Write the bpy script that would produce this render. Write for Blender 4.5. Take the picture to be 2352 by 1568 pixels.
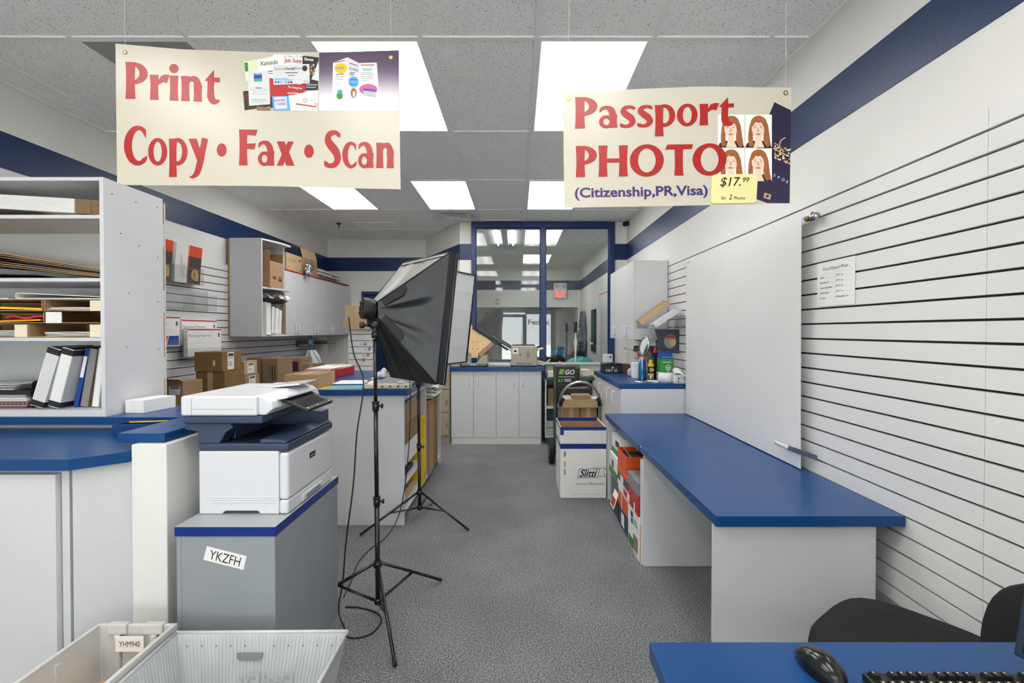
import bpy, math, random
from mathutils import Matrix, Vector
random.seed(7)
sc = bpy.context.scene
for o in list(bpy.data.objects): bpy.data.objects.remove(o)

# ------------------------------------------------------------------ camera
F_PX, HC, PITCH = 1140.0, 1.46, math.atan(.0125)
cam_d = bpy.data.cameras.new('camera'); cam = bpy.data.objects.new('camera', cam_d)
sc.collection.objects.link(cam); sc.camera = cam
cam_d.sensor_width = 36.0; cam_d.lens = F_PX/2352*36
cam_d.shift_x = -12/2352; cam_d.shift_y = -9.75/2352
cam_d.clip_start = .02; cam_d.clip_end = 200
cam.location = (0, 0, HC); cam.rotation_euler = (math.pi/2-PITCH, 0, 0)

# ------------------------------------------------------------------ world / exposure
w = bpy.data.worlds.new('daylight'); sc.world = w; w.use_nodes = True
bg = w.node_tree.nodes['Background']; bg.inputs[0].default_value = (.94, .97, 1, 1); bg.inputs[1].default_value = 10.0
sc.view_settings.view_transform = 'Standard'; sc.view_settings.look = 'None'
sc.view_settings.gamma = 1.0; sc.view_settings.use_curve_mapping = False
sc.view_settings.exposure = 0.24
bounce_sun_d = bpy.data.lights.new('bounce_sun', 'SUN'); bounce_sun_d.energy = 60.0; bounce_sun_d.angle = .01; bounce_sun_d.color = (1, .98, .94)
bounce_sun = bpy.data.objects.new('bounce_sun', bounce_sun_d); sc.collection.objects.link(bounce_sun); bounce_sun.rotation_euler = (math.radians(-38), 0, math.radians(12))   # over the rear roof, added so the parking ground bounces light onto the ceiling
LAMP = 7.4          # radiance of a lit ceiling diffuser
sc.cycles.max_bounces = 10; sc.cycles.diffuse_bounces = 6; sc.cycles.transparent_max_bounces = 16
sc.cycles.sample_clamp_indirect = 6.0
sc.cycles.use_denoising = True
sc.cycles.caustics_reflective = False; sc.cycles.caustics_refractive = False

# ------------------------------------------------------------------ pixel -> place on a known plane
cp, sp = math.cos(PITCH), math.sin(PITCH)
def ray(px, py):
    a = (px-1188)/F_PX; b = (774.25-py)/F_PX
    return a, cp+b*sp, -sp+b*cp
def ay(px, py, y):
    r = ray(px, py); t = y/r[1]; return Vector((r[0]*t, y, HC+r[2]*t))
def az(px, py, z):
    r = ray(px, py); t = (z-HC)/r[2]; return Vector((r[0]*t, r[1]*t, z))
def ax(px, py, x):
    r = ray(px, py); t = x/r[0]; return Vector((x, r[1]*t, HC+r[2]*t))

# ------------------------------------------------------------------ materials
def lin(h):
    h = h.lstrip('#'); o = []
    for i in (0, 2, 4):
        c = int(h[i:i+2], 16)/255; o.append(c/12.92 if c <= .04045 else ((c+.055)/1.055)**2.4)
    return (*o, 1)
MATS = {}
def M(name, hexc, rough=.5, metal=0., spec=.5, var=.06, vscale=6., bump=0., bscale=60., stretch=None, coat=0., trans=0., emit=0.):
    m = bpy.data.materials.new(name); m.use_nodes = True; nt = m.node_tree; b = nt.nodes['Principled BSDF']
    c = lin(hexc)
    b.inputs['Roughness'].default_value = rough; b.inputs['Metallic'].default_value = metal
    b.inputs['Specular IOR Level'].default_value = spec; b.inputs['Coat Weight'].default_value = coat
    tc = nt.nodes.new('ShaderNodeTexCoord'); mp = nt.nodes.new('ShaderNodeMapping')
    nt.links.new(tc.outputs['Object'], mp.inputs[0])
    if stretch: mp.inputs['Scale'].default_value = stretch
    n = nt.nodes.new('ShaderNodeTexNoise'); n.inputs['Scale'].default_value = vscale; n.inputs['Detail'].default_value = 4
    nt.links.new(mp.outputs[0], n.inputs['Vector'])
    r = nt.nodes.new('ShaderNodeValToRGB'); r.color_ramp.elements[0].position = .3; r.color_ramp.elements[1].position = .7
    r.color_ramp.elements[0].color = tuple(min(1, max(0, x*(1-var))) for x in c[:3])+(1,)
    r.color_ramp.elements[1].color = tuple(min(1, x*(1+var)) for x in c[:3])+(1,)
    nt.links.new(n.outputs['Fac'], r.inputs[0]); nt.links.new(r.outputs[0], b.inputs['Base Color'])
    if bump:
        n2 = nt.nodes.new('ShaderNodeTexNoise'); n2.inputs['Scale'].default_value = bscale; n2.inputs['Detail'].default_value = 5
        nt.links.new(mp.outputs[0], n2.inputs['Vector'])
        bp = nt.nodes.new('ShaderNodeBump'); bp.inputs['Strength'].default_value = bump; bp.inputs['Distance'].default_value = .004
        nt.links.new(n2.outputs['Fac'], bp.inputs['Height']); nt.links.new(bp.outputs[0], b.inputs['Normal'])
    if emit:
        b.inputs['Emission Color'].default_value = c; b.inputs['Emission Strength'].default_value = emit
    MATS[name] = m; return m
def glass(name, tint, k, rough=0.02, film=0.):
    """thin clear sheet: what is behind it shows through, plus its mirror reflection"""
    m = bpy.data.materials.new(name); m.use_nodes = True; nt = m.node_tree; nt.nodes.clear()
    out = nt.nodes.new('ShaderNodeOutputMaterial'); tr = nt.nodes.new('ShaderNodeBsdfTransparent'); gl = nt.nodes.new('ShaderNodeBsdfGlossy')
    tr.inputs[0].default_value = lin(tint); gl.inputs['Roughness'].default_value = rough
    fr = nt.nodes.new('ShaderNodeFresnel'); ge = nt.nodes.new('ShaderNodeNewGeometry'); mr = nt.nodes.new('ShaderNodeMapRange')
    mr.inputs[3].default_value = 1.5; mr.inputs[4].default_value = 1/1.5; nt.links.new(ge.outputs['Backfacing'], mr.inputs[0]); nt.links.new(mr.outputs[0], fr.inputs[0])
    mu = nt.nodes.new('ShaderNodeMath'); mu.operation = 'MULTIPLY_ADD'; mu.inputs[1].default_value = k; mu.inputs[2].default_value = film; mu.use_clamp = True
    mx = nt.nodes.new('ShaderNodeMixShader')
    nt.links.new(fr.outputs[0], mu.inputs[0]); nt.links.new(mu.outputs[0], mx.inputs[0])
    nt.links.new(tr.outputs[0], mx.inputs[1]); nt.links.new(gl.outputs[0], mx.inputs[2]); nt.links.new(mx.outputs[0], out.inputs[0])
    MATS[name] = m; return m

M('paint_white', 'E4E3DF', .55, var=.012, bump=.06, bscale=180)
M('paint_blue', '092C5A', .34, var=.05, bump=.22, bscale=170, spec=.4)
M('slat_white', 'E3E2E1', .42, var=.012, vscale=3)
M('groove', '382D25', .8)
M('trim_blue', '0A2C62', .4, var=.05)
M('lam_white', 'D3D3D6', .4, var=.012, vscale=9)
M('lam_edge', 'D9D6D0', .45, var=.02)
M('lam_blue', '0A427A', .3, var=.06, vscale=3, spec=.32)
M('lam_blue_edge', '083672', .35, var=.05)
M('lam_grey', '92979B', .42, var=.03, vscale=5)
M('lam_grey_top', 'ABAEB0', .4, var=.02)
M('blue_edge', '052B80', .3, var=.04)
M('wood_raw', 'B58F5C', .7, var=.2, vscale=20, stretch=(1, 1, .2))
M('maple', 'DDB988', .5, var=.1, vscale=14, stretch=(4, 1, .6))
M('card', 'A68562', .85, var=.07, vscale=7, bump=.05, bscale=120)
M('card_dark', '866840', .85, var=.1, vscale=5, bump=.06, bscale=90)
M('card_light', 'BB9E7A', .85, var=.06, vscale=6)
M('kraft', '8F775A', .85, var=.12, vscale=5)
M('tape', 'C3A67E', .3, var=.05)
M('tape_clear', 'B99A72', .25, var=.04)
M('paper', 'EDECEA', .7, var=.03)
M('paper_grey', 'C9CACC', .7, var=.05, vscale=30)
M('cream', 'E8DCC2', .7, var=.03)
M('white_plastic', 'D9DADF', .35, var=.01)
M('white_gloss', 'D8D9DB', .2, var=.01)
M('navy', '32405C', .42, var=.05)
M('navy_dark', '1E2940', .5, var=.06)
M('black', '141415', .45, var=.1)
M('black_gloss', '161719', .18, var=.05)
M('black_cloth', '101115', .9, var=.15, bump=.25, bscale=350)
M('soft_black', '12161F', .42, var=.12, vscale=4, bump=.35, bscale=22, spec=.6)
M('soft_dark', '15161A', .65, var=.12, vscale=4, bump=.3, bscale=25)
M('soft_sheen', '8F8F8B', .5, var=.03, vscale=5, bump=.15, bscale=20)  # ceiling light sheen on black softbox fabric, put into the colour as grey
M('diffuser_white', 'D4D6D6', .7, var=.02, vscale=4, bump=.12, bscale=12)
M('stand_black', '17171A', .28, spec=.6, var=.1)
M('chrome', 'C9C9C8', .12, metal=1., var=.02)
M('steel', 'BEBEBB', .3, metal=1., var=.08, vscale=30)
M('brass', '9C8448', .3, metal=1.)
M('ceil_grid', 'F0F0EE', .5, var=.01)
M('vent_metal', 'E4E4E2', .45, var=.08, vscale=8)
M('dark_void', '4A4A48', .9)
M('unlit', '9A9A98', .6)
M('red_print', 'A81A17', .32, var=.02, spec=.5)
M('violet_print', '3A2C6C', .32, var=.02)
M('banner', 'C8C1B2', .26, var=.01, vscale=3, spec=.5)
M('ink', '1B1B1C', .5, var=.02)
M('ink_soft', '5D6066', .6)
M('grey_line', 'B4B5B8', .6)
M('red', 'B3201E', .5)
M('red_mat', 'C3202A', .45)
M('orange', 'E2571B', .5)
M('orange_red', 'E3461C', .5)
M('yellow', 'F0C420', .5)
M('yellow_deep', 'EBA913', .5)
M('yellow_pale', 'E4DF9E', .6, var=.02)
M('green', '2F8A37', .5)
M('lime', '7CD52E', .5)
M('brown', '6B4532', .55, var=.12)
M('teal', '2AA3A0', .5)
M('leaf_pale', 'D6E2BE', .5)
M('teal_dark', '1F5B63', .5)
M('sky_blue', '4FA8DC', .5)
M('blue', '14479E', .4)
M('blue_liquid', '1E6CA8', .15, var=.05)
M('pink', 'CC5C92', .5)
M('brown_dark', '3E2F28', .7, var=.15)
M('ups_brown', '4A3B36', .55)
M('gold', 'C9A54E', .5)
M('skin', 'EBC9B2', .5)
M('hair', '9A5A2C', .5, var=.35, vscale=60, stretch=(4, 1, .5))
M('lips', 'B8655F', .5)
M('passport', '231A3E', .35)
M('purple_dark', '5B3A66', .35)
M('lavender', 'D5CDDA', .35)
M('carpet_dummy', '6A6E72', .95)
M('beige_metal', 'B0A68C', .45, var=.03)
M('machine_beige', 'A9A291', .5, var=.03, vscale=30)
M('cream_metal', 'D2CBB6', .4, var=.03)
M('grey_office', '7C7C7B', .8)
M('tote', 'C8C7C4', .4, var=.08, vscale=7, bump=.06, bscale=30)
M('tote_side', 'C6C8CA', .35, var=.06, vscale=20, stretch=(1, 1, .3))
M('rubber', '1C1C1D', .75, var=.1, bump=.2, bscale=80)
M('grey_plastic', '84868A', .45)
M('grey_light', 'B7B9BB', .4)
M('foil', 'D5D8DC', .15, metal=1., var=.2, vscale=40, bump=.6, bscale=50)
M('polybag', 'CCD0D6', .35, var=.08, vscale=15, bump=.5, bscale=25)
M('screen', '0E141E', .12, var=.02)
M('screen_blue', '0F5F8E', .25, emit=.25)
M('mirror', 'DDE3E6', .03, metal=1., var=.01)
M('exit_red', 'FF3A2A', .5, emit=2.0)
M('bounce_ground', 'DAD8D2', .9, var=.1)  # unseen parking ground, made pale to throw daylight up to the ceiling
M('frost', 'D9D9D6', .4)
glass('pane', 'EAF0EE', 1.9)
glass('acrylic', 'FBFCFC', .9, .05, .012)
glass('acrylic_smoke', '8C8F90', 1.4, .08, .03)
glass('shrink', 'FDFDFE', .8, .12, .0)

def ceiling_tile():
    m = M('ceil_tile', 'F7F6F3', .9, var=.02, vscale=4); nt = m.node_tree; b = nt.nodes['Principled BSDF']
    tc = nt.nodes.new('ShaderNodeTexCoord'); mp = nt.nodes.new('ShaderNodeMapping'); mp.inputs['Scale'].default_value = (1.6, 1, 1)
    nt.links.new(tc.outputs['Object'], mp.inputs[0])
    nz = nt.nodes.new('ShaderNodeTexNoise'); nz.inputs['Scale'].default_value = 90; nz.inputs['Detail'].default_value = 2
    nt.links.new(mp.outputs[0], nz.inputs['Vector'])
    ad = nt.nodes.new('ShaderNodeMixRGB'); ad.inputs[0].default_value = .012; nt.links.new(mp.outputs[0], ad.inputs[1]); nt.links.new(nz.outputs['Color'], ad.inputs[2])
    vo = nt.nodes.new('ShaderNodeTexVoronoi'); vo.inputs['Scale'].default_value = 78; vo.inputs['Randomness'].default_value = 1
    nt.links.new(ad.outputs[0], vo.inputs['Vector'])
    big = nt.nodes.new('ShaderNodeTexNoise'); big.inputs['Scale'].default_value = 40; nt.links.new(mp.outputs[0], big.inputs['Vector'])
    th = nt.nodes.new('ShaderNodeMath'); th.operation = 'MULTIPLY'; th.inputs[1].default_value = .40; nt.links.new(big.outputs['Fac'], th.inputs[0])
    lt = nt.nodes.new('ShaderNodeMath'); lt.operation = 'LESS_THAN'; nt.links.new(vo.outputs['Distance'], lt.inputs[0]); nt.links.new(th.outputs[0], lt.inputs[1])
    mx = nt.nodes.new('ShaderNodeMixRGB'); mx.inputs[2].default_value = lin('6F6C68')
    old = b.inputs['Base Color'].links[0].from_socket
    nt.links.new(lt.outputs[0], mx.inputs[0]); nt.links.new(old, mx.inputs[1]); nt.links.new(mx.outputs[0], b.inputs['Base Color'])
ceiling_tile()
def carpet():
    m = M('carpet', '74797E', .97, var=.0, spec=.1); nt = m.node_tree; b = nt.nodes['Principled BSDF']
    tc = nt.nodes.new('ShaderNodeTexCoord')
    n1 = nt.nodes.new('ShaderNodeTexNoise'); n1.inputs['Scale'].default_value = 135; n1.inputs['Detail'].default_value = 3; n1.inputs['Roughness'].default_value = .7
    n2 = nt.nodes.new('ShaderNodeTexNoise'); n2.inputs['Scale'].default_value = 2.2; n2.inputs['Detail'].default_value = 4
    for n in (n1, n2): nt.links.new(tc.outputs['Object'], n.inputs['Vector'])
    r = nt.nodes.new('ShaderNodeValToRGB'); e = r.color_ramp.elements
    e[0].position = .34; e[0].color = lin('42464B'); e[1].position = .68; e[1].color = lin('B4B4B2')
    x = r.color_ramp.elements.new(.5); x.color = lin('797B7D')
    nt.links.new(n1.outputs['Fac'], r.inputs[0])
    r2 = nt.nodes.new('ShaderNodeValToRGB'); r2.color_ramp.elements[0].position = .35; r2.color_ramp.elements[0].color = (.80, .80, .82, 1); r2.color_ramp.elements[1].position = .7
    nt.links.new(n2.outputs['Fac'], r2.inputs[0])
    mu = nt.nodes.new('ShaderNodeMixRGB'); mu.blend_type = 'MULTIPLY'; mu.inputs[0].default_value = 1
    nt.links.new(r.outputs[0], mu.inputs[1]); nt.links.new(r2.outputs[0], mu.inputs[2]); nt.links.new(mu.outputs[0], b.inputs['Base Color'])
    bp = nt.nodes.new('ShaderNodeBump'); bp.inputs['Strength'].default_value = .6; bp.inputs['Distance'].default_value = .004
    nt.links.new(n1.outputs['Fac'], bp.inputs['Height']); nt.links.new(bp.outputs[0], b.inputs['Normal'])
carpet()
def lamp_material(name, strength, tubes=True):
    """lit prismatic panel: two tubes glow brighter through the plastic"""
    m = bpy.data.materials.new(name); m.use_nodes = True; nt = m.node_tree; nt.nodes.clear()
    out = nt.nodes.new('ShaderNodeOutputMaterial'); em = nt.nodes.new('ShaderNodeEmission'); em.inputs[0].default_value = (1, .99, .965, 1)
    tc = nt.nodes.new('ShaderNodeTexCoord'); sx = nt.nodes.new('ShaderNodeSeparateXYZ'); nt.links.new(tc.outputs['Object'], sx.inputs[0])
    ab = nt.nodes.new('ShaderNodeMath'); ab.operation = 'ABSOLUTE'; nt.links.new(sx.outputs[0], ab.inputs[0])
    su = nt.nodes.new('ShaderNodeMath'); su.operation = 'SUBTRACT'; su.inputs[1].default_value = .14; nt.links.new(ab.outputs[0], su.inputs[0])
    a2 = nt.nodes.new('ShaderNodeMath'); a2.operation = 'ABSOLUTE'; nt.links.new(su.outputs[0], a2.inputs[0])
    mr = nt.nodes.new('ShaderNodeMapRange'); mr.inputs[1].default_value = 0; mr.inputs[2].default_value = .1; mr.inputs[3].default_value = strength*1.35; mr.inputs[4].default_value = strength*.85
    nt.links.new(a2.outputs[0], mr.inputs[0]); nt.links.new(mr.outputs[0], em.inputs[1]); nt.links.new(em.outputs[0], out.inputs[0])
    MATS[name] = m
lamp_material('lamp', LAMP)
m_ = bpy.data.materials.new('tube'); m_.use_nodes = True
m_.node_tree.nodes['Principled BSDF'].inputs['Emission Color'].default_value = (1, .99, .96, 1)
m_.node_tree.nodes['Principled BSDF'].inputs['Emission Strength'].default_value = 14; MATS['tube'] = m_

# ------------------------------------------------------------------ mesh builder
XF = {'front': Matrix(((1, 0, 0), (0, 0, -1), (0, 1, 0))).to_4x4(),        # sheet facing -y, read upright
      'right': Matrix(((0, 0, 1), (1, 0, 0), (0, 1, 0))).to_4x4(),         # sheet facing +x
      'left': Matrix(((0, 0, -1), (-1, 0, 0), (0, 1, 0))).to_4x4(),        # sheet facing -x
      'back': Matrix(((-1, 0, 0), (0, 0, 1), (0, 1, 0))).to_4x4(),         # sheet facing +y
      'up': Matrix.Identity(4)}
def fr(kind, x, y, z, rz=0., roll=0.):
    return Matrix.Translation((x, y, z)) @ Matrix.Rotation(rz, 4, 'Z') @ XF[kind] @ Matrix.Rotation(roll, 4, 'Z')
_tc = {}
def glyphs(s, bold=0., shear=0., space=1.):
    k = (s, bold, shear, space)
    if k not in _tc:
        c = bpy.data.curves.new('t', 'FONT'); c.body = s; c.size = 1; c.offset = bold; c.shear = shear; c.space_character = space; c.resolution_u = 3
        o = bpy.data.objects.new('t', c); sc.collection.objects.link(o)
        dg = bpy.context.evaluated_depsgraph_get(); me = bpy.data.meshes.new_from_object(o.evaluated_get(dg))
        vs = [v.co.copy() for v in me.vertices]; fs = [tuple(p.vertices) for p in me.polygons]
        bpy.data.objects.remove(o); bpy.data.curves.remove(c); bpy.data.meshes.remove(me)
        _tc[k] = (vs, fs)
    return _tc[k]
def smooth_path(pts, n=6):
    P = [Vector(p) for p in pts]; P = [P[0]]+P+[P[-1]]; o = []
    for i in range(1, len(P)-2):
        for k in range(n):
            t = k/n; a, b_, d, e = P[i-1], P[i], P[i+1], P[i+2]
            o.append(.5*(2*b_+(d-a)*t+(2*a-5*b_+4*d-e)*t*t+(3*b_-a-3*d+e)*t**3))
    return o+[P[-1]]
class MB:
    def __init__(s): s.v = []; s.f = []; s.m = []; s.s = []; s.mats = []
    def mi(s, name):
        if name not in s.mats: s.mats.append(name)
        return s.mats.index(name)
    def add(s, vs, fs, mat, smooth=False, T=None):
        n = len(s.v); i = s.mi(mat)
        s.v += [tuple(T @ Vector(v)) if T else tuple(v) for v in vs]
        for f in fs: s.f.append(tuple(n+a for a in f)); s.m.append(i); s.s.append(smooth)
        return s
    def box(s, x0, x1, y0, y1, z0, z1, mat, T=None):
        vs = [(x, y, z) for z in (z0, z1) for y in (y0, y1) for x in (x0, x1)]
        return s.add(vs, [(0, 2, 3, 1), (4, 5, 7, 6), (0, 1, 5, 4), (2, 6, 7, 3), (0, 4, 6, 2), (1, 3, 7, 5)], mat, T=T)
    def prism(s, poly, z0, z1, mat, T=None, smooth=False):
        n = len(poly); vs = [(p[0], p[1], z0) for p in poly]+[(p[0], p[1], z1) for p in poly]
        a = sum(poly[i][0]*poly[(i+1) % n][1]-poly[(i+1) % n][0]*poly[i][1] for i in range(n))
        fs = [tuple(range(n-1, -1, -1)), tuple(range(n, 2*n))]
        s.add(vs, fs if a > 0 else [f[::-1] for f in fs], mat, T=T)
        sd = [(i, (i+1) % n, n+(i+1) % n, n+i) for i in range(n)]
        k = len(s.v)-2*n; mi = s.mi(mat)
        for f in sd: s.f.append(tuple(k+q for q in (f if a > 0 else f[::-1]))); s.m.append(mi); s.s.append(smooth)
        return s
    def poly(s, pts, mat, T=None): return s.add([tuple(p)+((0,) if len(p) == 2 else ()) for p in pts], [tuple(range(len(pts)))], mat, T=T)
    def rect(s, x0, x1, y0, y1, mat, T=None, z=0.): return s.add([(x0, y0, z), (x1, y0, z), (x1, y1, z), (x0, y1, z)], [(0, 1, 2, 3)], mat, T=T)
    def disc(s, cx, cy, rx, ry, mat, T=None, z=0., n=24): return s.add([(cx+rx*math.cos(6.2832*i/n), cy+ry*math.sin(6.2832*i/n), z) for i in range(n)], [tuple(range(n))], mat, T=T)
    def ring(s, cx, cy, ro, ri, mat, T=None, z=0., n=24, ky=1.):
        vs = [(cx+r*math.cos(6.2832*i/n), cy+ky*r*math.sin(6.2832*i/n), z) for r in (ri, ro) for i in range(n)]
        return s.add(vs, [(i, n+i, n+(i+1) % n, (i+1) % n) for i in range(n)], mat, T=T)
    def cyl(s, p0, p1, r0, mat, r1=None, n=16, caps=True, T=None):
        p0, p1 = Vector(p0), Vector(p1); d = (p1-p0).normalized(); q = d.to_track_quat('Z', 'Y'); r1 = r0 if r1 is None else r1
        vs = []
        for p, r in ((p0, r0), (p1, r1)):
            for i in range(n): vs.append(p+q @ Vector((r*math.cos(6.2832*i/n), r*math.sin(6.2832*i/n), 0)))
        s.add(vs, [(i, (i+1) % n, n+(i+1) % n, n+i) for i in range(n)], mat, True, T)
        if caps:
            k = len(s.v)-2*n; i_ = s.mi(mat)
            for f in (tuple(range(n-1, -1, -1)), tuple(range(n, 2*n))): s.f.append(tuple(k+a for a in f)); s.m.append(i_); s.s.append(False)
        return s
    def tube(s, pts, r, mat, n=8, T=None, closed=False):
        pts = [Vector(p) for p in pts]; N = len(pts); vs = []; up = None
        for i, p in enumerate(pts):
            a = pts[i-1] if (i or closed) else p; b = pts[(i+1) % N] if (i < N-1 or closed) else p
            d = (b-a).normalized()
            if up is None: up = d.orthogonal().normalized()
            else: up = (up-d*up.dot(d)).normalized()
            sd = d.cross(up); rr = r[i] if isinstance(r, (list, tuple)) else r
            for k in range(n): vs.append(p+up*rr*math.cos(6.2832*k/n)+sd*rr*math.sin(6.2832*k/n))
        fs = [(i*n+k, i*n+(k+1) % n, ((i+1) % N)*n+(k+1) % n, ((i+1) % N)*n+k) for i in range(N if closed else N-1) for k in range(n)]
        if not closed: fs += [tuple(range(n-1, -1, -1)), tuple(range((N-1)*n, N*n))]
        return s.add(vs, fs, mat, True, T)
    def lathe(s, prof, mat, n=24, T=None, smooth=True):
        vs = [(r*math.cos(6.2832*i/n), r*math.sin(6.2832*i/n), z) for r, z in prof for i in range(n)]
        fs = [(j*n+i, j*n+(i+1) % n, (j+1)*n+(i+1) % n, (j+1)*n+i) for j in range(len(prof)-1) for i in range(n)]
        return s.add(vs, fs, mat, smooth, T)
    def grid(s, fn, nu, nv, mat, smooth=True, T=None):
        vs = [fn(i/nu, j/nv) for j in range(nv+1) for i in range(nu+1)]
        return s.add(vs, [(j*(nu+1)+i, j*(nu+1)+i+1, (j+1)*(nu+1)+i+1, (j+1)*(nu+1)+i) for j in range(nv) for i in range(nu)], mat, smooth, T)
    def sheet(s, fn, nu, nv, mat, th, smooth=True, T=None):
        """curved sheet with thickness th along local normal +third axis of fn's (pt, normal)"""
        top = [fn(i/nu, j/nv) for j in range(nv+1) for i in range(nu+1)]
        n = len(top); vs = [Vector(p)+Vector(q)*th/2 for p, q in top]+[Vector(p)-Vector(q)*th/2 for p, q in top]
        fs = []
        for j in range(nv):
            for i in range(nu):
                a = j*(nu+1)+i; f = (a, a+1, a+nu+2, a+nu+1); fs.append(f); fs.append(tuple(n+k for k in f[::-1]))
        s.add(vs, fs, mat, smooth, T)
        edge = [i for i in range(nu+1)]+[j*(nu+1)+nu for j in range(1, nv+1)]+[nv*(nu+1)+i for i in range(nu-1, -1, -1)]+[j*(nu+1) for j in range(nv-1, 0, -1)]
        m = len(edge); ev = [vs[k] for k in edge]+[vs[n+k] for k in edge]
        return s.add(ev, [(i, m+i, m+(i+1) % m, (i+1) % m) for i in range(m)], mat, False, T)
    def text(s, body, size, mat, T, bold=0., shear=0., align=.5, width=None, sx=1., space=1., z=0., fn=None):
        vs, fs = glyphs(body, bold, shear, space)
        if not vs: return s
        x0 = min(v.x for v in vs); x1 = max(v.x for v in vs); k = size*sx
        if width: k = width/max(1e-6, x1-x0)
        pts = [((v.x-x0-(x1-x0)*align)*k, v.y*size, z) for v in vs]
        if fn: pts = [fn(p) for p in pts]
        return s.add(pts, fs, mat, T=T)
    def build(s, name, parent=None, bevel=0., seg=2, sub=0, origin=None, autosmooth=False):
        o0 = Vector(origin) if origin else Vector((0, 0, 0))
        me = bpy.data.meshes.new(name); me.from_pydata([tuple(Vector(v)-o0) for v in s.v], [], s.f)
        for k in s.mats: me.materials.append(MATS[k])
        me.polygons.foreach_set('material_index', s.m); me.polygons.foreach_set('use_smooth', s.s); me.update()
        o = bpy.data.objects.new(name, me); sc.collection.objects.link(o); o.location = o0
        if parent: o.parent = parent
        if bevel:
            b = o.modifiers.new('edge', 'BEVEL'); b.width = bevel; b.segments = seg; b.limit_method = 'ANGLE'; b.angle_limit = math.radians(40)
        if sub:
            q = o.modifiers.new('soft', 'SUBSURF'); q.levels = sub; q.render_levels = sub
        return o
def tag(o, label, cat, group=None):
    o['label'] = label; o['category'] = cat
    if group: o['group'] = group
    return o
def thing(name, label, cat, loc=(0, 0, 0), rz=0., group=None):
    o = bpy.data.objects.new(name, None); sc.collection.objects.link(o); o.location = loc; o.rotation_euler = (0, 0, rz)
    o.empty_display_size = .1
    return tag(o, label, cat, group)
def struct(mb, name, bevel=0.):
    o = mb.build(name, bevel=bevel); o['kind'] = 'structure'; return o
def box1(name, parent, x0, x1, y0, y1, z0, z1, mat, bevel=.002, T=None):
    return MB().box(x0, x1, y0, y1, z0, z1, mat, T).build(name, parent, bevel)
# ================================================================== SETTING
CZ = 2.993; XL, XR = -3.17, 1.54; YF, YB, YG, YO = -6.0, 8.32, 7.01, 12.1
b = MB().box(XL-.3, XR+.3, YF-.1, 15.2, -.08, 0, 'carpet'); struct(b, 'floor')
b = MB().box(XL-.2, XR+.2, YF-.1, YO+.15, CZ+.006, CZ+.06, 'ceil_tile'); struct(b, 'ceiling')
RX = [round(.104+.61*k, 3) for k in range(-5, 3)]
RY = [2.62+1.2247*k for k in range(-7, 8)]
b = MB()
for x in RX: b.box(x-.012, x+.012, YF, YO, CZ-.003, CZ+.006, 'ceil_grid')
for y in RY: b.box(XL, XR, y-.012, y+.012, CZ-.0025, CZ+.006, 'ceil_grid')
b.box(XL, XL+.02, YF, YB, CZ-.012, CZ+.005, 'ceil_grid'); b.box(XR-.02, XR, YF, YO, CZ-.012, CZ+.005, 'ceil_grid')
b.box(RX[1], RX[2], 7.03, 7.055, CZ-.0025, CZ+.006, 'ceil_grid'); b.box(RX[4], RX[5], 6.9, 6.925, CZ-.0025, CZ+.006, 'ceil_grid')
struct(b, 'trim_1')
# walls
b = MB().box(XL-.12, XL, YF, YB+.1, 0, CZ+.006, 'paint_white'); struct(b, 'wall_left')
b = MB().box(XR, XR+.12, YF, YO+.1, 0, CZ+.006, 'paint_white'); struct(b, 'wall_right')
b = MB()                                                                   # rear wall with a door opening
DX0, DX1, DZ = -2.60, -1.66, 2.12
b.box(XL, DX0, YB, YB+.1, 0, CZ, 'paint_white').box(DX1, -1.53, YB, YB+.1, 0, CZ, 'paint_white').box(DX0, DX1, YB, YB+.1, DZ, CZ, 'paint_white')
struct(b, 'wall_rear')
b = MB().prism([(-1.53, YB), (-.81, YG), (-.72, YG+.08), (-1.45, YB+.1)], 0, CZ, 'paint_white'); struct(b, 'wall_angled')
b = MB()
b.box(-.81, -.646, YG, YG+.09, 0, CZ, 'paint_white').box(1.371, XR, YG, YG+.09, 0, CZ, 'paint_white').box(-.646, 1.371, YG, YG+.09, 0, .99, 'paint_white')
struct(b, 'wall_office_partition')
# blue bands
Z0, Z1 = 2.462, 2.687; e = .004
b = MB().box(XL, XL+e, YF, YB, Z0, Z1, 'paint_blue').box(XL, -1.53, YB-e, YB, Z0, Z1, 'paint_blue'); struct(b, 'trim_2')
b = MB().prism([(-1.53, YB-e), (-.81, YG-e), (-.81, YG), (-1.53, YB)], Z0, Z1, 'paint_blue').box(-.81, -.646, YG-e, YG, Z0, Z1, 'paint_blue'); struct(b, 'trim_3')
b = MB().box(XR-e, XR, YF, YG, Z0, Z1, 'paint_blue').box(1.371, XR-e, YG-e, YG, Z0, Z1, 'paint_blue'); struct(b, 'trim_4')
# slatted boards
GZ = [2.106-.0762*k for k in range(23)]
def slats(name, face, side, y0, y1, z0, z1, seam=True):
    """grooved display board on a side wall: side=+1 stands proud towards +x"""
    b = MB(); t = .022; xa, xb = (face-t, face) if side > 0 else (face, face+t)
    bk = (xa, xa+.006) if side > 0 else (xb-.006, xb)
    b.box(bk[0], bk[1], y0, y1, z0, z1, 'groove')
    zs = [z1]+[g for g in GZ if z0+.01 < g < z1-.01]+[z0]
    for i in range(len(zs)-1):
        top = zs[i]-(.0045 if i else 0); bot = zs[i+1]+(.0045 if i < len(zs)-2 else 0)
        xo = (xa+.006, xb) if side > 0 else (xa, xb-.006)
        b.box(xo[0], xo[1], y0+.0012, y1-.0012, bot, top, 'slat_white')
    return struct(b, name)
slats('wall_right_slatboard', 1.514, -1, -2.0, 1.603, .375, 2.178)
slats('wall_right_slatboard', 1.514, -1, 1.603, 4.03, .375, 2.178)
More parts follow.
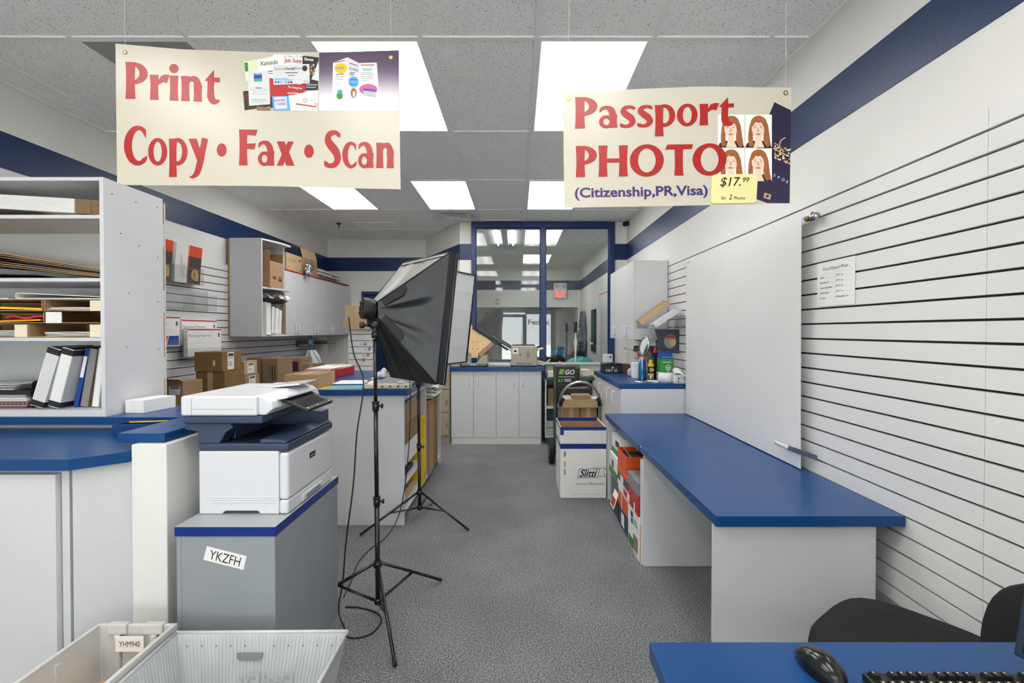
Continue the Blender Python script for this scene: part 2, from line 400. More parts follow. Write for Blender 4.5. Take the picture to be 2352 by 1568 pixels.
slats('wall_right_slatboard', 1.514, -1, 4.03, 6.47, .375, 2.178)
slats('wall_left_slatboard', -3.146, 1, 2.9, 5.34, .375, 2.178)
slats('wall_left_slatboard', -3.146, 1, 5.34, 7.9, .375, 2.178)
b = MB().box(XR-.012, XR, YF, 4.3, 0, .09, 'paint_white'); struct(b, 'baseboard_right')
# rear blue door
b = MB()
for x0, x1, z0, z1 in ((DX0, DX0+.05, 0, DZ), (DX1-.05, DX1, 0, DZ), (DX0+.0502, DX1-.0502, DZ-.05, DZ)): b.box(x0, x1, YB-.03, YB+.08, z0, z1, 'trim_blue')
b.box(DX0+.05, DX1-.05, YB+.03, YB+.07, .01, DZ-.05, 'paint_blue')
d1 = struct(b, 'door_1')
MB().cyl((DX0+.13, YB+.03, 1.0), (DX0+.13, YB-.03, 1.0), .012, 'chrome').tube([(DX0+.13, YB-.03, 1.), (DX0+.24, YB-.03, 1.)], .009, 'chrome').build('door_handle', d1)
# office window: blue steel frame and two panes
b = MB(); y0, y1 = YG-.035, YG+.075
for x0, x1, z0, z1 in ((-.646, -.584, .93, CZ), (.326, .40, .0, 2.9118), (1.291, 1.371, .93, CZ), (-.584, 1.291, 2.912, CZ),): b.box(x0, x1, y0, y1, z0, z1, 'trim_blue')
for x0, x1 in ((-.584, .326), (.40, 1.291)):
    for a, c in ((x0, x0+.012), (x1-.012, x1)): b.box(a, c, YG, YG+.03, .99, 2.8995, 'trim_blue')
    b.box(x0, x1, YG, YG+.03, 2.90, 2.912, 'trim_blue')
wf = struct(b, 'window_1', .003)
for x0, x1 in ((-.572, .314), (.412, 1.279)): MB().rect(x0, x1, 1.0, 2.90, 'pane', fr('front', 0, YG+.012, 0)).build('pane', wf)
MB().box(-.646, 1.371, YG-.05, YG+.13, .99, 1.012, 'lam_white').build('sill', wf, .003)
# office beyond the glass
b = MB()
OX0, OX1, OZ = -1.2, 1.478, 2.04
b.box(-1.45, OX0, YO, YO+.1, 0, CZ, 'paint_white').box(OX1, XR, YO, YO+.1, 0, CZ, 'paint_white').box(OX0, OX1, YO, YO+.1, OZ, CZ, 'paint_white')
struct(b, 'wall_office_rear')
b = MB().box(-1.55, -1.45, YB+.1, YO+.1, 0, CZ, 'paint_white'); struct(b, 'wall_office_left')
b = MB().box(-1.45, XR, YO-.004, YO, Z0, Z1, 'paint_blue').box(XR-.004, XR, YG+.09, YO, Z0, Z1, 'paint_blue'); struct(b, 'trim_5')
b = MB()
b.box(-2.3, 1.9, 14.9, 15.0, 0, 2.4, 'grey_office').box(-2.3, -2.2, YO+.1, 15, 0, 2.4, 'grey_office').box(1.8, 1.9, YO+.1, 15, 0, 2.4, 'grey_office').box(-2.3, 1.9, YO+.1, 15, 2.4, 2.5, 'grey_office')
struct(b, 'wall_storeroom')
slats('wall_storeroom_slatboard', 1.66, -1, YO+.12, 14.2, .375, 2.178)
# street front, behind the camera: glazed door and shop windows that let the daylight in
b = MB(); T_ = YF-.12
b.box(XL, XR, T_, YF, 2.2, CZ, 'paint_white').box(XL, -2.95, T_, YF, 0, 2.2, 'paint_white').box(1.42, XR, T_, YF, 0, 2.2, 'paint_white')
for x0, x1 in ((-2.95, -1.75), (.32, 1.42)): b.box(x0, x1, T_, YF, 0, .35, 'paint_white')
b.box(-1.75, -.72, T_, YF, 0, 2.2, 'paint_white')
struct(b, 'wall_street')
b = MB()
for x in (-2.95, -1.81, -.78, .32, .9, 1.36): b.box(x, x+.06, T_+.02, YF-.02, .35 if x not in (-.78, .32) else 0, 2.2, 'grey_plastic')
for x0, x1 in ((-2.95, -1.75), (.32, 1.42)): b.box(x0, x1, T_+.02, YF-.02, .35, .41, 'grey_plastic').box(x0, x1, T_+.02, YF-.02, 2.14, 2.2, 'grey_plastic')
w2 = struct(b, 'window_2')
b = MB().rect(-2.9, -1.81, .41, 2.14, 'pane', fr('front', 0, YF-.06, 0)); b.build('pane', w2)
b = MB().rect(.38, 1.36, .41, 2.14, 'pane', fr('front', 0, YF-.06, 0))
b.text('FedEx', .3, 'ink_soft', fr('front', .87, YF-.058, 1.72), bold=.02, width=.86); b.build('pane', w2)
b = MB()
for x0, x1, z0, z1 in ((-.72, -.62, 0, 2.14), (.22, .32, 0, 2.14), (-.62, .22, 2.02, 2.14), (-.62, .22, 0, .25)): b.box(x0, x1, T_+.03, YF-.03, z0, z1, 'grey_plastic')
d2 = struct(b, 'door_2'); MB().rect(-.62, .22, .25, 2.02, 'pane', fr('front', 0, YF-.06, 0)).build('pane', d2)
MB().tube([(.17, YF-.02, .9), (.17, YF+.03, .92), (.17, YF+.03, 1.3), (.17, YF-.02, 1.32)], .012, 'chrome').build('door_handle', d2)
b = MB().box(-14, 14, -40, T_-.02, -.12, -.04, 'bounce_ground'); struct(b, 'ground_parking')

# ------------------------------------------------------------------ ceiling lamps
def ceiling_lamp(x, y, label, lit=True, group='recessed fluorescent ceiling lights'):
    t = thing('ceiling_light', label, 'ceiling light', (x+.305, y+.612, CZ), 0, group)
    b = MB(); w_, l_ = .293, .6
    for a in ((-w_, -w_+.014, -l_, l_), (w_-.014, w_, -l_, l_), (-w_+.0142, w_-.0142, -l_, -l_+.014), (-w_+.0142, w_-.0142, l_-.014, l_)): b.box(*a, -.003, .004, 'ceil_grid')
    b.build('frame', t)
    MB().box(-.279, .279, -.586, .586, 0, .004, 'lamp' if lit else 'unlit').build('diffuser', t)
    return t
ceiling_lamp(RX[3], RY[7], 'lit ceiling light panel partly behind the top of the print copy banner')
ceiling_lamp(RX[5], RY[7], 'lit ceiling light panel partly behind the top of the passport banner')
ceiling_lamp(RX[3], RY[9], 'lit ceiling light panel just in front of the square air vent')
ceiling_lamp(RX[5], RY[9], 'lit ceiling light panel below the left edge of the passport banner')
ceiling_lamp(RX[1], RY[9], 'lit ceiling light panel under the lower edge of the print copy banner')
ceiling_lamp(RX[1], RY[7], 'unlit grey ceiling light panel behind the corner of the print banner', False)
for y in (RY[5], RY[3], RY[1]):
    for x in (RX[1], RX[3], RX[5]): ceiling_lamp(x, y, 'ceiling light panel over the front of the shop behind the viewer')
ceiling_lamp(RX[5], RY[11], 'lit ceiling light panel behind the office glass, nearer of two', True, 'office ceiling lights')
ceiling_lamp(RX[5], RY[13], 'lit ceiling light panel behind the office glass, farther of two', True, 'office ceiling lights')
t = thing('open_strip_light', 'open ceiling light with two bare glowing tubes behind the office glass', 'ceiling light', (RX[4]+.305, RY[11]+.612, CZ), 0)
box1('tray', t, -.29, .29, -.59, .59, -.002, .004, 'white_plastic', 0)
box1('ballast_cover', t, -.05, .05, -.58, .58, -.04, -.003, 'white_plastic', .006)
for x in (-.13, .13): MB().cyl((x, -.57, -.03), (x, .57, -.03), .013, 'tube', n=10).build('tube', t)
def vent(x, y, label):
    t = thing('air_vent', label, 'air vent', (x+.305, y+.305, CZ), 0, 'square ceiling air vents')
    b = MB()
    b.box(-.292, .292, -.292, .292, -.002, .004, 'vent_metal'); b.build('plate', t)
    for r_, z in ((.19, -.016), (.135, -.022), (.08, -.028)):
        b = MB(); k = r_-.036
        for (x0, y0), (x1, y1) in (((-1, -1), (1, -1)), ((1, -1), (1, 1)), ((1, 1), (-1, 1)), ((-1, 1), (-1, -1))):
            b.add([(x0*r_, y0*r_, z), (x1*r_, y1*r_, z), (x1*k, y1*k, -.003), (x0*k, y0*k, -.003)], [(0, 1, 2, 3)], 'vent_metal')
            b.add([(x0*r_, y0*r_, z-.003), (x1*r_, y1*r_, z-.003), (x1*k, y1*k, -.006), (x0*k, y0*k, -.006)], [(3, 2, 1, 0)], 'vent_metal')
        b.build('vane', t)
vent(RX[3], RY[10], 'square louvred air vent in the shop ceiling above the office window')
vent(RX[4], RY[12]+.0, 'square louvred air vent in the office ceiling behind the glass')
p = az(778, 513, CZ); t = thing('sprinkler_head', 'dark fire sprinkler head hanging from the ceiling near the rear', 'sprinkler', p)
MB().lathe([(.0, 0), (.035, 0), (.03, -.012), (.008, -.014), (.008, -.05), (.0, -.052)], 'black', 12).build('base', t)
MB().cyl((0, 0, -.075), (0, 0, -.079), .024, 'steel', n=12).tube([(.006, 0, -.05), (.015, 0, -.06), (.004, 0, -.075)], .002, 'steel', 6).tube([(-.006, 0, -.05), (-.015, 0, -.06), (-.004, 0, -.075)], .002, 'steel', 6).build('deflector', t)
p = ay(1437, 512, 6.9); t = thing('security_camera', 'black security camera under the ceiling beside the office window', 'camera', p)
MB().cyl((.06, .03, .04), (.06, .03, .075), .035, 'black').tube([(.06, .03, .04), (.04, 0, .01), (.02, -.02, 0)], .012, 'black').build('mount', t)
MB().cyl((.05, .03, .0), (-.03, -.08, -.03), .034, 'black', n=18).build('housing', t, .004)
MB().cyl((-.03, -.08, -.03), (-.033, -.084, -.031), .026, 'screen', n=18).build('lens', t)
# ================================================================== LEFT FRONT: service counter, bookcase, printer
# low walls that carry the counter ledge
b = MB().box(XL, -1.37, 2.40, 2.54, 0, 1.016, 'paint_white').box(-1.51, -1.372, 1.935, 2.40, 0, 1.016, 'paint_white'); struct(b, 'wall_counter', .004)
CT = 1.054
b = MB().box(XL, -1.395, 2.335, 2.70, 1.018, CT, 'lam_blue'); struct(b, 'trim_6', .002)
b = MB().box(-1.587, -1.40, 1.965, 2.334, 1.018, CT, 'lam_blue'); struct(b, 'trim_7', .002)
DT = .992
t = thing('service_counter', 'white service counter with a blue top below the bookcase', 'counter', (-2.4, 2.05, 0))
def L(o, x, y, z=0): return Vector((x, y, z))-o.location
b = MB(); o_ = t.location
poly = [(XL+.002-o_.x, 1.803-o_.y), (-1.639-o_.x, 1.803-o_.y), (-1.512-o_.x, 1.925-o_.y), (-1.512-o_.x, 2.396-o_.y), (XL+.002-o_.x, 2.396-o_.y)]
b.prism(poly, DT-.042, DT, 'lam_blue'); b.build('worktop', t, .0015)
b = MB(); poly = [(XL+.002-o_.x, 1.86-o_.y), (-1.665-o_.x, 1.86-o_.y), (-1.52-o_.x, 1.99-o_.y), (-1.52-o_.x, 2.39-o_.y), (XL+.002-o_.x, 2.39-o_.y)]
b.prism(poly, .0, DT-.043, 'lam_white'); b.build('cabinet_body', t, .001)
b = MB(); p0, p1 = Vector((-1.66, 1.845)), Vector((-1.522, 1.97)); d = (p1-p0).normalized(); n = Vector((d.y, -d.x))*.012
b.prism([tuple(p0-o_.xy), tuple(p0+n-o_.xy), tuple(p1+n-o_.xy), tuple(p1-o_.xy)], .02, DT-.046, 'lam_white'); b.build('corner_panel', t, .001)
for x0, x1 in ((-2.24, -1.705), (-2.80, -2.246)): box1('door', t, x0-o_.x, x1-o_.x, 1.825-o_.y, 1.858-o_.y, .06, DT-.062, 'lam_white', .0015)
box1('stile', t, -1.70-o_.x, -1.672-o_.x, 1.845-o_.y, 1.858-o_.y, .0, DT-.046, 'lam_white', .001)

# ------------------------------------------------------------------ bookcase
BX1 = -1.953; BY0, BY1 = 2.35, 2.742; BZ = 2.186
t = thing('bookcase', 'white open bookcase on the counter ledge at the left edge', 'bookcase', (-2.55, BY0, CT))
def rel(o): return lambda x0, x1, y0, y1, z0, z1: (x0-o.location.x, x1-o.location.x, y0-o.location.y, y1-o.location.y, z0-o.location.z, z1-o.location.z)
r = rel(t)
box1('side_panel', t, *r(XL+.004, XL+.023, BY0, BY1, CT, BZ), 'lam_white', .001)
box1('back_panel', t, *r(XL+.024, BX1-.02, BY1-.016, BY1-.002, CT, BZ), 'lam_white', 0)
box1('top_panel', t, *r(XL+.023, BX1-.02, BY0, BY1-.017, BZ-.017, BZ), 'lam_white', .001)
SZ = [(1.992, 2.008), (1.694, 1.711), (1.412, 1.429)]
for z0, z1 in SZ: box1('shelf', t, *r(XL+.023, BX1-.02, BY0+.004, BY1-.017, z0, z1), 'lam_white', .001)
box1('bottom_panel', t, *r(XL+.023, BX1-.02, BY0, BY1-.017, CT, 1.085), 'lam_white', .001)
b = MB(); q = r(BX1-.0, BX1+.001, 0, 0, 0, 0)
b.box(*r(BX1-.019, BX1, BY0, BY1, CT, BZ), 'lam_white')
for y_, z_ in ((2.40, 2.12), (2.55, 2.12), (2.70, 2.13), (2.45, 1.94), (2.57, 1.90), (2.70, 1.86), (2.50, 1.65), (2.70, 1.62), (2.48, 1.38), (2.70, 1.36)):
    b.cyl((q[0]-.001, y_-BY0, z_-CT), (q[0]+.0012, y_-BY0, z_-CT), .0032, 'groove', n=8)
b.build('side_panel', t)
b = MB()
for k in range(9):
    z0 = CT+.02+k*.122; b.box(*r(BX1-.018, BX1-.003, BY1+.001, BY1+.012, z0, z0+.122), 'wood_raw' if k % 3 != 1 else 'lam_edge')
b.box(*r(BX1-.03, BX1+.0, BY1+.012, BY1+.02, CT, BZ-.02), 'lam_white'); b.build('furring_strip', t)

# shelf contents, top shelf down
def rotbox(mb, x0, x1, y0, y1, z0, z1, mat, rx=0., ry=0., rz=0., pv=None):
    pv = Vector(pv) if pv else Vector(((x0+x1)/2, (y0+y1)/2, z0))
    T = Matrix.Translation(pv) @ Matrix.Rotation(rz, 4, 'Z') @ Matrix.Rotation(ry, 4, 'Y') @ Matrix.Rotation(rx, 4, 'X') @ Matrix.Translation(-pv)
    return mb.box(x0, x1, y0, y1, z0, z1, mat, T)
base = 2.009
b = MB().box(-2.9, -1.985, 2.375, 2.70, base, base+.005, 'cream'); tag(b.build('cardboard_sheet', origin=(-2.4, 2.5, base)), 'cream board lying under the white flat boxes on the top shelf', 'cardboard')
b = MB().box(-2.95, -2.30, 2.38, 2.69, base+.0065, base+.0105, 'black'); tag(b.build('document_folder', origin=(-2.6, 2.5, base)), 'thin black folder under the white flat boxes on the top shelf', 'folder')
ordn = ['lowest', 'second lowest', 'third lowest', 'fourth lowest', 'fifth lowest', 'middle', 'fifth from the top', 'fourth from the top', 'third from the top', 'second from the top', 'topmost']
for k in range(11):
    t = thing('flattened_box', 'flat white mailing box with brown flaps, %s of the top shelf stack' % ordn[k], 'box', (-1.985, 2.375, base+.0075+k*.0062), 0, 'flat white boxes on the top shelf')
    t.rotation_euler = (0, math.radians(3.3), 0)
    box1('panel', t, -.95, -.128, 0, .33, 0, .0052, 'paper', .0008)
    b = MB().box(-.127, -.052, .004, .326, .0, .0046, 'kraft'); rotbox(b, -.052, 0, .006, .322, 0, .0042, 'kraft', ry=math.radians(4)); b.build('flap', t)
base = 1.712
for k, (dz, ang, mat, x0, yo) in enumerate(((.001, 0, 'black', -3.0, .03), (.007, 1.2, 'black', -2.95, .015), (.013, 5.0, 'kraft', -2.9, 0), (.019, 5.4, 'card_light', -2.9, .008), (.025, 5.8, 'kraft', -2.9, .004), (.031, 6.4, 'brown_dark', -2.9, .02), (.038, 6.9, 'kraft', -2.9, .0), (.044, 7.4, 'card', -2.9, .012), (.050, 7.7, 'card_light', -2.9, .02))):
    w_ = -1.98-x0
    T = Matrix.Translation((-1.982, 0, base+dz)) @ Matrix.Rotation(math.radians(ang), 4, 'Y')
    b = MB()
    if k > 1: b.sheet(lambda u, v, w_=w_, yo=yo: ((-w_*(1-u), 2.37+yo+.32*v, .006*math.sin(u*5)), (0, 0, 1)), 14, 2, mat, .0036, T=T)
    else: b.box(-w_, -.14-.2*k, 2.39, 2.70, .001, .005, mat, T=T)
    nm = ['lowest black', 'second black', 'lowest brown', 'second brown', 'third brown', 'dark brown middle', 'third from the top', 'second from the top', 'topmost tan'][k]
    tag(b.build('cardboard_sheet', origin=(-1.982, 2.5, base+dz)), '%s flattened cardboard of the slanting pile on the second shelf' % nm, 'cardboard', 'flattened cardboard on the second shelf')
# paper sorter trays on the third shelf
base = 1.430
def tray(x0, x1, z0, z1, y0, label, left_white=False, tilt=0., right_white=True):
    t = thing('cardboard_tray', label, 'paper tray', ((x0+x1)/2, y0, z0), 0, 'cardboard paper trays')
    w_ = (x1-x0)/2; h = z1-z0; th = .004
    b = MB().box(-w_, w_, 0, .32, 0, th, 'card').box(-w_, -w_+th, 0, .32, th, h, 'card').box(w_-th, w_, 0, .32, th, h, 'card').box(-w_+th, w_-th, .316, .32, th, h, 'card')
    b.build('tray_body', t)
    if left_white: box1('end_label', t, -w_+.0, -w_+.075, -.0045, -.0005, 0, h-.002, 'paper', .0005)
    if right_white: box1('end_label', t, w_-.06, w_, -.0045, -.0005, 0, h-.002, 'cream', .0005)
    return t
def papers(x0, x1, y0, z0, n, label, mats=('paper', 'paper_grey'), cat='papers', name='paper_pile', dep=.28, group=None):
    b = MB(); rr = random.Random(int(1000*abs(x0)+z0*999))
    for k in range(n):
        ox, oy = rr.uniform(-.006, .006), rr.uniform(-.008, .008); ph = rr.uniform(0, 6)
        b.sheet(lambda u, v: ((x0+ox+(x1-x0)*u, y0+oy+dep*v, z0+.002+k*.0034+.0012*math.sin(u*5+ph)), (0, 0, 1)), 8, 1, mats[k % len(mats)], .0024)
    return tag(b.build(name, origin=((x0+x1)/2, y0, z0)), label, cat, group)
tz = [base+.001, base+.0675, base+.126]
tray(-2.335, -1.979, tz[0], tz[0]+.062, 2.372, 'lowest cardboard paper tray on the right half of the third shelf')
tray(-2.245, -1.979, tz[1], tz[1]+.055, 2.368, 'middle cardboard paper tray on the right half of the third shelf', True, right_white=False)
tray(-2.262, -1.979, tz[2], tz[2]+.052, 2.374, 'highest cardboard paper tray on the right half of the third shelf', False)
tray(-2.80, -2.342, tz[0], tz[0]+.062, 2.376, 'lowest cardboard paper tray on the left half of the third shelf', right_white=True)
tray(-2.80, -2.268, tz[1], tz[1]+.055, 2.38, 'middle cardboard paper tray on the left half of the third shelf', right_white=False)
tray(-2.80, -2.268, tz[2], tz[2]+.052, 2.372, 'highest cardboard paper tray on the left half of the third shelf', right_white=False)
papers(-2.27, -2.055, 2.39, tz[0]+.005, 6, 'grey and white papers in the lowest right paper tray')
papers(-2.25, -2.0, 2.39, tz[2]+.005, 4, 'folded white papers in the highest right paper tray')
papers(-2.72, -2.40, 2.40, tz[0]+.005, 8, 'white papers in the lowest left paper tray')
b = MB().sheet(lambda u, v: ((-2.75+.46*u, 2.39+.27*v, tz[2]+.013+.004*math.sin(u*4)), (0, 0, 1)), 8, 1, 'yellow', .010); tag(b.build('envelope', origin=(-2.5, 2.5, tz[2]+.006)), 'yellow envelope in the highest left paper tray', 'envelope')
b = MB().sheet(lambda u, v: ((-2.75+.46*u, 2.385+.27*v, tz[1]+.009+.016*max(0, u-.55)), (0, 0, 1)), 10, 1, 'yellow_deep', .007); tag(b.build('envelope', origin=(-2.5, 2.5, tz[1]+.006)), 'orange yellow envelope in the middle left paper tray', 'envelope')
b = MB().sheet(lambda u, v: ((-2.47+.18*u, 2.40+.22*v, tz[1]+.030+.005*math.sin(u*9)), (0, 0, 1)), 8, 1, 'red_mat', .010); tag(b.build('envelope', origin=(-2.4, 2.5, tz[1]+.02)), 'crumpled red packet on the yellow envelope in a paper tray', 'envelope')
zt = tz[2]+.054
b = MB().box(-2.85, -1.985, 2.378, 2.69, zt, zt+.004, 'card_light'); tag(b.build('cardboard_sheet', origin=(-2.4, 2.5, zt)), 'tan board lid lying over the paper trays', 'cardboard')
def roll(u, v):
    if u < .35: a = math.pi*(1-u/.35)-math.pi/2; return ((-2.40-.011*math.cos(a), 2.385+.26*v, zt+.020+.0125*math.sin(-a)), (0, 0, 1))
    k = (u-.35)/.65; return ((-2.40+.405*k, 2.385+.26*v, zt+.0325-.018*k), (0, 0, 1))
b = MB().sheet(roll, 24, 1, 'paper', .003); b.sheet(lambda u, v: ((-2.40+.405*u, 2.387+.26*v, zt+.0066+.0005*math.sin(5*u)), (0, 0, 1)), 8, 1, 'paper', .003)
tag(b.build('paper_sheet', origin=(-2.2, 2.5, zt)), 'large folded white paper lying above the trays on the third shelf', 'paper')
b = MB().sheet(lambda u, v: ((-2.85+.40*u, 2.39+.26*v, zt+.008+.003*math.sin(6*u)), (0, 0, 1)), 8, 1, 'paper', .004); tag(b.build('paper_sheet', origin=(-2.6, 2.5, zt)), 'flat white paper left of the folded paper on the third shelf', 'paper')
# bottom shelf: binders leaning to the right
base = 1.0855
BRX = [-1.999]                                                      # where the next binder's lower right corner goes
def binder(th, h, lean, label, cover, spine, bands=False, dy=0., inset=None):
    a = math.radians(lean)
    t = thing('ring_binder', label, 'binder', (BRX[0], 2.38+dy, base+.001), 0, 'binders on the bottom shelf')
    t.rotation_euler = (0, a, 0)
    b = MB().box(-th, -th+.004, 0, .25, 0, h, cover).box(-.004, 0, 0, .25, 0, h, cover).box(-th+.004, -.004, 0, .004, 0, h, spine)
    if bands:
        for z0, z1 in ((.003, .03), (h-.032, h-.003)): b.box(-th-.0006, .0006, -.0008, .25, z0, z1, 'black')
    b.build('cover', t, .001)
    box1('paper_block', t, -th+.008, -.008, .012, .24, .008, h-.02, 'paper', 0)
    if inset: box1('spine_label', t, -th+.003, -.003, -.0016, -.0006, h*inset[0], h*inset[1], inset[2], 0)
    BRX[0] -= th*math.cos(a)+(.014 if lean > 14 else .006); return a
pa = math.radians(5)
for lean, th, h, label, cover, spine, bands, dy, inset in (
    (5, .034, .29, 'slim white binder leaning against the bookcase side', 'white_plastic', 'white_plastic', False, .06, None),
    (8, .034, .29, 'light grey binder, second from the right end of the shelf', 'paper_grey', 'paper', False, .05, None),
    (10.5, .038, .288, 'grey brown covered binder right of the blue binder', 'kraft', 'grey_plastic', False, .05, None),
    (12.5, .022, .294, 'bright blue binder between the banded binders and the grey brown one', 'blue', 'blue', False, .055, (.5, .86, 'paper')),
    (15, .058, .292, 'second white binder with black end bands, just left of the blue one', 'paper_grey', 'paper', True, 0, None),
    (17.5, .062, .297, 'leftmost white binder with black end bands leaning on its neighbour', 'paper', 'frost', True, .004, None)):
    BRX[0] -= .30*(math.sin(math.radians(lean))-math.sin(pa)); pa = math.radians(lean)
    binder(th, h, lean, label, cover, spine, bands, dy, inset)
# pile of documents left of the binders
zz = base+.001
for nm, cat, lab, mat, th, x1 in (('document_folder', 'folder', 'dark red folder at the bottom of the bottom shelf pile', 'red', .008, -2.285), ('document_folder', 'folder', 'light blue folder near the bottom of the bottom shelf pile', 'sky_blue', .007, -2.28), ('notebook', 'notebook', 'brown notebook with black spiral binding in the bottom shelf pile', 'kraft', .017, -2.275),
                           ('paper_pile', 'papers', 'white papers in the middle of the bottom shelf pile', 'paper', .016, -2.28), ('paper_pile', 'papers', 'greyish papers above the white papers in the pile', 'paper_grey', .014, -2.285), ('document_folder', 'folder', 'black folder lying on top of the bottom shelf pile', 'black', .022, -2.262)):
    t = thing(nm, lab, cat, (-2.5, 2.40, zz), 0, 'documents on the bottom shelf')
    n_ = 5 if mat in ('paper', 'paper_grey') else 1
    b = MB()
    for k in range(n_): b.box(-.35, x1+2.5-.095-.004*(k % 2), .003*(k % 3), .26, th/n_*k+.0004, th/n_*(k+1)-.0004, mat)
    b.build('sheets' if n_ > 1 else 'cover', t, .0006)
    if nm == 'notebook':
        b = MB()
        for k in range(16): b.tube([(-.12+.02*k+.0, -.004+.006*math.cos(a), th-.0095+.006*math.sin(a)) for a in [6.2832*i/8 for i in range(8)]], .0012, 'black', 5, closed=True)
        b.build('spiral_binding', t)
    zz += th+.0006
t = thing('bookend', 'black metal bookend between the document pile and the binders', 'bookend', (-2.371, 2.42, base))
b = MB().prism([(0, 0), (.115, 0), (.115, .12), (.1, .13), (.015, .13), (0, .12)], 0, .002, 'black', T=fr('right', 0, 0, 0)); b.build('plate', t)
box1('foot', t, -.002, .006, 0, .11, .0001, .0008, 'black', 0)
b = MB()
for k in range(4): rotbox(b, -2.78, -2.44+.01*k, 2.40, 2.65, zz+.001+k*.007, zz+.004+k*.007, 'paper_grey' if k % 2 else 'paper', ry=math.radians(-1.5*k*.3))
tag(b.build('paper_pile', origin=(-2.6, 2.5, zz)), 'loose papers fanned above the black folder at the left edge', 'papers')

# ------------------------------------------------------------------ on the ledge and the counter
b = MB().box(-.05, .05, 0, .2, 0, .062, 'paper').box(-.0505, -.05, .0, .2, .031, .0318, 'paper_grey').box(-.01, -.0092, -.0005, 0, 0, .062, 'paper_grey')
o = b.build('paper_box', None, .0015); o.location = (-1.893, 2.45, CT+.001); o.rotation_euler = (0, 0, math.radians(-6)); tag(o, 'long white carton lying on the ledge beside the bookcase', 'box')
t = thing('pen_tray', 'blue pen tray on the counter beside the low wall', 'tray', (-1.67, 2.20, DT+.001))
b = MB(); x0, x1, y0, y1, h = -.13, .13, 0, .10, .052
b.box(x0, x1, y0, y1, 0, .004, 'lam_blue_edge').box(x0, x1, y0, y0+.005, .004, h, 'lam_blue_edge').box(x0, x1, y1-.005, y1, .004, h, 'lam_blue_edge').box(x0, x0+.005, y0+.005, y1-.005, .004, h, 'lam_blue_edge').box(x1-.005, x1, y0+.005, y1-.005, .004, h, 'lam_blue_edge')
b.build('tray_body', t, .001)
t = thing('pencil', 'orange pencil lying across the blue pen tray', 'pencil', (-1.665, 2.25, DT+.0575), math.radians(12))
MB().cyl((-.085, 0, 0), (.07, 0, 0), .0036, 'yellow_deep', n=6).build('shaft', t); MB().cyl((.07, 0, 0), (.088, 0, 0), .0036, 'wood_raw', .0005, n=6).build('tip', t); MB().cyl((-.098, 0, 0), (-.0855, 0, 0), .0036, 'black', n=8).build('eraser', t)

# ------------------------------------------------------------------ grey printer stand
SX0, SX1, SY0, SY1, SH = -1.304, -.921, 1.879, 2.545, .715
t = thing('printer_stand', 'grey laminate cabinet with a blue top edge under the printer', 'cabinet', ((SX0+SX1)/2, SY0, 0)); r = rel(t)
box1('cabinet_body', t, *r(SX0+.004, SX1-.003, SY0+.004, SY1-.004, 0, SH-.0365), 'lam_grey', .0015)
b = MB().box(*r(SX0, SX1, SY0, SY1, SH-.036, SH-.0006), 'blue_edge').box(*r(SX0+.0006, SX1-.0006, SY0+.0006, SY1-.0006, SH-.0006, SH), 'lam_grey_top'); b.build('top', t)
b = MB(); q = r(SX0, SX1, SY0, SY1, 0, SH)
b.box(q[0]+.022, q[0]+.0228, .0032, .0042, 0, SH-.037, 'grey_plastic'); b.box(q[1]-.075, q[1]-.0735, .0032, .0042, .0, .13, 'groove')
b.build('panel_joint', t)
t2 = thing('paper_label', 'white paper label YKZFH stuck slanting on the grey printer stand', 'label', ay(517, 1281, SY0+.0035))
T = fr('front', 0, 0, 0, 0, math.radians(-14.2))
b = MB().box(-.0785, .0785, -.027, .027, -.0004, .0003, 'paper', T=T).text('YKZFH', .052, 'ink', T @ Matrix.Translation((0, -.0185, 0)), width=.12, z=.0006); b.build('card', t2)

# ------------------------------------------------------------------ multifunction printer
PX0, PX1, PY0, PY1, PB = -1.292, -.928, 2.006, 2.49, SH+.0005
t = thing('printer', 'white and navy multifunction printer on the grey cabinet', 'printer', ((PX0+PX1)/2, PY0, PB)); t0 = t
ox, oy = t.location.x, t.location.y
b = MB()
# white body: side profile with a hand recess, seen from the viewer
prof = [(PX0, 0), (PX0+.094, 0), (PX0+.103, .013), (PX0+.238, .013), (PX0+.247, 0), (PX1-.04, 0), (PX1-.04, .258), (PX0, .258)]
b.prism([(x-ox, z) for x, z in prof], 0, PY1-PY0, 'white_plastic', T=Matrix(((1, 0, 0, 0), (0, 0, 1, 0), (0, 1, 0, 0), (0, 0, 0, 1))))
b.build('body', t, .006)
b = MB()
for z in (.048, .058, .068): b.box(PX0-ox+.05, PX0-ox+.315, -.0022, .002, z, z+.004, 'white_plastic')
b.build('vent_rib', t, .001)
b = MB().box(PX1-.0385-ox, PX1-ox, .0, PY1-PY0, .06, .250, 'white_plastic'); b.build('front_door', t, .010, 3)
b = MB().box(PX1-.0385-ox, PX1-.001-ox, .0, PY1-PY0, .002, .0575, 'white_plastic'); tr = b.build('paper_drawer', t, .008, 3)
b = MB().box(PX1-.004-ox, PX1+.004-ox, .13, .35, .012, .038, 'white_plastic').box(PX1-.003-ox, PX1+.0045-ox, .16, .32, .014, .030, 'grey_plastic'); b.build('drawer_handle', tr, .002)
box1('badge', t, PX1-ox, PX1+.002-ox, .205, .265, .175, .2, 'black', .003).data.materials.append(MATS['paper'])
b = MB().text('xerox', .016, 'paper', fr('right', PX1+.0024-ox, .235, .183), width=.045); b.build('badge_lettering', t)
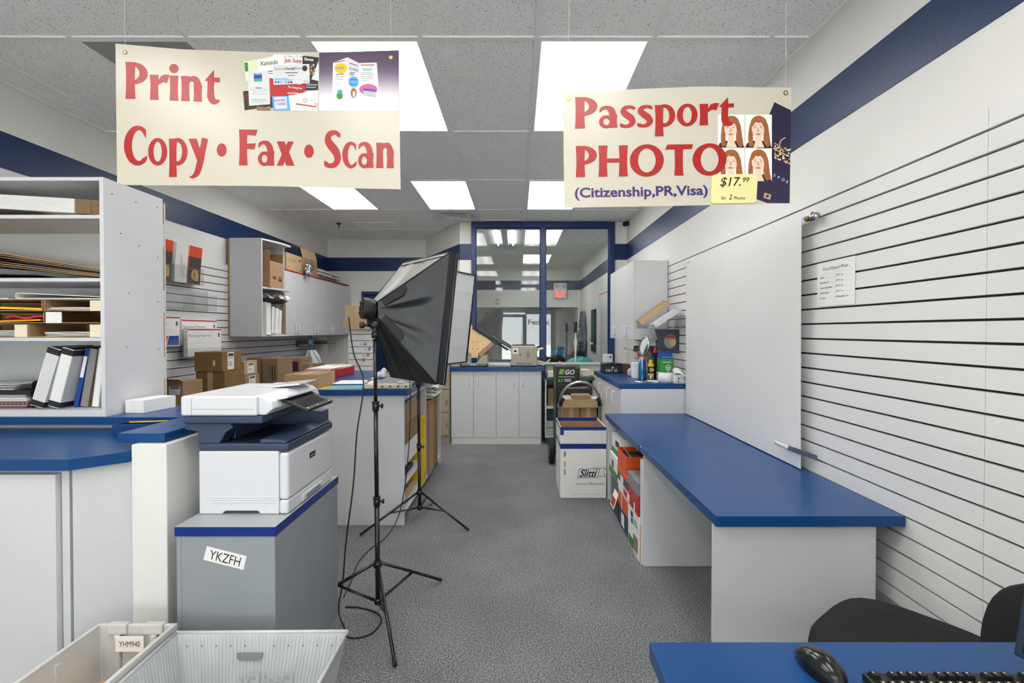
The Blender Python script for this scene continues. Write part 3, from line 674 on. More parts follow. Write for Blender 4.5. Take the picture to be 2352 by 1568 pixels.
# navy band, output tray and neck
b = MB().box(PX0-ox, PX1-.0-ox, .0, PY1-PY0, .258, .289, 'navy'); b.build('upper_shell', t, .008, 3)
b = MB()
b.add([(PX0+.08-ox, .004, .290), (PX1-.12-ox, .004, .290), (PX1-.07-ox, .06, .291), (PX1-.07-ox, .40, .291), (PX0+.08-ox, .44, .291)], [(0, 1, 2, 3, 4)], 'navy_dark')
b.build('output_tray', t)
b = MB().prism([(PX1-.115-ox, .289), (PX1-.012-ox, .289), (PX1-.004-ox, .296), (PX1-.05-ox, .306), (PX1-.115-ox, .306)], 0.0, PY1-PY0, 'navy', T=Matrix(((1, 0, 0, 0), (0, 0, 1, 0), (0, 1, 0, 0), (0, 0, 0, 1))))
b.build('front_cover', t, .004)
YZ = Matrix(((1, 0, 0, 0), (0, 0, 1, 0), (0, 1, 0, 0), (0, 0, 0, 1)))
b = MB().prism([(PX0-ox-.002, .289), (PX0+.085-ox, .289), (PX0+.112-ox, .335), (PX0+.14-ox, .352), (PX0+.13-ox, .37), (PX0-ox-.055, .37), (PX0-ox-.055, .345), (PX0-.002-ox, .338)], .0, .07, 'navy', T=YZ)
b.prism([(PX0-ox-.002, .289), (PX0+.10-ox, .289), (PX0+.10-ox, .37), (PX0-.05-ox, .37), (PX0-ox-.05, .345), (PX0-.002-ox, .338)], .09, PY1-PY0, 'navy', T=YZ)
b.prism([(PX0+.1-ox, .289), (PX1-.02-ox, .289), (PX1-.02-ox, .355), (PX0+.1-ox, .37)], .40, PY1-PY0, 'navy', T=YZ)
b.build('neck', t, .003)
SXA = PX0-.062
b = MB().box(SXA+.008-ox, PX1-.10-ox, -.012, PY1-PY0-.01, .371, .402, 'navy'); b.build('scanner_base', t, .007, 3)
b = MB().box(SXA-ox, PX1-.118-ox, -.016, PY1-PY0, .403, .483, 'white_plastic'); b.build('scanner_lid', t, .009, 3)
b = MB().box(SXA+.045-ox, PX1-.13-ox, -.0168, -.0155, .430, .4312, 'grey_plastic').box(SXA+.044-ox, SXA+.0452-ox, -.0168, -.0155, .405, .475, 'grey_plastic'); b.build('lid_seam', t)
b = MB().prism([(PX1-.122-ox, .404), (PX1-.092-ox, .404), (PX1-.06-ox, .43), (PX1-.07-ox, .455), (PX1-.095-ox, .474), (PX1-.122-ox, .480)], .0, PY1-PY0-.01, 'white_plastic', T=YZ); b.build('feeder_side', t, .005, 3)
b = MB().prism([(SXA+.13-ox, .4832), (PX1-.2-ox, .4832), (PX1-.2-ox, .490), (SXA+.16-ox, .490)], .30, .46, 'white_plastic', T=YZ); b.build('feeder_cover', t, .003)
b = MB().prism([(PX1-.10-ox, .452), (PX1-.03-ox, .464), (PX1-.03-ox, .472), (PX1-.10-ox, .462)], .06, .36, 'white_gloss', T=YZ); b.build('feeder_tray', t, .002)
b = MB().prism([(PX1-.20-ox, .484), (PX1-.07-ox, .497), (PX1-.068-ox, .506), (PX1-.20-ox, .494)], .26, .46, 'white_gloss', T=YZ); b.build('feeder_flap', t, .003)
# touch panel
T = Matrix.Translation((PX1-.030-ox, .13, .445)) @ Matrix.Rotation(math.radians(24), 4, 'Y')
b = MB().box(-.035, .088, -.055, .22, -.009, .006, 'black', T=T); tp = b.build('control_panel', t, .005, 3)
b = MB().box(-.025, .068, -.045, .18, .0062, .0070, 'screen', T=T)
for y_ in (-.04, .06, .19): b.disc(.078, y_, .005, .005, 'paper', T=T, z=.0074, n=10)
b.build('touch_screen', tp, .0)

b = MB().tube(smooth_path([(PX0-.004, 2.4, SH+.06), (PX0-.02, 2.42, SH+.05), (PX0-.035, 2.35, SH+.012), (PX0-.033, 2.2, SH+.004), (PX0-.04, 2.05, SH-.10), (PX0-.04, 2.03, SH-.4), (PX0-.04, 2.2, .006), (PX0-.03, 2.5, .006)]), .0035, 'black'); tag(b.build('power_cord', origin=(PX0, 2.3, 0)), 'black power cord hanging behind the printer', 'cord')

# ------------------------------------------------------------------ tote and corrugated bin at the bottom left
def shell(mb, bot, top, z0, z1, mat, th=.006):
    """open tapered box from a bottom rectangle to a top rectangle (x0,x1,y0,y1)"""
    def ringpts(q, z): return [(q[0], q[2], z), (q[1], q[2], z), (q[1], q[3], z), (q[0], q[3], z)]
    bi = (bot[0]+th, bot[1]-th, bot[2]+th, bot[3]-th); ti = (top[0]+th, top[1]-th, top[2]+th, top[3]-th)
    vs = ringpts(bot, z0)+ringpts(top, z1)+ringpts(ti, z1)+ringpts(bi, z0+th)
    fs = [(3, 2, 1, 0), (12, 13, 14, 15)]
    for i in range(4):
        j = (i+1) % 4; fs += [(i, j, 4+j, 4+i), (4+i, 4+j, 8+j, 8+i), (8+i, 8+j, 12+j, 12+i)]
    return mb.add(vs, fs, mat)
TZ = .4
t = thing('mail_tote', 'scuffed white plastic mail tote with the YHM940 label, bottom left', 'tote', (-1.375, 1.5, 0)); 
b = MB(); shell(b, (-.115, .115, -.27, .27), (-.138, .133, -.29, .285), 0, TZ-.012, 'tote'); b.build('shell', t, .004)
b = MB()
pts = [(-.146, -.298), (.141, -.298), (.141, .291), (-.146, .291)]; inn = [(-.132, -.284), (.127, -.284), (.127, .279), (-.132, .279)]
for i in range(4):
    j = (i+1) % 4; a0, a1, c1, c0 = pts[i], pts[j], inn[j], inn[i]
    b.add([(*a0, TZ-.028), (*a1, TZ-.028), (*a1, TZ), (*a0, TZ), (*c0, TZ), (*c1, TZ), (*c1, TZ-.02), (*c0, TZ-.02)], [(0, 1, 2, 3), (3, 2, 5, 4), (4, 5, 6, 7)], 'tote')
for x in (-.10, .03): b.box(x, x+.07, .268, .2925, TZ-.03, TZ+.006, 'tote')
b.build('rim', t, .003)
b = MB()
for y_ in (-.2, -.05, .1): b.box(-.1335, -.126, y_, y_+.02, .03, TZ-.03, 'tote')
for x in (-.07, .06): b.box(x, x+.02, .262, .274, .03, TZ-.03, 'tote')
b.build('rib', t, .003)
c_ = MB().box(-.05, .05, -.028, .028, 0, .0008, 'paper', T=fr('front', 0, 0, 0)).text('YHM940', .03, 'ink', fr('front', 0, -.0011, -.0105), width=.075)
o = c_.build('paper_label'); o.location = (-1.382, 1.5+.256, .345); tag(o, 'white paper label YHM940 inside the back of the plastic tote', 'label')
b = MB(); rotbox(b, -1.43, -1.29, 1.45, 1.71, .2, .235, 'yellow_deep', rx=math.radians(8), rz=math.radians(8)); rotbox(b, -1.435, -1.425, 1.45, 1.70, .2, .237, 'yellow', rx=math.radians(8), rz=math.radians(8)); rotbox(b, -1.41, -1.31, 1.52, 1.64, .205, .239, 'paper', rx=math.radians(8), rz=math.radians(8))
o = b.build('padded_parcel', None, .006, origin=(-1.36, 1.58, .2)); tag(o, 'orange and yellow parcel lying in the mail tote', 'parcel')
b = MB(); rotbox(b, -1.47, -1.27, 1.28, 1.75, .012, .17, 'paper'); tag(b.build('carton', None, .003, origin=(-1.37, 1.5, .012)), 'white carton under the orange parcel in the mail tote', 'box')
CZB = .378
t = thing('corrugated_bin', 'translucent corrugated plastic bin with hand hole, right of the tote', 'bin', (-.915, 1.47, 0), math.radians(.6))
b = MB(); shell(b, (-.24, .23, -.28, .25), (-.305, .305, -.36, .302), 0, CZB, 'tote_side', .005); SB = b
b = MB()
for (x0, y0), (x1, y1) in (((-.305, .302), (.305, .302)), ((-.305, -.36), (-.305, .302)), ((.305, -.36), (.305, .302)), ((-.305, -.36), (.305, -.36))):
    b.tube([(x0, y0, CZB), (x1, y1, CZB)], .0065, 'tote_side', 8)
b.build('rim', t)
def wallpt(u, z, back=True):                                          # a point just inside the sloping back wall
    k = z/CZB; return (-.24-.065*k+(.47+.14*k)*u, .25+.052*k-.0075, z)
b = MB()
for k in range(46):
    u = (k+.5)/46; p0, p1 = wallpt(u, .03), wallpt(u, CZB-.008); b.tube([p0, p1], .001, 'tote_side', 5)
    v = (k+.5)/46; y0 = -.28+.53*v; y1 = -.36+.662*v
    for s_, xb, xt in ((1, -.2335, -.2985), (-1, .2235, .2985)): b.tube([(xb+.001*s_, y0, .03), (xt+.001*s_, y1, CZB-.008)], .001, 'tote_side', 5)
b.build('corrugation', t)
b = MB(); T = Matrix.Translation(wallpt(.445, .303)) @ Matrix.Rotation(math.radians(90-7.8), 4, 'X')
b.prism([(-.045, .012), (-.045, -.004), (-.035, -.014), (.035, -.014), (.045, -.004), (.045, .012)], .001, .004, 'grey_plastic', T=T); b.build('hand_hole', t)
b = SB
for k in range(11):
    if k != 5: T2 = Matrix.Translation(wallpt(.07+.086*k, .338)) @ Matrix.Rotation(math.radians(90-7.8), 4, 'X'); b.disc(0, 0, .0045, .0045, 'grey_plastic', T=T2, z=.0035, n=4)
b.build('shell', t)
T = Matrix.Translation(wallpt(.55, .19)) @ Matrix.Rotation(math.radians(90-7.8), 4, 'X')
b = MB().text('FedEx', .085, 'grey_light', T @ Matrix.Scale(-1, 4, (1, 0, 0)), bold=.02, width=.20, z=.004); b.build('lettering', t)
b = MB().tube([(-.295, -.1, .2), (-.285, -.09, .25), (-.285, .03, .26), (-.295, .04, .22)], .008, 'tote_side'); b.build('side_clip', t)
# ================================================================== PHOTO LIGHTS
def softbox_stand(base, feet, collar_z, hub_z, joints, top, label, lean=(0, 0)):
    t = thing('light_stand', label, 'light stand', (base[0], base[1], 0), 0, 'softbox light stands')
    z = [hub_z]+joints+[top]; rr = [.0125, .011, .0095, .008]
    def P(h): return (lean[0]*h, lean[1]*h, h)
    for k in range(len(z)-1): MB().cyl(P(z[k]-.02), P(z[k+1]), rr[k], 'stand_black', n=14).build('pole', t)
    for k, h in enumerate(joints):
        b = MB().cyl(P(h-.025), P(h+.02), .017, 'stand_black', n=16).cyl(P(h+.012), P(h+.024), .019, 'black', n=16)
        jk = b.build('joint_collar', t); x, y, _ = P(h)
        MB().cyl((x+.014, y, h), (x+.03, y, h), .006, 'black', n=10).cyl((x+.03, y, h), (x+.036, y, h), .013, 'black', n=8).build('knob', jk)
    MB().cyl(P(collar_z-.014), P(collar_z+.014), .022, 'stand_black', n=16).cyl(P(collar_z+.014), P(collar_z+.02), .019, 'black', n=16).build('leg_collar', t)
    MB().cyl(P(hub_z-.014), P(hub_z+.014), .020, 'stand_black', n=16).build('hub', t)
    for fx, fy in feet:
        d = Vector((fx-base[0], fy-base[1], 0)); r_ = d.length; d.normalize()
        p0 = Vector(P(collar_z))+d*.022; p1 = d*r_+Vector((0, 0, .012))
        lg = MB().tube([p0, p1-(p1-p0).normalized()*.03], .0085, 'stand_black', 10).build('leg', t)
        MB().tube([p1-(p1-p0).normalized()*.035, p1], .0098, 'rubber', 10).build('rubber_foot', lg)
        mid = p0.lerp(p1, .5); s_ = Vector((-d.y, d.x, 0))*.006; q0 = Vector(P(hub_z))+d*.02
        MB().tube([q0+s_, mid+s_], .0042, 'stand_black', 6).tube([q0-s_, mid-s_], .0042, 'stand_black', 6).build('brace', lg)
    return t
f1 = [(-.528, 2.13), (-.444, 2.872), (-1.135, 2.60)]
softbox_stand((-.715, 2.535), f1, .262, .075, [.585, 1.075], 1.42, 'black tripod light stand nearest the viewer, beside the grey cabinet', (-.012, .012))
f2 = [(-.352, 3.593), (-1.117, 3.509), (-.715, 4.20)]
softbox_stand((-.742, 3.765), f2, .232, .118, [.58, 1.06], 1.40, 'black tripod light stand behind, in front of the open shelves', (-.008, 0))

def softbox(apex, near, far, top_lean, zc, L_, label, side_mat, top_mat, sr, pole, front='diffuser_white'):
    """near/far: floor positions (x,y) of the two upright front edges"""
    t = thing('softbox', label, 'softbox', apex, 0, 'square softboxes on stands'); A = Vector(apex)
    nr, fa = Vector((near[0], near[1], 0)), Vector((far[0], far[1], 0)); tdir = (nr-fa).normalized(); n = Vector((-tdir.y, tdir.x, 0))
    if n.dot((nr+fa)/2-Vector((A.x, A.y, 0))) < 0: n = -n
    up = Vector((0, 0, 1)); tl = n*top_lean
    c = {}
    for nm, q in (('n', nr), ('f', fa)):
        for s_, zz in (('t', L_/2), ('b', -L_/2)): c[nm+s_] = q+up*(zc+zz)+tl*(zz/(L_/2))-A
    nn = (c['nt']-c['nb']).cross(c['nt']-c['ft']).normalized()
    if nn.dot(n) < 0: nn = -nn
    back = {}
    for k in c:
        sx = (1 if k[0] == 'n' else -1); sz = (1 if k[1] == 't' else -1)
        back[k] = tdir*sx*sr+up*sz*sr+nn*.03
    lip = .05
    rim = {k: c[k]-nn*lip for k in c}
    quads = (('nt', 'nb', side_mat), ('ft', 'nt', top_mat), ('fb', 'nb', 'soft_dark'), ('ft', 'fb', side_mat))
    for a, d_, mt in quads:
        def fn(u, v, a=a, d_=d_):
            p = back[a].lerp(back[d_], u); q = rim[a].lerp(rim[d_], u); o = p.lerp(q, v)
            cen = (back[a]+back[d_]+rim[a]+rim[d_])/4; inw = (nn*.1-cen); inw = (inw-(q-p).normalized()*inw.dot((q-p).normalized())).normalized()
            w_ = math.sin(math.pi*v)*math.sin(math.pi*u)*.012+math.sin(math.pi*v)*math.sin(math.pi*u)**.5*(.012*math.sin(u*13+1.2*math.sin(v*3))+.007*math.sin(u*29+v*2.5+1))*(.45+.55*v)
            return tuple(o+inw*w_), tuple(inw)
        b = MB().sheet(fn, 40, 20, mt, .003); b.build('side_panel', t)
    b = MB()
    for a, d_ in (('nt', 'nb'), ('ft', 'nt'), ('fb', 'nb'), ('ft', 'fb')):
        o_ = nn*0; b.add([rim[a], rim[d_], c[d_], c[a]], [(0, 1, 2, 3)], 'soft_black'); 
        iw = (-(c[a]+c[d_])/2+sum((c[k] for k in c), Vector())/4).normalized()*.006
        b.add([rim[a]+iw, rim[d_]+iw, c[d_]+iw, c[a]+iw], [(3, 2, 1, 0)], 'soft_black'); b.add([c[a], c[d_], c[d_]+iw, c[a]+iw], [(0, 1, 2, 3)], 'soft_black')
    b.build('front_hem', t)
    b = MB()
    for k in c: b.tube([back[k], rim[k]], .0035, 'soft_dark', 6)
    for a, d_ in (('nt', 'nb'), ('ft', 'nt'), ('fb', 'nb'), ('ft', 'fb')): b.tube([rim[a], rim[d_]], .004, 'soft_dark', 6).tube([c[a], c[d_]], .0045, 'black', 6)
    b.build('seam_piping', t)
    nb_c = (back['nt']+back['nb']+rim['nt']+rim['nb'])/4
    b = MB(); e0, e1 = rim['nt'].lerp(back['nt'], .10), rim['ft'].lerp(back['ft'], .10); b.tube([e0+up*.003, (e0+e1)/2+up*.002, e1+up*.003], .003, 'soft_dark', 6); b.build('seam_piping', t)
    # corner flaps near the head, along the two visible seams
    for k, w_ in (('nt', -1), ('nb', 1)):
        b = MB(); p0, p1 = back[k].lerp(rim[k], .03), back[k].lerp(rim[k], .36); ins = (nb_c-(p0+p1)/2); ins = (ins-(p1-p0).normalized()*ins.dot((p1-p0).normalized())).normalized(); out = tdir*.006
        q = [p0+out, p1+out, p1+ins*.030+out-(p1-p0)*.06, p0.lerp(p1, .75)+ins*.045+out, p0+ins*.035+out]
        b.add(q, [(0, 1, 2, 3, 4)], 'soft_dark').tube([q[0], q[1], q[2], q[3], q[4]], .0022, 'black', 5); b.build('zip_flap', t)
    def fd(u, v):
        p = c['ft'].lerp(c['nt'], u); q = c['fb'].lerp(c['nb'], u); o = p.lerp(q, v)-nn*.008
        o += nn*(.004*math.sin(math.pi*u)*math.sin(math.pi*v)+.0022*max(0, math.cos(v*6.2832*5))**8); return tuple(o), tuple(nn)
    b = MB().sheet(fd, 6, 60, front, .002); b.build('diffuser', t)
    # lamp head
    T = Matrix.Translation(-nn*.015) @ nn.to_track_quat('Z', 'Y').to_matrix().to_4x4()
    b = MB().prism([(.036*math.cos(a), .056*math.sin(a)) for a in [6.2832*i/24 for i in range(24)]], -.026, .045, 'black', T=T, smooth=True); h = b.build('lamp_head', t, .005)
    b = MB()
    for x in (-.014, .014):
        for y in (-.026, 0, .026): b.cyl((x, y, -.027), (x, y, -.032), .0075, 'black_gloss', n=10, T=T)
    b.build('switch', h)
    pt_ = Vector(pole)-A; k_ = Vector((pt_.x, pt_.y, -.085))
    b = MB().tube([(0, 0, -.045), (0, 0, -.085), k_*.5+Vector((0, 0, -.0425)), k_, pt_+Vector((0, 0, .004))], .013, 'black').cyl(k_+Vector((-.02, 0, 0)), k_+Vector((.02, 0, 0)), .02, 'black').cyl(pt_+Vector((0, 0, .003)), pt_+Vector((0, 0, .035)), .017, 'black').cyl(k_+Vector((-.02, 0, 0)), k_+Vector((-.05, -.02, 0)), .007, 'black').cyl(k_+Vector((-.05, -.02, 0)), k_+Vector((-.068, -.03, 0)), .017, 'black', n=10)
    b.build('tilt_bracket', t)
    return t
nt, nb = ay(1051, 583, 2.66), ay(1024, 882, 2.66)
softbox((-.775, 2.60, 1.575), (-.352, 2.66), (-.702, 3.09), .042, 1.525, .70, 'large black softbox with lamp sheen painted on its top panel on the nearer light stand', 'soft_black', 'soft_sheen', .042, (-.732, 2.552, 1.42))
softbox((-.835, 3.80, 1.56), (-.572, 3.43), (-.362, 3.895), .042, 1.555, .68, 'softbox behind the black one, only its white front showing', 'soft_black', 'soft_sheen', .042, (-.753, 3.765, 1.40))
b = MB().tube(smooth_path([(-.845, 2.49, 1.53), (-.825, 2.50, 1.35), (-.775, 2.50, 1.2), (-.80, 2.47, .95), (-.815, 2.46, .7), (-.86, 2.48, .4), (-.885, 2.50, .18), (-.90, 2.49, .09), (-.895, 2.48, .03), (-.86, 2.44, .006), (-.80, 2.34, .006), (-.71, 2.36, .006), (-.68, 2.46, .006), (-.72, 2.54, .006), (-.82, 2.59, .006), (-.905, 2.60, .006)]), .0038, 'black')
tag(b.build('power_cord', origin=(-.8, 2.5, 0)), 'black power cord hanging from the nearer softbox to the carpet', 'cord')
b = MB().tube(smooth_path([(-.84, 3.74, 1.44), (-.81, 3.72, 1.2), (-.79, 3.66, .9), (-.80, 3.65, .6), (-.83, 3.64, .3), (-.87, 3.60, .10), (-.92, 3.45, .02), (-.98, 3.30, .006), (-1.0, 3.1, .006), (-.97, 2.9, .006), (-.95, 2.7, .006)]), .0035, 'black')
tag(b.build('power_cord', origin=(-.8, 3.6, 0)), 'black power cord hanging from the rear softbox to the carpet', 'cord')

# ================================================================== BANNERS
def stem(cx, y0, y1, w_, fl=.16):
    N = 7; L_ = [(cx-w_/2*(1+fl*(2*i/N-1)**2), y0+(y1-y0)*i/N) for i in range(N+1)]; R_ = [(cx+w_/2*(1+fl*(2*i/N-1)**2), y0+(y1-y0)*i/N) for i in range(N+1)]
    return [[L_[i], R_[i], R_[i+1], L_[i+1]] for i in range(N)]
def ell(cx, cy, rx, ry, ix, iy, a0=0, a1=360, n=30, icx=None):
    icx = cx if icx is None else icx; o = []
    for i in range(n):
        A, B = math.radians(a0+(a1-a0)*i/n), math.radians(a0+(a1-a0)*(i+1)/n)
        o.append([(icx+ix*math.cos(A), cy+iy*math.sin(A)), (cx+rx*math.cos(A), cy+ry*math.sin(A)), (cx+rx*math.cos(B), cy+ry*math.sin(B)), (icx+ix*math.cos(B), cy+iy*math.sin(B))])
    return o
def brush(pts, n=6):
    P = [pts[0]]+list(pts)+[pts[-1]]; c = []
    for i in range(1, len(P)-2):
        for k in range(n+(i == len(P)-3)):
            t = k/n; q = []
            for j in range(3):
                a, b_, d, e_ = P[i-1][j], P[i][j], P[i+1][j], P[i+2][j]
                q.append(.5*(2*b_+(d-a)*t+(2*a-5*b_+4*d-e_)*t*t+(3*b_-a-3*d+e_)*t**3))
            c.append(q)
    o = []; pv = None
    for i, (x, y, w_) in enumerate(c):
        a, b_ = c[max(0, i-1)], c[min(len(c)-1, i+1)]; dx, dy = b_[0]-a[0], b_[1]-a[1]; l = math.hypot(dx, dy) or 1
        cur = ((x-dy/l*w_/2, y+dx/l*w_/2), (x+dy/l*w_/2, y-dx/l*w_/2))
        if pv: o.append([pv[0], pv[1], cur[1], cur[0]])
        pv = cur
    return o
def dot(cx, cy, rx, ry): return [[(cx+rx*math.cos(6.2832*i/24), cy+ry*math.sin(6.2832*i/24)) for i in range(24)]]
S_ = [(.53, .80, .02), (.50, .87, .13), (.38, .94, .12), (.19, .89, .17), (.13, .73, .22), (.24, .58, .25), (.40, .42, .25), (.46, .23, .22), (.36, .08, .16), (.18, .045, .12), (.06, .10, .14), (.03, .18, .02)]
GL = {
 'P': (stem(.15, 0, 1, .25)+ell(.22, .70, .43, .30, .19, .19, -92, 92), .70),
 'r': (stem(.14, 0, .68, .22)+[[(.2, .36), (.24, .5), (.36, .52), (.36, .5)], [(.2, .45), (.34, .66), (.40, .5), (.3, .44)], [(.34, .66), (.46, .70), (.58, .69), (.50, .46), (.40, .5)]], .57),
 'i': (stem(.14, 0, .68, .22)+dot(.14, .87, .135, .125), .33),
 'n': (stem(.14, 0, .68, .22)+brush([(.2, .50, .08), (.30, .60, .13), (.43, .59, .18), (.50, .45, .21), (.50, .3, .21)])+stem(.50, 0, .45, .22), .70),
 't': ([[(.0, .57), (.27, .88), (.28, .56)], [(.16, .545), (.44, .545), (.44, .67), (.16, .67)]]+brush([(.18, .6, .19), (.175, .35, .19), (.18, .15, .21), (.24, .04, .19), (.34, .02, .12), (.43, .06, .03)]), .48),
 'C': (ell(.43, .5, .43, .52, .22, .40, 52, 308, icx=.47)+[[(.60, .815), (.695, .91), (.695, .69)], [(.61, .18), (.70, .09), (.74, .24)]], .76),
 'o': (ell(.30, .34, .30, .36, .13, .26), .64),
 'p': (stem(.14, -.32, .68, .22)+ell(.29, .34, .31, .36, .14, .25, -125, 125), .65),
 'y': ([[(-.02, .68), (.24, .68), (.42, .20), (.31, .0)]]+brush([(.50, .69, .20), (.43, .40, .19), (.34, .05, .20), (.25, -.20, .17), (.12, -.31, .09), (.02, -.32, .03)]), .62),
 'F': (stem(.15, 0, 1, .24)+[[(.15, 1), (.15, .86), (.55, .83), (.61, 1)], [(.15, .60), (.15, .47), (.50, .44), (.56, .62)]], .62),
 'a': (brush([(.03, .50, .03), (.07, .60, .10), (.18, .645, .10), (.31, .60, .17), (.39, .46, .20), (.40, .2, .20)])+stem(.41, 0, .4, .21)+ell(.21, .19, .21, .205, .09, .11, 0, 360), .60),
 'x': ([[(.0, .68), (.25, .68), (.58, 0), (.31, 0)], [(.36, .68), (.55, .68), (.20, 0), (.0, 0)]], .62),
 'S': (brush(S_), .62), 's': (brush([(x*.80, y*.69, w_*.78) for x, y, w_ in S_]), .50),
 'c': (ell(.29, .34, .29, .36, .13, .27, 50, 310, icx=.32)+[[(.39, .56), (.475, .62), (.475, .45)], [(.40, .12), (.48, .07), (.50, .18)]], .54),
 'H': (stem(.14, 0, 1, .24)+stem(.76, 0, 1, .24)+[[(.14, .45), (.76, .45), (.76, .58), (.14, .58)]], .96),
 'O': (ell(.52, .5, .52, .52, .27, .39), 1.10),
 'T': (stem(.40, 0, .95, .24)+[[(-.02, .84), (.80, .85), (.83, 1.0), (.05, 1.0)]], .82)}
def banner_word(mb, word, x0, x1, ytop, ybase, mat, S, slope=0., off=.0012):
    nn_ = [0]; tot = sum(GL[c][1] for c in word)-(.04); kx = (x1-x0)/tot; ky = ybase-ytop; x = x0
    for c in word:
        nn_[0] = 0
        for pl in GL[c][0]:
            mb.poly([S(x+px*kx, ybase-py*ky+slope*(x+px*kx-x0), off+nn_[0]*.00001) for px, py in pl], mat); nn_[0] += 1
        x += GL[c][1]*kx
def make_surface(ox, oy, k, yl, yr, xl, xr, bulge):
    """photo-plane units of the printed sheet -> its hanging surface"""
    rl, rr_ = ray(xl, 300), ray(xr, 300); pl, pr = rl[0]/rl[1]*yl, rr_[0]/rr_[1]*yr; sl = (yr-yl)/(pr-pl); y0 = yl-sl*pl
    def S(cx, cy, off=0.):
        q = ray(ox+cx/k, oy+cy/k); t = (y0-(off*.5+.0006 if off else 0))/(q[1]-sl*q[0]); return Vector((q[0]*t, q[1]*t, HC+q[2]*t))
    return S
def btext(mb, s, S, cx, cy, h, mat, off=.0022, width=None, rot=0., bold=0., shear=0., align=.5):
    c_, n_ = math.cos(rot), math.sin(rot)
    mb.text(s, h, mat, None, bold, shear, align, width, fn=lambda p: S(cx+p[0]*c_+p[1]*n_, cy-p[1]*c_+p[0]*n_, off))
BP = [0]
def bpoly(mb, S, pts, mat, off):
    BP[0] = (BP[0]+1) % 25; mb.poly([S(x, y, off+BP[0]*.000004) for x, y in pts], mat)
def bdisc(mb, S, cx, cy, rx, ry, mat, off, n=22): bpoly(mb, S, [(cx+rx*math.cos(6.2832*i/n), cy+ry*math.sin(6.2832*i/n)) for i in range(n)], mat, off)
def hanging_sheet(S, edge_top, edge_bot, name, parent, n=24):
    b = MB()
    def fn(u, v):
        xt, yt = edge_top(u); xb, yb = edge_bot(u); p = S(xt+(xb-xt)*v, yt+(yb-yt)*v, 0); return tuple(p), (0, -1, 0)
    return b.sheet(fn, n, 6, 'banner', .0008)
def pw(pts):
    def f(u):
        for (u0, x0, y0), (u1, x1, y1) in zip(pts, pts[1:]):
            if u <= u1+1e-9: k = (u-u0)/(u1-u0); return x0+(x1-x0)*k, y0+(y1-y0)*k
    return f
def eyelet(parent, p):
    b = MB(); T = fr('front', p.x, p.y-.0014, p.z); b.ring(0, 0, .0095, .0052, 'brass', T=T, n=18).disc(0, 0, .0052, .0052, 'white_gloss', T=T, z=-.0003, n=16); b.build('eyelet', parent)
def string(parent, p, lean=0.):
    MB().tube([p, (p.x+lean, p.y, CZ+.002)], .0007, 'paper', 5).build('hanging_line', parent)
# --- print banner
S1 = make_surface(240, 80, 3.36, 2.10, 2.17, 265, 920, .012)
t = thing('banner', 'cream hanging banner reading Print Copy Fax Scan in red', 'banner', (0, 0, 0))
mb = hanging_sheet(S1, pw([(0, 85, 68), (.25, 600, 112), (.53, 1250, 135), (.8, 1850, 132), (1, 2272, 118)]), pw([(0, 98, 1143), (.04, 160, 1159), (.5, 1190, 1166), (1, 2285, 1192)]), 'sheet', t)
banner_word(mb, 'Print', 160, 890, 208, 492, 'red_print', S1, .04)
banner_word(mb, 'Copy', 150, 795, 706, 1002, 'red_print', S1)
banner_word(mb, 'Fax', 1035, 1468, 730, 1006, 'red_print', S1, .01)
banner_word(mb, 'Scan', 1695, 2242, 735, 1022, 'red_print', S1, .012)
bdisc(mb, S1, 904, 888, 38, 52, 'red_print', .0012); bdisc(mb, S1, 1578, 898, 37, 52, 'red_print', .0012)
# business card collage (crop k=6.189 at 540,110)
C1 = make_surface(540, 110, 6.189, 2.10, 2.17, 265, 920, .012)
cards = [([(125, 200), (560, 110), (560, 440), (155, 470)], 'leaf_pale', .0012), ([(320, 180), (600, 120), (600, 400), (330, 430)], 'paper', .0014), ([(540, 90), (990, 95), (990, 260), (540, 260)], 'paper', .0016),
         ([(112, 615), (300, 600), (530, 830), (135, 885)], 'brown_dark', .0015), ([(960, 108), (1190, 135), (1180, 610), (940, 600)], 'black', .0017), ([(490, 420), (740, 520), (720, 680), (500, 700)], 'red', .0018), ([(500, 640), (760, 660), (760, 850), (500, 850)], 'brown_dark', .0016),
         ([(740, 500), (1005, 530), (985, 660), (715, 670)], 'red', .0020), ([(1030, 610), (1180, 600), (1180, 780), (1030, 780)], 'paper', .0019), ([(525, 690), (760, 680), (780, 890), (540, 890)], 'sky_blue', .0020), ([(760, 680), (1040, 620), (1170, 900), (790, 890)], 'paper', .0021),
         ([(860, 785), (1170, 830), (1165, 893), (840, 893)], 'white_gloss', .0023), ([(865, 785), (1150, 828), (1148, 846), (865, 803)], 'red', .0025), ([(1185, 185), (1190, 470), (1085, 445)], 'white_gloss', .0019), ([(178, 350), (475, 320), (495, 800), (200, 822)], 'white_gloss', .0022), ([(540, 245), (1055, 228), (1060, 505), (545, 525)], 'white_gloss', .0024),
         ([(265, 385), (382, 380), (385, 475), (270, 480)], 'blue', .0024), ([(268, 440), (384, 430), (385, 475), (270, 480)], 'teal', .0026), ([(310, 830), (505, 850), (505, 890), (310, 890)], 'kraft', .0018), ([(130, 210), (180, 205), (190, 330), (145, 340)], 'green', .0014), ([(555, 700), (730, 695), (740, 860), (570, 870)], 'lavender', .0022)]
for pts, mt, of in cards: bpoly(mb, C1, pts, mt, of)
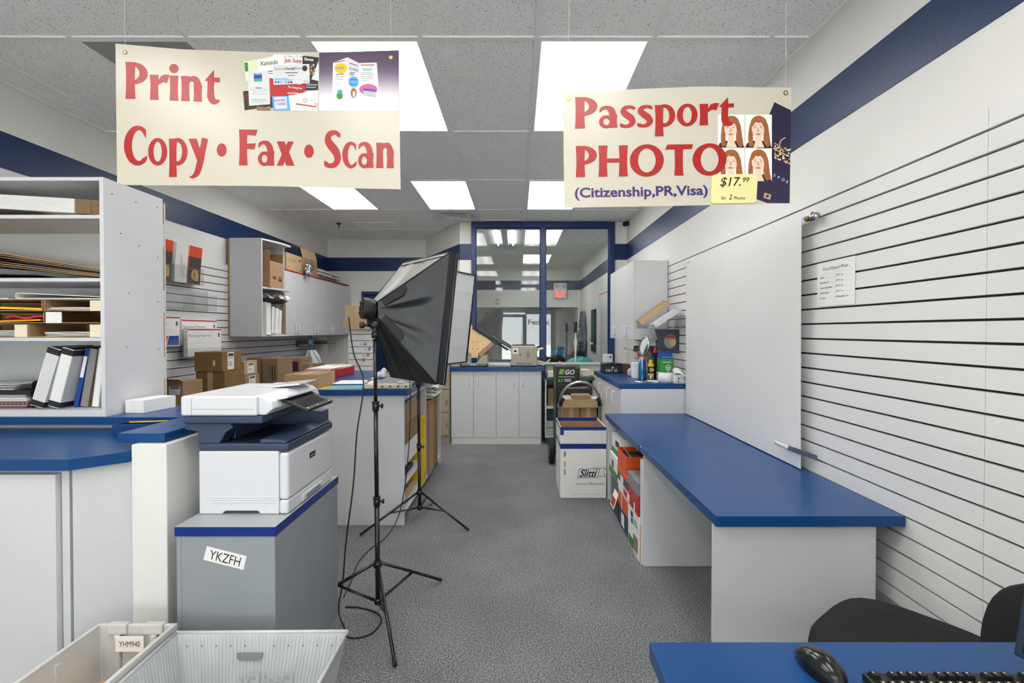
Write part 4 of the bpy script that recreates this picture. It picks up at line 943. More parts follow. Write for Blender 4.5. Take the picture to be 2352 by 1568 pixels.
for s, cx, cy, h, mt, wd, rot, bold, sh in (('Xanadu', 480, 240, 95, 'brown_dark', 270, -.12, 0, .3), ('U N I T E', 825, 136, 38, 'blue', 260, .03, 0, 0), ('Job Supp', 822, 205, 78, 'red', 250, .02, .02, 0), ('Savas', 1048, 180, 58, 'paper', 130, .1, .02, 0), ('Guerrilla', 640, 312, 44, 'ink_soft', 155, -.02, 0, 0), ('Social', 780, 308, 44, 'ink', 122, -.02, .03, 0), ('Media', 893, 304, 44, 'ink_soft', 104, -.02, 0, 0),
                                     ('The Trading Post', 850, 578, 42, 'paper', 200, .12, .01, 0), ('ANGEL', 640, 760, 48, 'blue', 165, -.1, 0, 0), ('CARE', 655, 812, 48, 'blue', 130, -.06, 0, 0), ('BLUE', 322, 380, 30, 'blue', 112, -.03, .02, 0), ('LCW', 1100, 755, 34, 'ink_soft', 66, 0, 0, 0), ('BNI', 1008, 490, 36, 'red', 60, -.02, 0, 0), ('O', 165, 725, 80, 'red_print', 60, 0, 0, 0)):
    btext(mb, s, C1, cx, cy, h, mt, .0032, wd, rot, bold, sh)
bdisc(mb, C1, 990, 290, 38, 42, 'brown_dark', .0028); bdisc(mb, C1, 998, 745, 28, 28, 'red', .0028); bdisc(mb, C1, 998, 745, 21, 21, 'paper', .0030)
for k, c in enumerate(('blue', 'blue', 'sky_blue', 'grey_light', 'teal', 'red', 'ink')): bdisc(mb, C1, 578+37*k, 487, 15, 15, c, .0030, 12)
for k, (x0, x1, y, mt) in enumerate(((560, 760, 438, 'sky_blue'), (560, 820, 455, 'sky_blue'), (710, 890, 352, 'ink'), (750, 850, 390, 'ink_soft'), (290, 380, 568, 'ink'), (215, 460, 590, 'grey_line'), (250, 430, 620, 'grey_line'), (225, 450, 655, 'grey_line'), (225, 440, 735, 'sky_blue'), (225, 470, 758, 'grey_line'), (225, 400, 780, 'grey_line'), (1010, 1170, 525, 'paper_grey'), (1010, 1150, 560, 'paper_grey'), (755, 870, 620, 'orange_red'), (740, 900, 642, 'paper'), (470, 535, 330, 'ink'), (470, 535, 360, 'ink_soft'))):
    bpoly(mb, C1, [(x0, y-5), (x1, y-5), (x1, y+5), (x0, y+5)], mt, .0030)
rr = random.Random(3)
for k in range(16): bdisc(mb, C1, 1065+rr.uniform(0, 75), 235+rr.uniform(0, 160), 14, 20, ('yellow_deep', 'red', 'blue', 'teal', 'orange')[k % 5], .0022+.00002*k, 8)
# folded leaflet on violet
for k in range(34):
    y0, y1 = 45+k*25, 45+(k+1)*25; x1 = 2330
    nm = 'violet_row_%d' % k
    c0, c1 = (74, 50, 84), (224, 220, 228); f_ = min(1, max(0, (k-6)/22)); f_ = f_*f_*(3-2*f_)
    if nm not in MATS: M(nm, '%02X%02X%02X' % tuple(int(a+(b_-a)*f_) for a, b_ in zip(c0, c1)), .32, var=.01)
    bpoly(mb, C1, [(1195, y0 if k > 1 else 68), (x1, y0 if k else 36), (x1, y1), (1195, max(y1, 69))], nm, .0012)
bpoly(mb, C1, [(1392, 210), (1598, 132), (1590, 795), (1378, 728)], 'white_gloss', .0020); bpoly(mb, C1, [(1598, 132), (1760, 215), (1755, 702), (1590, 795)], 'lavender', .0021); bpoly(mb, C1, [(1760, 215), (2015, 207), (2048, 752), (1755, 702)], 'white_gloss', .0022)
bdisc(mb, C1, 1503, 290, 92, 75, 'yellow', .0026); bdisc(mb, C1, 1685, 482, 72, 78, 'sky_blue', .0027); bdisc(mb, C1, 1893, 590, 130, 78, 'pink', .0028)
bdisc(mb, C1, 1485, 680, 45, 52, 'green', .0026); bdisc(mb, C1, 1490, 625, 34, 34, 'teal', .0028); bdisc(mb, C1, 1685, 640, 42, 70, 'hair', .0026); bdisc(mb, C1, 1690, 655, 20, 45, 'skin', .0028); bpoly(mb, C1, [(1820, 575), (1995, 595), (2000, 705), (1830, 680)], 'grey_light', .0032); bpoly(mb, C1, [(1820, 575), (1995, 595), (1996, 625), (1820, 605)], 'blue', .0034)
for s, cx, cy, wd, rot in (('WHEN', 1487, 305, 120, -.12), ('WHERE', 1678, 320, 140, .25), ('WHY', 1880, 325, 140, .0)): btext(mb, s, C1, cx, cy, 50, 'teal', .0034, wd, rot, .02)
for x0, x1, y, sl, mt in ((1425, 1560, 205, -.2, 'red'), (1625, 1745, 215, .32, 'red'), (1790, 1975, 243, 0, 'red'), (1430, 1540, 380, -.1, 'ink_soft'), (1425, 1540, 412, 0, 'grey_line'), (1425, 1540, 445, 0, 'grey_line'), (1430, 1475, 495, 0, 'grey_line'), (1435, 1460, 525, 0, 'grey_line'), (1630, 1700, 350, .1, 'ink_soft'), (1630, 1690, 375, .1, 'ink_soft'), (1630, 1730, 450, 0, 'blue'), (1630, 1740, 520, 0, 'blue'), (1785, 1950, 355, 0, 'grey_line'), (1785, 1970, 380, 0, 'grey_line'), (1785, 1965, 410, 0, 'grey_line'), (1785, 1960, 435, 0, 'grey_line'), (1785, 1900, 465, 0, 'grey_line')):
    bpoly(mb, C1, [(x0, y-5), (x1, y-5+sl*(x1-x0)), (x1, y+5+sl*(x1-x0)), (x0, y+5)], mt, .0034)
mb.build('sheet', t)
for cx, cy in ((157, 135), (2210, 175)): eyelet(t, S1(cx, cy, .001)); string(t, S1(cx, cy-14, 0), .0)
# --- passport banner
S2 = make_surface(1270, 180, 4.126, 2.0, 2.0, 1293, 1817, .010)
t = thing('banner', 'cream hanging banner reading Passport PHOTO with four portrait prints', 'banner', (0, 0, 0))
mb = hanging_sheet(S2, pw([(0, 95, 133), (.3, 745, 104), (.6, 1400, 76), (1, 2258, 88)]), pw([(0, 108, 1226), (.5, 1175, 1207), (1, 2243, 1184)]), 'sheet', t)
bpoly(mb, S2, [(2100, 225), (2257, 303), (2243, 1182), (2030, 1180), (1920, 1140), (1935, 610)], 'passport', .0011)
for i, (x0, y0) in enumerate(((1562, 343), (1822, 343), (1562, 662), (1822, 662))):
    X = lambda x, x0=x0: x0+x; Y = lambda y, y0=y0: y0+y
    bpoly(mb, S2, [(x0, y0), (x0+253, y0), (x0+253, y0+311), (x0, y0+311)], 'paper', .0013)
    def E(cx, cy, rx, ry, mt, off, n=26): bdisc(mb, S2, x0+cx, y0+cy, rx, ry, mt, off, n)
    bpoly(mb, S2, [(x0+2, y0+311), (x0+16, y0+272), (x0+75, y0+248), (x0+185, y0+248), (x0+236, y0+272), (x0+252, y0+311)], 'black', .0015)
    bpoly(mb, S2, [(x0+98, y0+195), (x0+152, y0+195), (x0+160, y0+262), (x0+182, y0+311), (x0+78, y0+311), (x0+92, y0+262)], 'skin', .0017)
    for pl in brush([(118, 60, 56), (74, 92, 52), (55, 160, 44), (52, 240, 46), (60, 300, 40)])+brush([(140, 60, 56), (186, 92, 52), (200, 160, 50), (205, 240, 62), (225, 300, 44)]): bpoly(mb, S2, [(x0+a, y0+c) for a, c in pl], 'hair', .0019)
    E(128, 78, 76, 68, 'hair', .00185); E(124, 130, 62, 88, 'skin', .0021)
    for pl in brush([(108, 52, 30), (156, 60, 30), (184, 110, 22), (188, 170, 14)])+brush([(124, 52, 30), (88, 64, 26), (67, 110, 14)]): bpoly(mb, S2, [(x0+a, y0+c) for a, c in pl], 'hair', .0023)
    E(128, 46, 42, 30, 'hair', .00235)
    for ex in (96, 150):
        E(ex, 122, 13, 5.5, 'white_gloss', .0024, 12); E(ex, 122, 6, 6, 'ink_soft', .0026, 12)
        bpoly(mb, S2, [(x0+ex-17, y0+108), (x0+ex, y0+101), (x0+ex+17, y0+107), (x0+ex, y0+106)], 'kraft', .0025)
    bpoly(mb, S2, [(x0+119, y0+125), (x0+127, y0+125), (x0+135, y0+160), (x0+123, y0+165), (x0+112, y0+160)], 'card_light', .0024)
    E(123, 186, 24, 8, 'lips', .0025, 16)
banner_word(mb, 'Passport', 208, 1716, 178, 474, 'red_print', S2, -.0262, .0032)
banner_word(mb, 'PHOTO', 215, 1652, 640, 934, 'red_print', S2, -.0155, .0032)
btext(mb, '(Citizenship,PR,Visa)', S2, 838, 1114, 128, 'violet_print', .0013, 1262, -.021, .026)
pts = []
for cx, cy, a0 in ((1540, 945, 180), (1905, 940, 270), (1893, 1143, 0), (1532, 1150, 90)):
    for k in range(6): a = math.radians(a0+18*k); pts.append((cx+36*math.cos(a), cy+36*math.sin(a)))
bpoly(mb, S2, pts, 'yellow_pale', .0064)
btext(mb, '$17.', S2, 1682, 1018, 118, 'ink', .0072, 195, -.02, .012, .25); btext(mb, '99', S2, 1830, 982, 66, 'ink', .0072, 64, 0, .012, .25)
btext(mb, 'for', S2, 1618, 1148, 46, 'ink', .0072, 48, 0, .01, .3); btext(mb, '2', S2, 1682, 1146, 66, 'ink', .0072, 30, 0, .015, .3); btext(mb, 'Photos', S2, 1767, 1146, 40, 'ink', .0072, 114, 0, .01, .3)
for s, cx, cy in (('S', 2095, 930), ('P', 2135, 950), ('O', 2177, 972), ('R', 2217, 994)): btext(mb, s, S2, cx, cy, 38, 'paper_grey', .0022, None, .35, .01)
rr = random.Random(5)
for k in range(46): a, q = rr.uniform(0, 1), rr.uniform(0, 1); bdisc(mb, S2, 2105+145*a, 640+150*q+60*(a-.5), 9, 9, ('gold', 'card_light', 'cream')[k % 3], .0020+.00002*k, 6)
for pl in brush([(2090, 665, 10), (2140, 650, 12), (2160, 590, 12), (2205, 560, 10)])+brush([(2085, 660, 10), (2160, 700, 12), (2240, 740, 12)]): bpoly(mb, S2, pl, 'card_light', .0019)
bpoly(mb, S2, [(2005, 1082), (2068, 1102), (2058, 1150), (1996, 1130)], 'card_light', .0020); bdisc(mb, S2, 2032, 1116, 16, 14, 'passport', .0022, 12)
mb.build('sheet', t)
for cx, cy in ((152, 187), (2206, 138)): eyelet(t, S2(cx, cy, .001)); string(t, S2(cx, cy-14, 0))
# ================================================================== RIGHT SIDE
def carton(name, label, x0, x1, y0, y1, z0, z1, mat='card', rz=0., group=None, cat='box', tape='top', seam=None, flaps=None, extra=None, bev=.0025):
    """closed cardboard carton; tape along the top and down the front (seen side); labels come as extra(root, w, d, h)"""
    w_, d_, h = (x1-x0)/2, (y1-y0)/2, z1-z0
    t = thing(name, label, cat, ((x0+x1)/2, (y0+y1)/2, z0), rz, group)
    b = MB().box(-w_, w_, -d_, d_, 0, h, mat); b.build('carton_body', t, bev)
    if tape:
        b = MB(); k = min(.024, w_*.25)
        if 'top' in tape: b.box(-k, k, -d_, d_, h, h+.0005, 'tape')
        if 'front' in tape: b.box(-k, k, -d_-.0006, -d_-.0001, h*.35, h, 'tape')
        if 'full' in tape: b.box(-k, k, -d_-.0006, -d_-.0001, .002, h-.001, 'tape')
        if b.f: b.build('tape', t)
    if extra: extra(t, w_, d_, h)
    return t
def sticker(t, kind, u, v, w_, h, d_off, wd, lines=True, mat='paper', name='shipping_label', side=1):
    """label with printed lines on the carton's front ('front') or right side ('right')"""
    T = fr('front', u, -d_off-.0008, v) if kind == 'front' else fr('right', d_off+.0008, u, v) if kind == 'right' else fr('left', -d_off-.0008, u, v) if kind == 'left' else fr('up', u, v, d_off+.0008)
    b = MB().box(-w_/2, w_/2, -h/2, h/2, -.0004, 0, mat, T)
    if lines:
        b.rect(-w_*.38, w_*.4, h*.28, h*.42, 'ink', T, .0004)
        for k in range(9): b.rect(-w_*.38+w_*.088*k, -w_*.355+w_*.088*k, h*.12, h*.26, 'ink', T, .0004)
        for k in range(3): b.rect(-w_*.38, w_*(.1+.1*k), -h*(.08+.1*k), -h*(.05+.1*k), 'ink_soft', T, .0004)
        b.text('ORANGE'[:0] or 'SHIP TO', h*.0, 'ink', T) if False else None
    return b.build(name, t)
# ------------------------------------------------------------------ long desk
DK = .741
t = thing('work_desk', 'long white desk with a worn blue top along the slatted wall', 'desk', (1.14, 3.1, 0)); r = rel(t)
b = MB().box(*r(.773, 1.508, 1.919, 3.117, DK-.042, DK), 'lam_blue').box(*r(.768, 1.508, 3.1185, 4.3215, DK-.042, DK), 'lam_blue'); b.build('worktop', t, .0018)
b = MB()
for y0, y1 in ((3.085, 3.1165),): b.box(*r(.7722, .777, y0, y1, DK-.012, DK+.0004), 'grey_light')
b.build('chipped_edge', t)
box1('support_panel', t, *r(.777, 1.421, 1.955, 1.974, 0, DK-.043), 'lam_white', .001)
box1('support_panel', t, *r(.785, 1.50, 3.064, 3.083, 0, DK-.043), 'lam_white', .001)
box1('support_panel', t, *r(.785, 1.50, 4.283, 4.302, 0, DK-.043), 'lam_white', .001)
box1('shelf_side', t, *r(.772, 1.45, 3.086, 3.104, 0.0, .66), 'lam_white', .001)
box1('modesty_panel', t, *r(1.38, 1.398, 2.0, 3.06, .25, DK-.043), 'lam_white', .001)
b = MB().box(*r(.7705, .7715, 3.087, 3.104, .0, .24), 'wood_raw').box(*r(.777, .7785, 1.9535, 1.9545, 0, .69), 'lam_edge'); b.build('worn_edge', t)
# shoe boxes and cartons kept under the desk, in three columns
def dbox(label, x0, y0, y1, z0, z1, mat, dep=.30, lid=None, marks=None, name='shoe_box', rz=0.):
    t = thing(name, label, 'box', (x0+dep/2, (y0+y1)/2, z0), rz, 'boxes stored under the long desk'); d_ = (y1-y0)/2; h = z1-z0
    box1('box_body', t, -dep/2, dep/2, -d_, d_, 0, h, mat, .002)
    if lid:
        mt, k = lid; b = MB().box(-dep/2-.003, dep/2+.003, -d_-.003, d_+.003, h*(1-k), h+.002, mt); b.build('lid', t, .002)
    if marks:
        b = MB(); T = fr('left', -dep/2-.0036, 0, 0)
        for u0, u1, v0, v1, mt in marks: b.box((u0-.5)*2*d_, (u1-.5)*2*d_, v0*h, v1*h, 0, .0006, mt, T)
        b.build('printed_label', t)
    return t
dbox('white printed carton at the floor nearest the desk panel', .768, 3.115, 3.42, .001, .165, 'paper', marks=((.1, .5, .1, .5, 'green'), (.55, .9, .2, .8, 'kraft')), name='carton')
dbox('white box with two blue squares under the maroon box', .766, 3.115, 3.42, .166, .285, 'paper', marks=((.35, .5, .5, .8, 'ink'), (.35, .5, .15, .42, 'blue'), (.6, .9, .3, .36, 'ink_soft'), (.6, .9, .5, .56, 'ink_soft')))
dbox('maroon shoe box with a dark grey lid under the desk', .762, 3.115, 3.40, .287, .50, 'red_mat', lid=('grey_plastic', .38), marks=((.05, .22, .08, .3, 'paper'), (.65, .75, .05, .3, 'paper')))
dbox('dark blue shoe box at the floor in the middle column', .775, 3.43, 3.76, .001, .155, 'navy', marks=((.3, .6, .2, .8, 'paper'),))
dbox('orange shoe box tied with white cord in the middle column', .768, 3.43, 3.76, .157, .262, 'orange', marks=((.42, .48, 0, 1, 'paper'),))
dbox('white paper wrapped box above the corded orange box', .770, 3.43, 3.77, .264, .345, 'paper', marks=((.6, .9, .3, .8, 'red_mat'),))
dbox('navy shoe box with a white label and an orange top band', .765, 3.43, 3.77, .347, .44, 'navy', lid=('orange', .35), marks=((.35, .65, .1, .6, 'paper'),))
t = thing('carton', 'bright orange open carton on top of the middle column', 'box', (.89, 3.62, .443), 0, 'boxes stored under the long desk'); b = MB()
h = .135; b.box(-.125, .125, -.15, .15, 0, .003, 'orange').box(-.125, -.122, -.15, .15, .003, h, 'orange').box(.122, .125, -.15, .15, .003, h, 'orange').box(-.122, .122, -.15, -.147, .003, h, 'orange').box(-.122, .122, .147, .15, .003, h, 'orange').box(-.1255, -.125, -.002, .002, 0, h, 'brown_dark'); b.build('carton_body', t)
b = MB().box(-.121, .121, -.146, .146, .06, .1, 'brown_dark'); b.build('contents', t)
dbox('white carton with a green lower edge behind the open orange carton', .79, 3.80, 4.12, .47, .62, 'paper', marks=((0, 1, .0, .3, 'green'), (.5, .9, .5, .8, 'ink')), name='carton')
dbox('dark navy shoe box at the floor in the far column', .778, 3.80, 4.10, .001, .29, 'navy')
dbox('white and green carton on the dark navy box in the far column', .772, 3.80, 4.12, .292, .468, 'paper', marks=((0, 1, .05, .35, 'green'), (.3, .5, .4, .75, 'ink_soft')), name='carton')
T = Matrix.Translation((.735, 3.84, .10)) @ Matrix.Rotation(math.radians(18), 4, 'Y')
b = MB().box(-.002, .002, -.07, .07, 0, .12, 'paper', T).box(-.0026, -.0021, -.06, .06, .01, .07, 'red', T); tag(b.build('greeting_card', origin=(.76, 3.84, .1)), 'red and white card leaning against the far column of boxes', 'card')
T = Matrix.Translation((.885, 3.50, .45)) @ Matrix.Rotation(math.radians(-50), 4, 'Y')
t = thing('paper_sheet', 'white paper flap with a red dot sticking out of the orange carton', 'paper', (.79, 3.44, .58)); b = MB().box(-.0006, .0006, -.03, .03, 0, .10, 'paper').disc(0, .06, .02, .02, 'red', fr('left', -.001, 0, 0)); b.build('sheet', t); t.rotation_euler = (0, math.radians(-35), 0)

# ------------------------------------------------------------------ photo backdrop on the wall, price sheet, scraper
t = thing('photo_backdrop', 'tall white roll-down photo backdrop hanging over the desk', 'backdrop', (1.48, 3.43, 2.03))
MB().cyl((0, -.885, 0), (0, .88, 0), .018, 'lam_white', n=18).build('roller', t)
def bd(u, v):
    y = -.872+1.742*u; z = .012-1.295*v
    x = -.019+.004*(v**3)+.0015*math.sin(u*9+v*2)*v
    return (x, y, z), (-1, 0, 0)
MB().sheet(bd, 40, 30, 'paper_bd' if 'paper_bd' in MATS else 'slat_white', .0015).build('sheet', t)
b = MB().cyl((0, -.885, 0), (0, -.915, 0), .013, 'brass', n=14); b.build('end_cap', t)
b = MB(); b.tube([(.02, -.90, .035), (.01, -.905, .02), (0, -.905, .0)], .004, 'brass').lathe([(0, 0), (.017, .002), (.02, .01), (.012, .02), (.02, .03), (.017, .042), (0, .045)], 'steel', 16, T=Matrix.Translation((.0, -.93, 0)) @ Matrix.Rotation(math.pi/2, 4, 'X')); b.build('wall_bracket', t)
b = MB().tube([(.02, .90, .03), (.0, .90, .02), (0, .90, 0)], .006, 'steel').cyl((0, .885, 0), (0, .91, 0), .012, 'steel'); b.build('wall_bracket', t)
o = MB(); T = fr('left', 0, 0, 0); w_, h_ = .279, .216
pc = ax(1918, 649, 1.511); o.box(-w_/2, w_/2, -h_/2, h_/2, -.0002, .0004, 'paper', T)
o.text('Price of Passport Photo', .021, 'ink', T @ Matrix.Translation((0, .066, 0)), width=.185, z=.001)
for k in range(7): o.rect(-.122, .122, .052-.024*k, .0525-.024*k, 'grey_line', T, .0008)
o.rect(-.0, .0006, -.092, .052, 'grey_line', T, .0008)
for k, (a, c) in enumerate((('2 photos', '$17.99 + tax'), ('Digital photo only', '$17.99 + tax'), ('2 photos & digital photo', '$22.99 + tax'), ('2 photos for baby', '$22.99 + tax'), ('Extra photo', '$3.00 per photo + tax'))):
    y_ = .034-.0255*k
    o.text(a, .0125, 'ink', T @ Matrix.Translation((-.118, y_-.004, 0)), align=0, sx=.8, z=.001); o.text(c, .0125, 'ink', T @ Matrix.Translation((.006, y_-.002, 0)), align=0, sx=.8, z=.001)
ob = o.build('price_sheet'); ob.location = (1.5115, pc.y, pc.z); tag(ob, 'laminated white price list of passport photos on the slatted wall', 'sign')
t = thing('scraper', 'white handled metal scraper hooked on the wall beside the backdrop', 'scraper', (1.458, 2.60, .845))
b = MB(); T = Matrix.Rotation(math.pi/2, 4, 'X')
b.lathe([(0, -.04), (.009, -.038), (.012, -.02), (.010, .02), (.013, .06), (.012, .085), (0, .09)], 'white_plastic', 14, T=Matrix.Translation((-.03, .05, .0)) @ Matrix.Rotation(-math.pi/2, 4, 'X') @ Matrix.Scale(.6, 4, (1, 0, 0))); b.build('handle', t)
b = MB().sheet(lambda u, v: ((-.028+.068*u, .02-.15*u, -.014+.026*v-.018*u), (-1, 0, 0)), 8, 2, 'steel', .0016)
for u in (.25, .75): b.disc(0, 0, .003, .003, 'groove', T=fr('left', -.031+.068*u, .02-.15*u, -.004-.018*u), n=8)
b.build('blade', t)

# ------------------------------------------------------------------ counter cabinet in the right rear corner
KT = 1.0
t = thing('counter_cabinet', 'white base cabinet with a blue worktop in the right rear corner', 'cabinet', (1.2, 5.0, 0)); r = rel(t)
box1('worktop', t, *r(.893, 1.508, 4.3245, 5.78, KT-.044, KT), 'lam_blue', .0018)
box1('cabinet_body', t, *r(.925, 1.505, 4.338, 5.77, 0, KT-.046), 'lam_white', .001)
box1('end_panel', t, *r(.906, 1.505, 4.325, 4.337, 0, KT-.046), 'lam_white', .0008)
for k in range(3):
    y0 = 4.345+.474*k; d = box1('door', t, *r(.906, .924, y0, y0+.468, .08, KT-.05), 'lam_white', .0015)
    yh = (y0+.26 if k == 0 else y0+.06) ; q = r(.906, 0, yh, yh+.02, KT-.20, KT-.10)
    MB().tube([(q[0], q[2], q[4]), (q[0]-.022, q[2], q[4]), (q[0]-.028, q[2], q[4]+.012), (q[0]-.028, q[2], q[5]-.012), (q[0]-.022, q[2], q[5]), (q[0], q[2], q[5])], .0075, 'white_gloss', 8).build('handle', d)
# ------------------------------------------------------------------ wall cabinet, right
t = thing('wall_cabinet', 'white wall cabinet hung beside the office window', 'cabinet', (1.34, 5.6, 1.373)); r = rel(t)
b = MB().box(*r(1.186, 1.508, 4.98, 6.21, 1.373, 2.168), 'lam_white'); b.build('cabinet_body', t, .001)
b = MB().box(*r(1.182, 1.1865, 4.979, 6.21, 1.373, 2.168), 'cream'); b.build('edge_band', t)
for k in range(4):
    y0 = 4.982+.307*k; d = box1('door', t, *r(1.164, 1.181, y0, y0+.303, 1.374, 2.166), 'lam_white', .0015)
    yh = y0+(.268 if k % 2 == 0 else .033); q = r(1.164, 0, yh, 0, 1.41, 1.51)
    MB().tube([(q[0], q[2], q[4]), (q[0]-.020, q[2], q[4]), (q[0]-.026, q[2], q[4]+.012), (q[0]-.026, q[2], q[5]-.012), (q[0]-.020, q[2], q[5]), (q[0], q[2], q[5])], .0065, 'white_gloss', 8).build('handle', d)
b = MB()
# ------------------------------------------------------------------ acrylic wall shelf with sloping trays
t = thing('acrylic_shelf', 'clear acrylic shelf on the slatted wall right of the wall cabinet', 'shelf', (1.35, 4.62, 1.485)); r = rel(t)
b = MB().box(*r(1.165, 1.505, 4.45, 4.85, 1.483, 1.488), 'acrylic').box(*r(1.165, 1.169, 4.45, 4.85, 1.488, 1.515), 'acrylic').box(*r(1.165, 1.505, 4.446, 4.45, 1.483, 1.515), 'acrylic'); b.build('tray', t)
box1('wall_bracket', t, *r(1.500, 1.5125, 4.45, 4.85, 1.483, 1.60), 'acrylic', 0)
def sloping(y0, y1, x0, x1, z0, z1, mat, th, label, name):
    a = math.atan2(z1-z0, x1-x0); L_ = math.hypot(x1-x0, z1-z0); T = Matrix.Translation((x0, 0, z0)) @ Matrix.Rotation(-a, 4, 'Y')
    t = thing(name, label, 'tray', (x0, (y0+y1)/2, z0)); T = Matrix.Rotation(-a, 4, 'Y'); d_ = (y1-y0)/2
    MB().box(0, L_, -d_, d_, 0, .004, mat, T).box(0, L_, -d_, -d_+.004, .004, th, mat, T).box(0, L_, d_-.004, d_, .004, th, mat, T).box(0, .004, -d_+.004, d_-.004, .004, th, mat, T).build('tray_body', t, .0008)
    MB().box(.006, L_-.01, -d_+.005, d_-.005, .005, th*.6, 'card_light' if mat != 'lam_white' else 'paper', T).build('contents', t)
sloping(4.72, 4.84, 1.18, 1.46, 1.517, 1.72, 'tape', .05, 'tan wooden tray leaning up from the acrylic shelf', 'wooden_tray')
sloping(4.50, 4.64, 1.26, 1.49, 1.490, 1.64, 'lam_white', .04, 'white shallow tray leaning up from the acrylic shelf', 'display_tray')
b = MB(); T = Matrix.Translation((1.43, 4.52, 1.22)) @ Matrix.Rotation(math.radians(14), 4, 'Y')
t = thing('product_bag', 'dark printed bag hanging in a clear pocket below the acrylic shelf', 'bag', (1.455, 4.72, 1.263))
b.prism([(-.10, 0), (.12, -.02), (.12, .21), (-.16, .215)], 0, .012, 'navy_dark', fr('front', 0, -.06, 0, math.radians(-10))); b.build('pocket', t)
b = MB().disc(-.02, .10, .055, .065, 'grey_plastic', fr('front', 0, -.061-.0, 0, math.radians(-10)), z=.0125).rect(-.06, .03, .13, .16, 'red', fr('front', 0, -.061, 0, math.radians(-10)), z=.0135).disc(-.0, .09, .03, .03, 'gold', fr('front', 0, -.061, 0, math.radians(-10)), z=.0140); b.build('printed_picture', t)
# ------------------------------------------------------------------ things on the corner counter
def on(px, py, z=KT+.001): return az(px, py, z)
p = on(1407, 857); t = thing('cash_box', 'black metal cash box with a round lock on the corner counter', 'cash box', p)
box1('box_body', t, -.103, .103, 0, .18, 0, .088, 'black', .004); box1('lid', t, -.105, .105, -.002, .182, .089, .108, 'black_gloss', .005)
MB().cyl((0, -.001, .062), (0, -.006, .062), .012, 'chrome', n=18).build('lock', t)
b = MB()
for x0, x1, z0, z1 in ((-.075, -.068, .018, .045), (-.062, -.055, .018, .045), (-.048, -.025, .018, .044), (-.015, -.004, .018, .046), (.02, .05, .016, .046)): b.rect(x0, x1, z0, z1, 'grey_light', fr('front', 0, -.0006, 0))
b.rect(.028, .042, .024, .038, 'black', fr('front', 0, -.0009, 0)); b.build('sticker', t)
p = on(1432, 851); t = thing('wooden_block', 'brown wooden block standing behind the black cash box', 'block', (1.19, 5.46, KT+.001)); MB().prism([(-.05, 0), (.05, 0), (.05, .085), (.035, .1), (-.05, .1)], -.03, .03, 'brown', YZ).build('block', t, .004)
t = thing('soap_dispenser', 'clear and white dispenser standing on the far window sill end', 'dispenser', (1.255, 6.90, 1.0125)); MB().box(-.07, .07, -.05, .03, .0, .13, 'white_gloss').build('housing', t, .02, 3); MB().cyl((.03, -.05, .09), (.03, -.056, .09), .012, 'black').build('sensor', t)
t = thing('tape_dispenser', 'grey curved tape dispenser behind the mirror on the corner counter', 'dispenser', (1.20, 5.06, KT+.001)); MB().prism([(-.07, 0), (.07, 0), (.075, .06), (.05, .08), (-.05, .08), (-.075, .055)], -.035, .035, 'grey_light', YZ).build('housing', t, .012, 3); MB().cyl((0, -.036, .04), (0, -.04, .04), .022, 'grey_plastic').build('tape_roll', t)
t = thing('wall_tray', 'smoky plastic tray hooked on the slatted wall under the cabinet', 'shelf', (1.40, 5.62, 1.24)); b = MB().box(-.14, .11, -.25, .25, 0, .004, 'acrylic_smoke').box(.1, .108, -.25, .25, .004, .15, 'acrylic_smoke').box(-.14, .1, -.254, -.25, 0, .06, 'acrylic_smoke').box(-.144, -.14, -.25, .25, 0, .03, 'acrylic_smoke'); b.build('tray', t)
# mirror
p = on(1475, 877); t = thing('vanity_mirror', 'round tilting vanity mirror on a chrome stem and base', 'mirror', p)
MB().lathe([(0, 0), (.07, 0), (.068, .006), (.02, .012), (.006, .016), (0, .017)], 'chrome', 28).build('base', t)
MB().cyl((0, 0, .012), (0, 0, .24), .004, 'chrome', n=10).build('stem', t)
T = Matrix.Translation((0, 0, .238)) @ Matrix.Rotation(math.radians(-78), 4, 'Z') @ Matrix.Rotation(math.radians(-12), 4, 'X') @ Matrix.Translation((0, 0, .088))
T2 = T @ Matrix.Rotation(math.pi/2, 4, 'X')
MB().lathe([(.075, -.006), (.084, -.008), (.088, 0), (.084, .008), (.075, .006)], 'chrome', 30, T2).build('frame', t)
MB().disc(0, 0, .078, .078, 'mirror', T2, .003, 30).disc(0, 0, .078, .078, 'mirror', T2 @ Matrix.Rotation(math.pi, 4, 'X'), .003, 30).build('glass', t)
# spray bottle and can
p = on(1493, 865); t = thing('spray_bottle', 'blue cleaner bottle with a red and white spray head', 'spray bottle', (1.19, 4.72, KT+.001))
MB().lathe([(0, 0), (.032, 0), (.036, .01), (.036, .14), (.03, .17), (.014, .19), (.014, .2), (0, .2)], 'blue_liquid', 20, Matrix.Scale(.7, 4, (0, 1, 0))).build('bottle', t)
h = MB().prism([(-.035, .215), (-.05, .235), (-.045, .25), (.03, .262), (.05, .25), (.05, .225), (.02, .215)], -.014, .014, 'red', YZ).build('spray_head', t, .004)
MB().cyl((0, 0, .19), (0, 0, .217), .016, 'white_plastic').prism([(-.03, .17), (-.022, .17), (-.012, .214), (-.026, .214)], -.006, .006, 'white_plastic', YZ).build('trigger', h)
t = thing('spray_can', 'blue and yellow lubricant spray can with a yellow cap', 'spray can', (1.245, 4.62, KT+.001))
MB().lathe([(0, 0), (.028, 0), (.029, .004), (.029, .05)], 'steel', 20).lathe([(.029, .05), (.029, .065)], 'yellow', 20).lathe([(.029, .065), (.029, .13)], 'navy_dark', 20).lathe([(.029, .13), (.029, .15), (.02, .158), (0, .16)], 'yellow', 20).build('can', t)
MB().lathe([(.019, .158), (.019, .185), (.014, .192), (0, .192)], 'yellow', 18).build('cap', t)
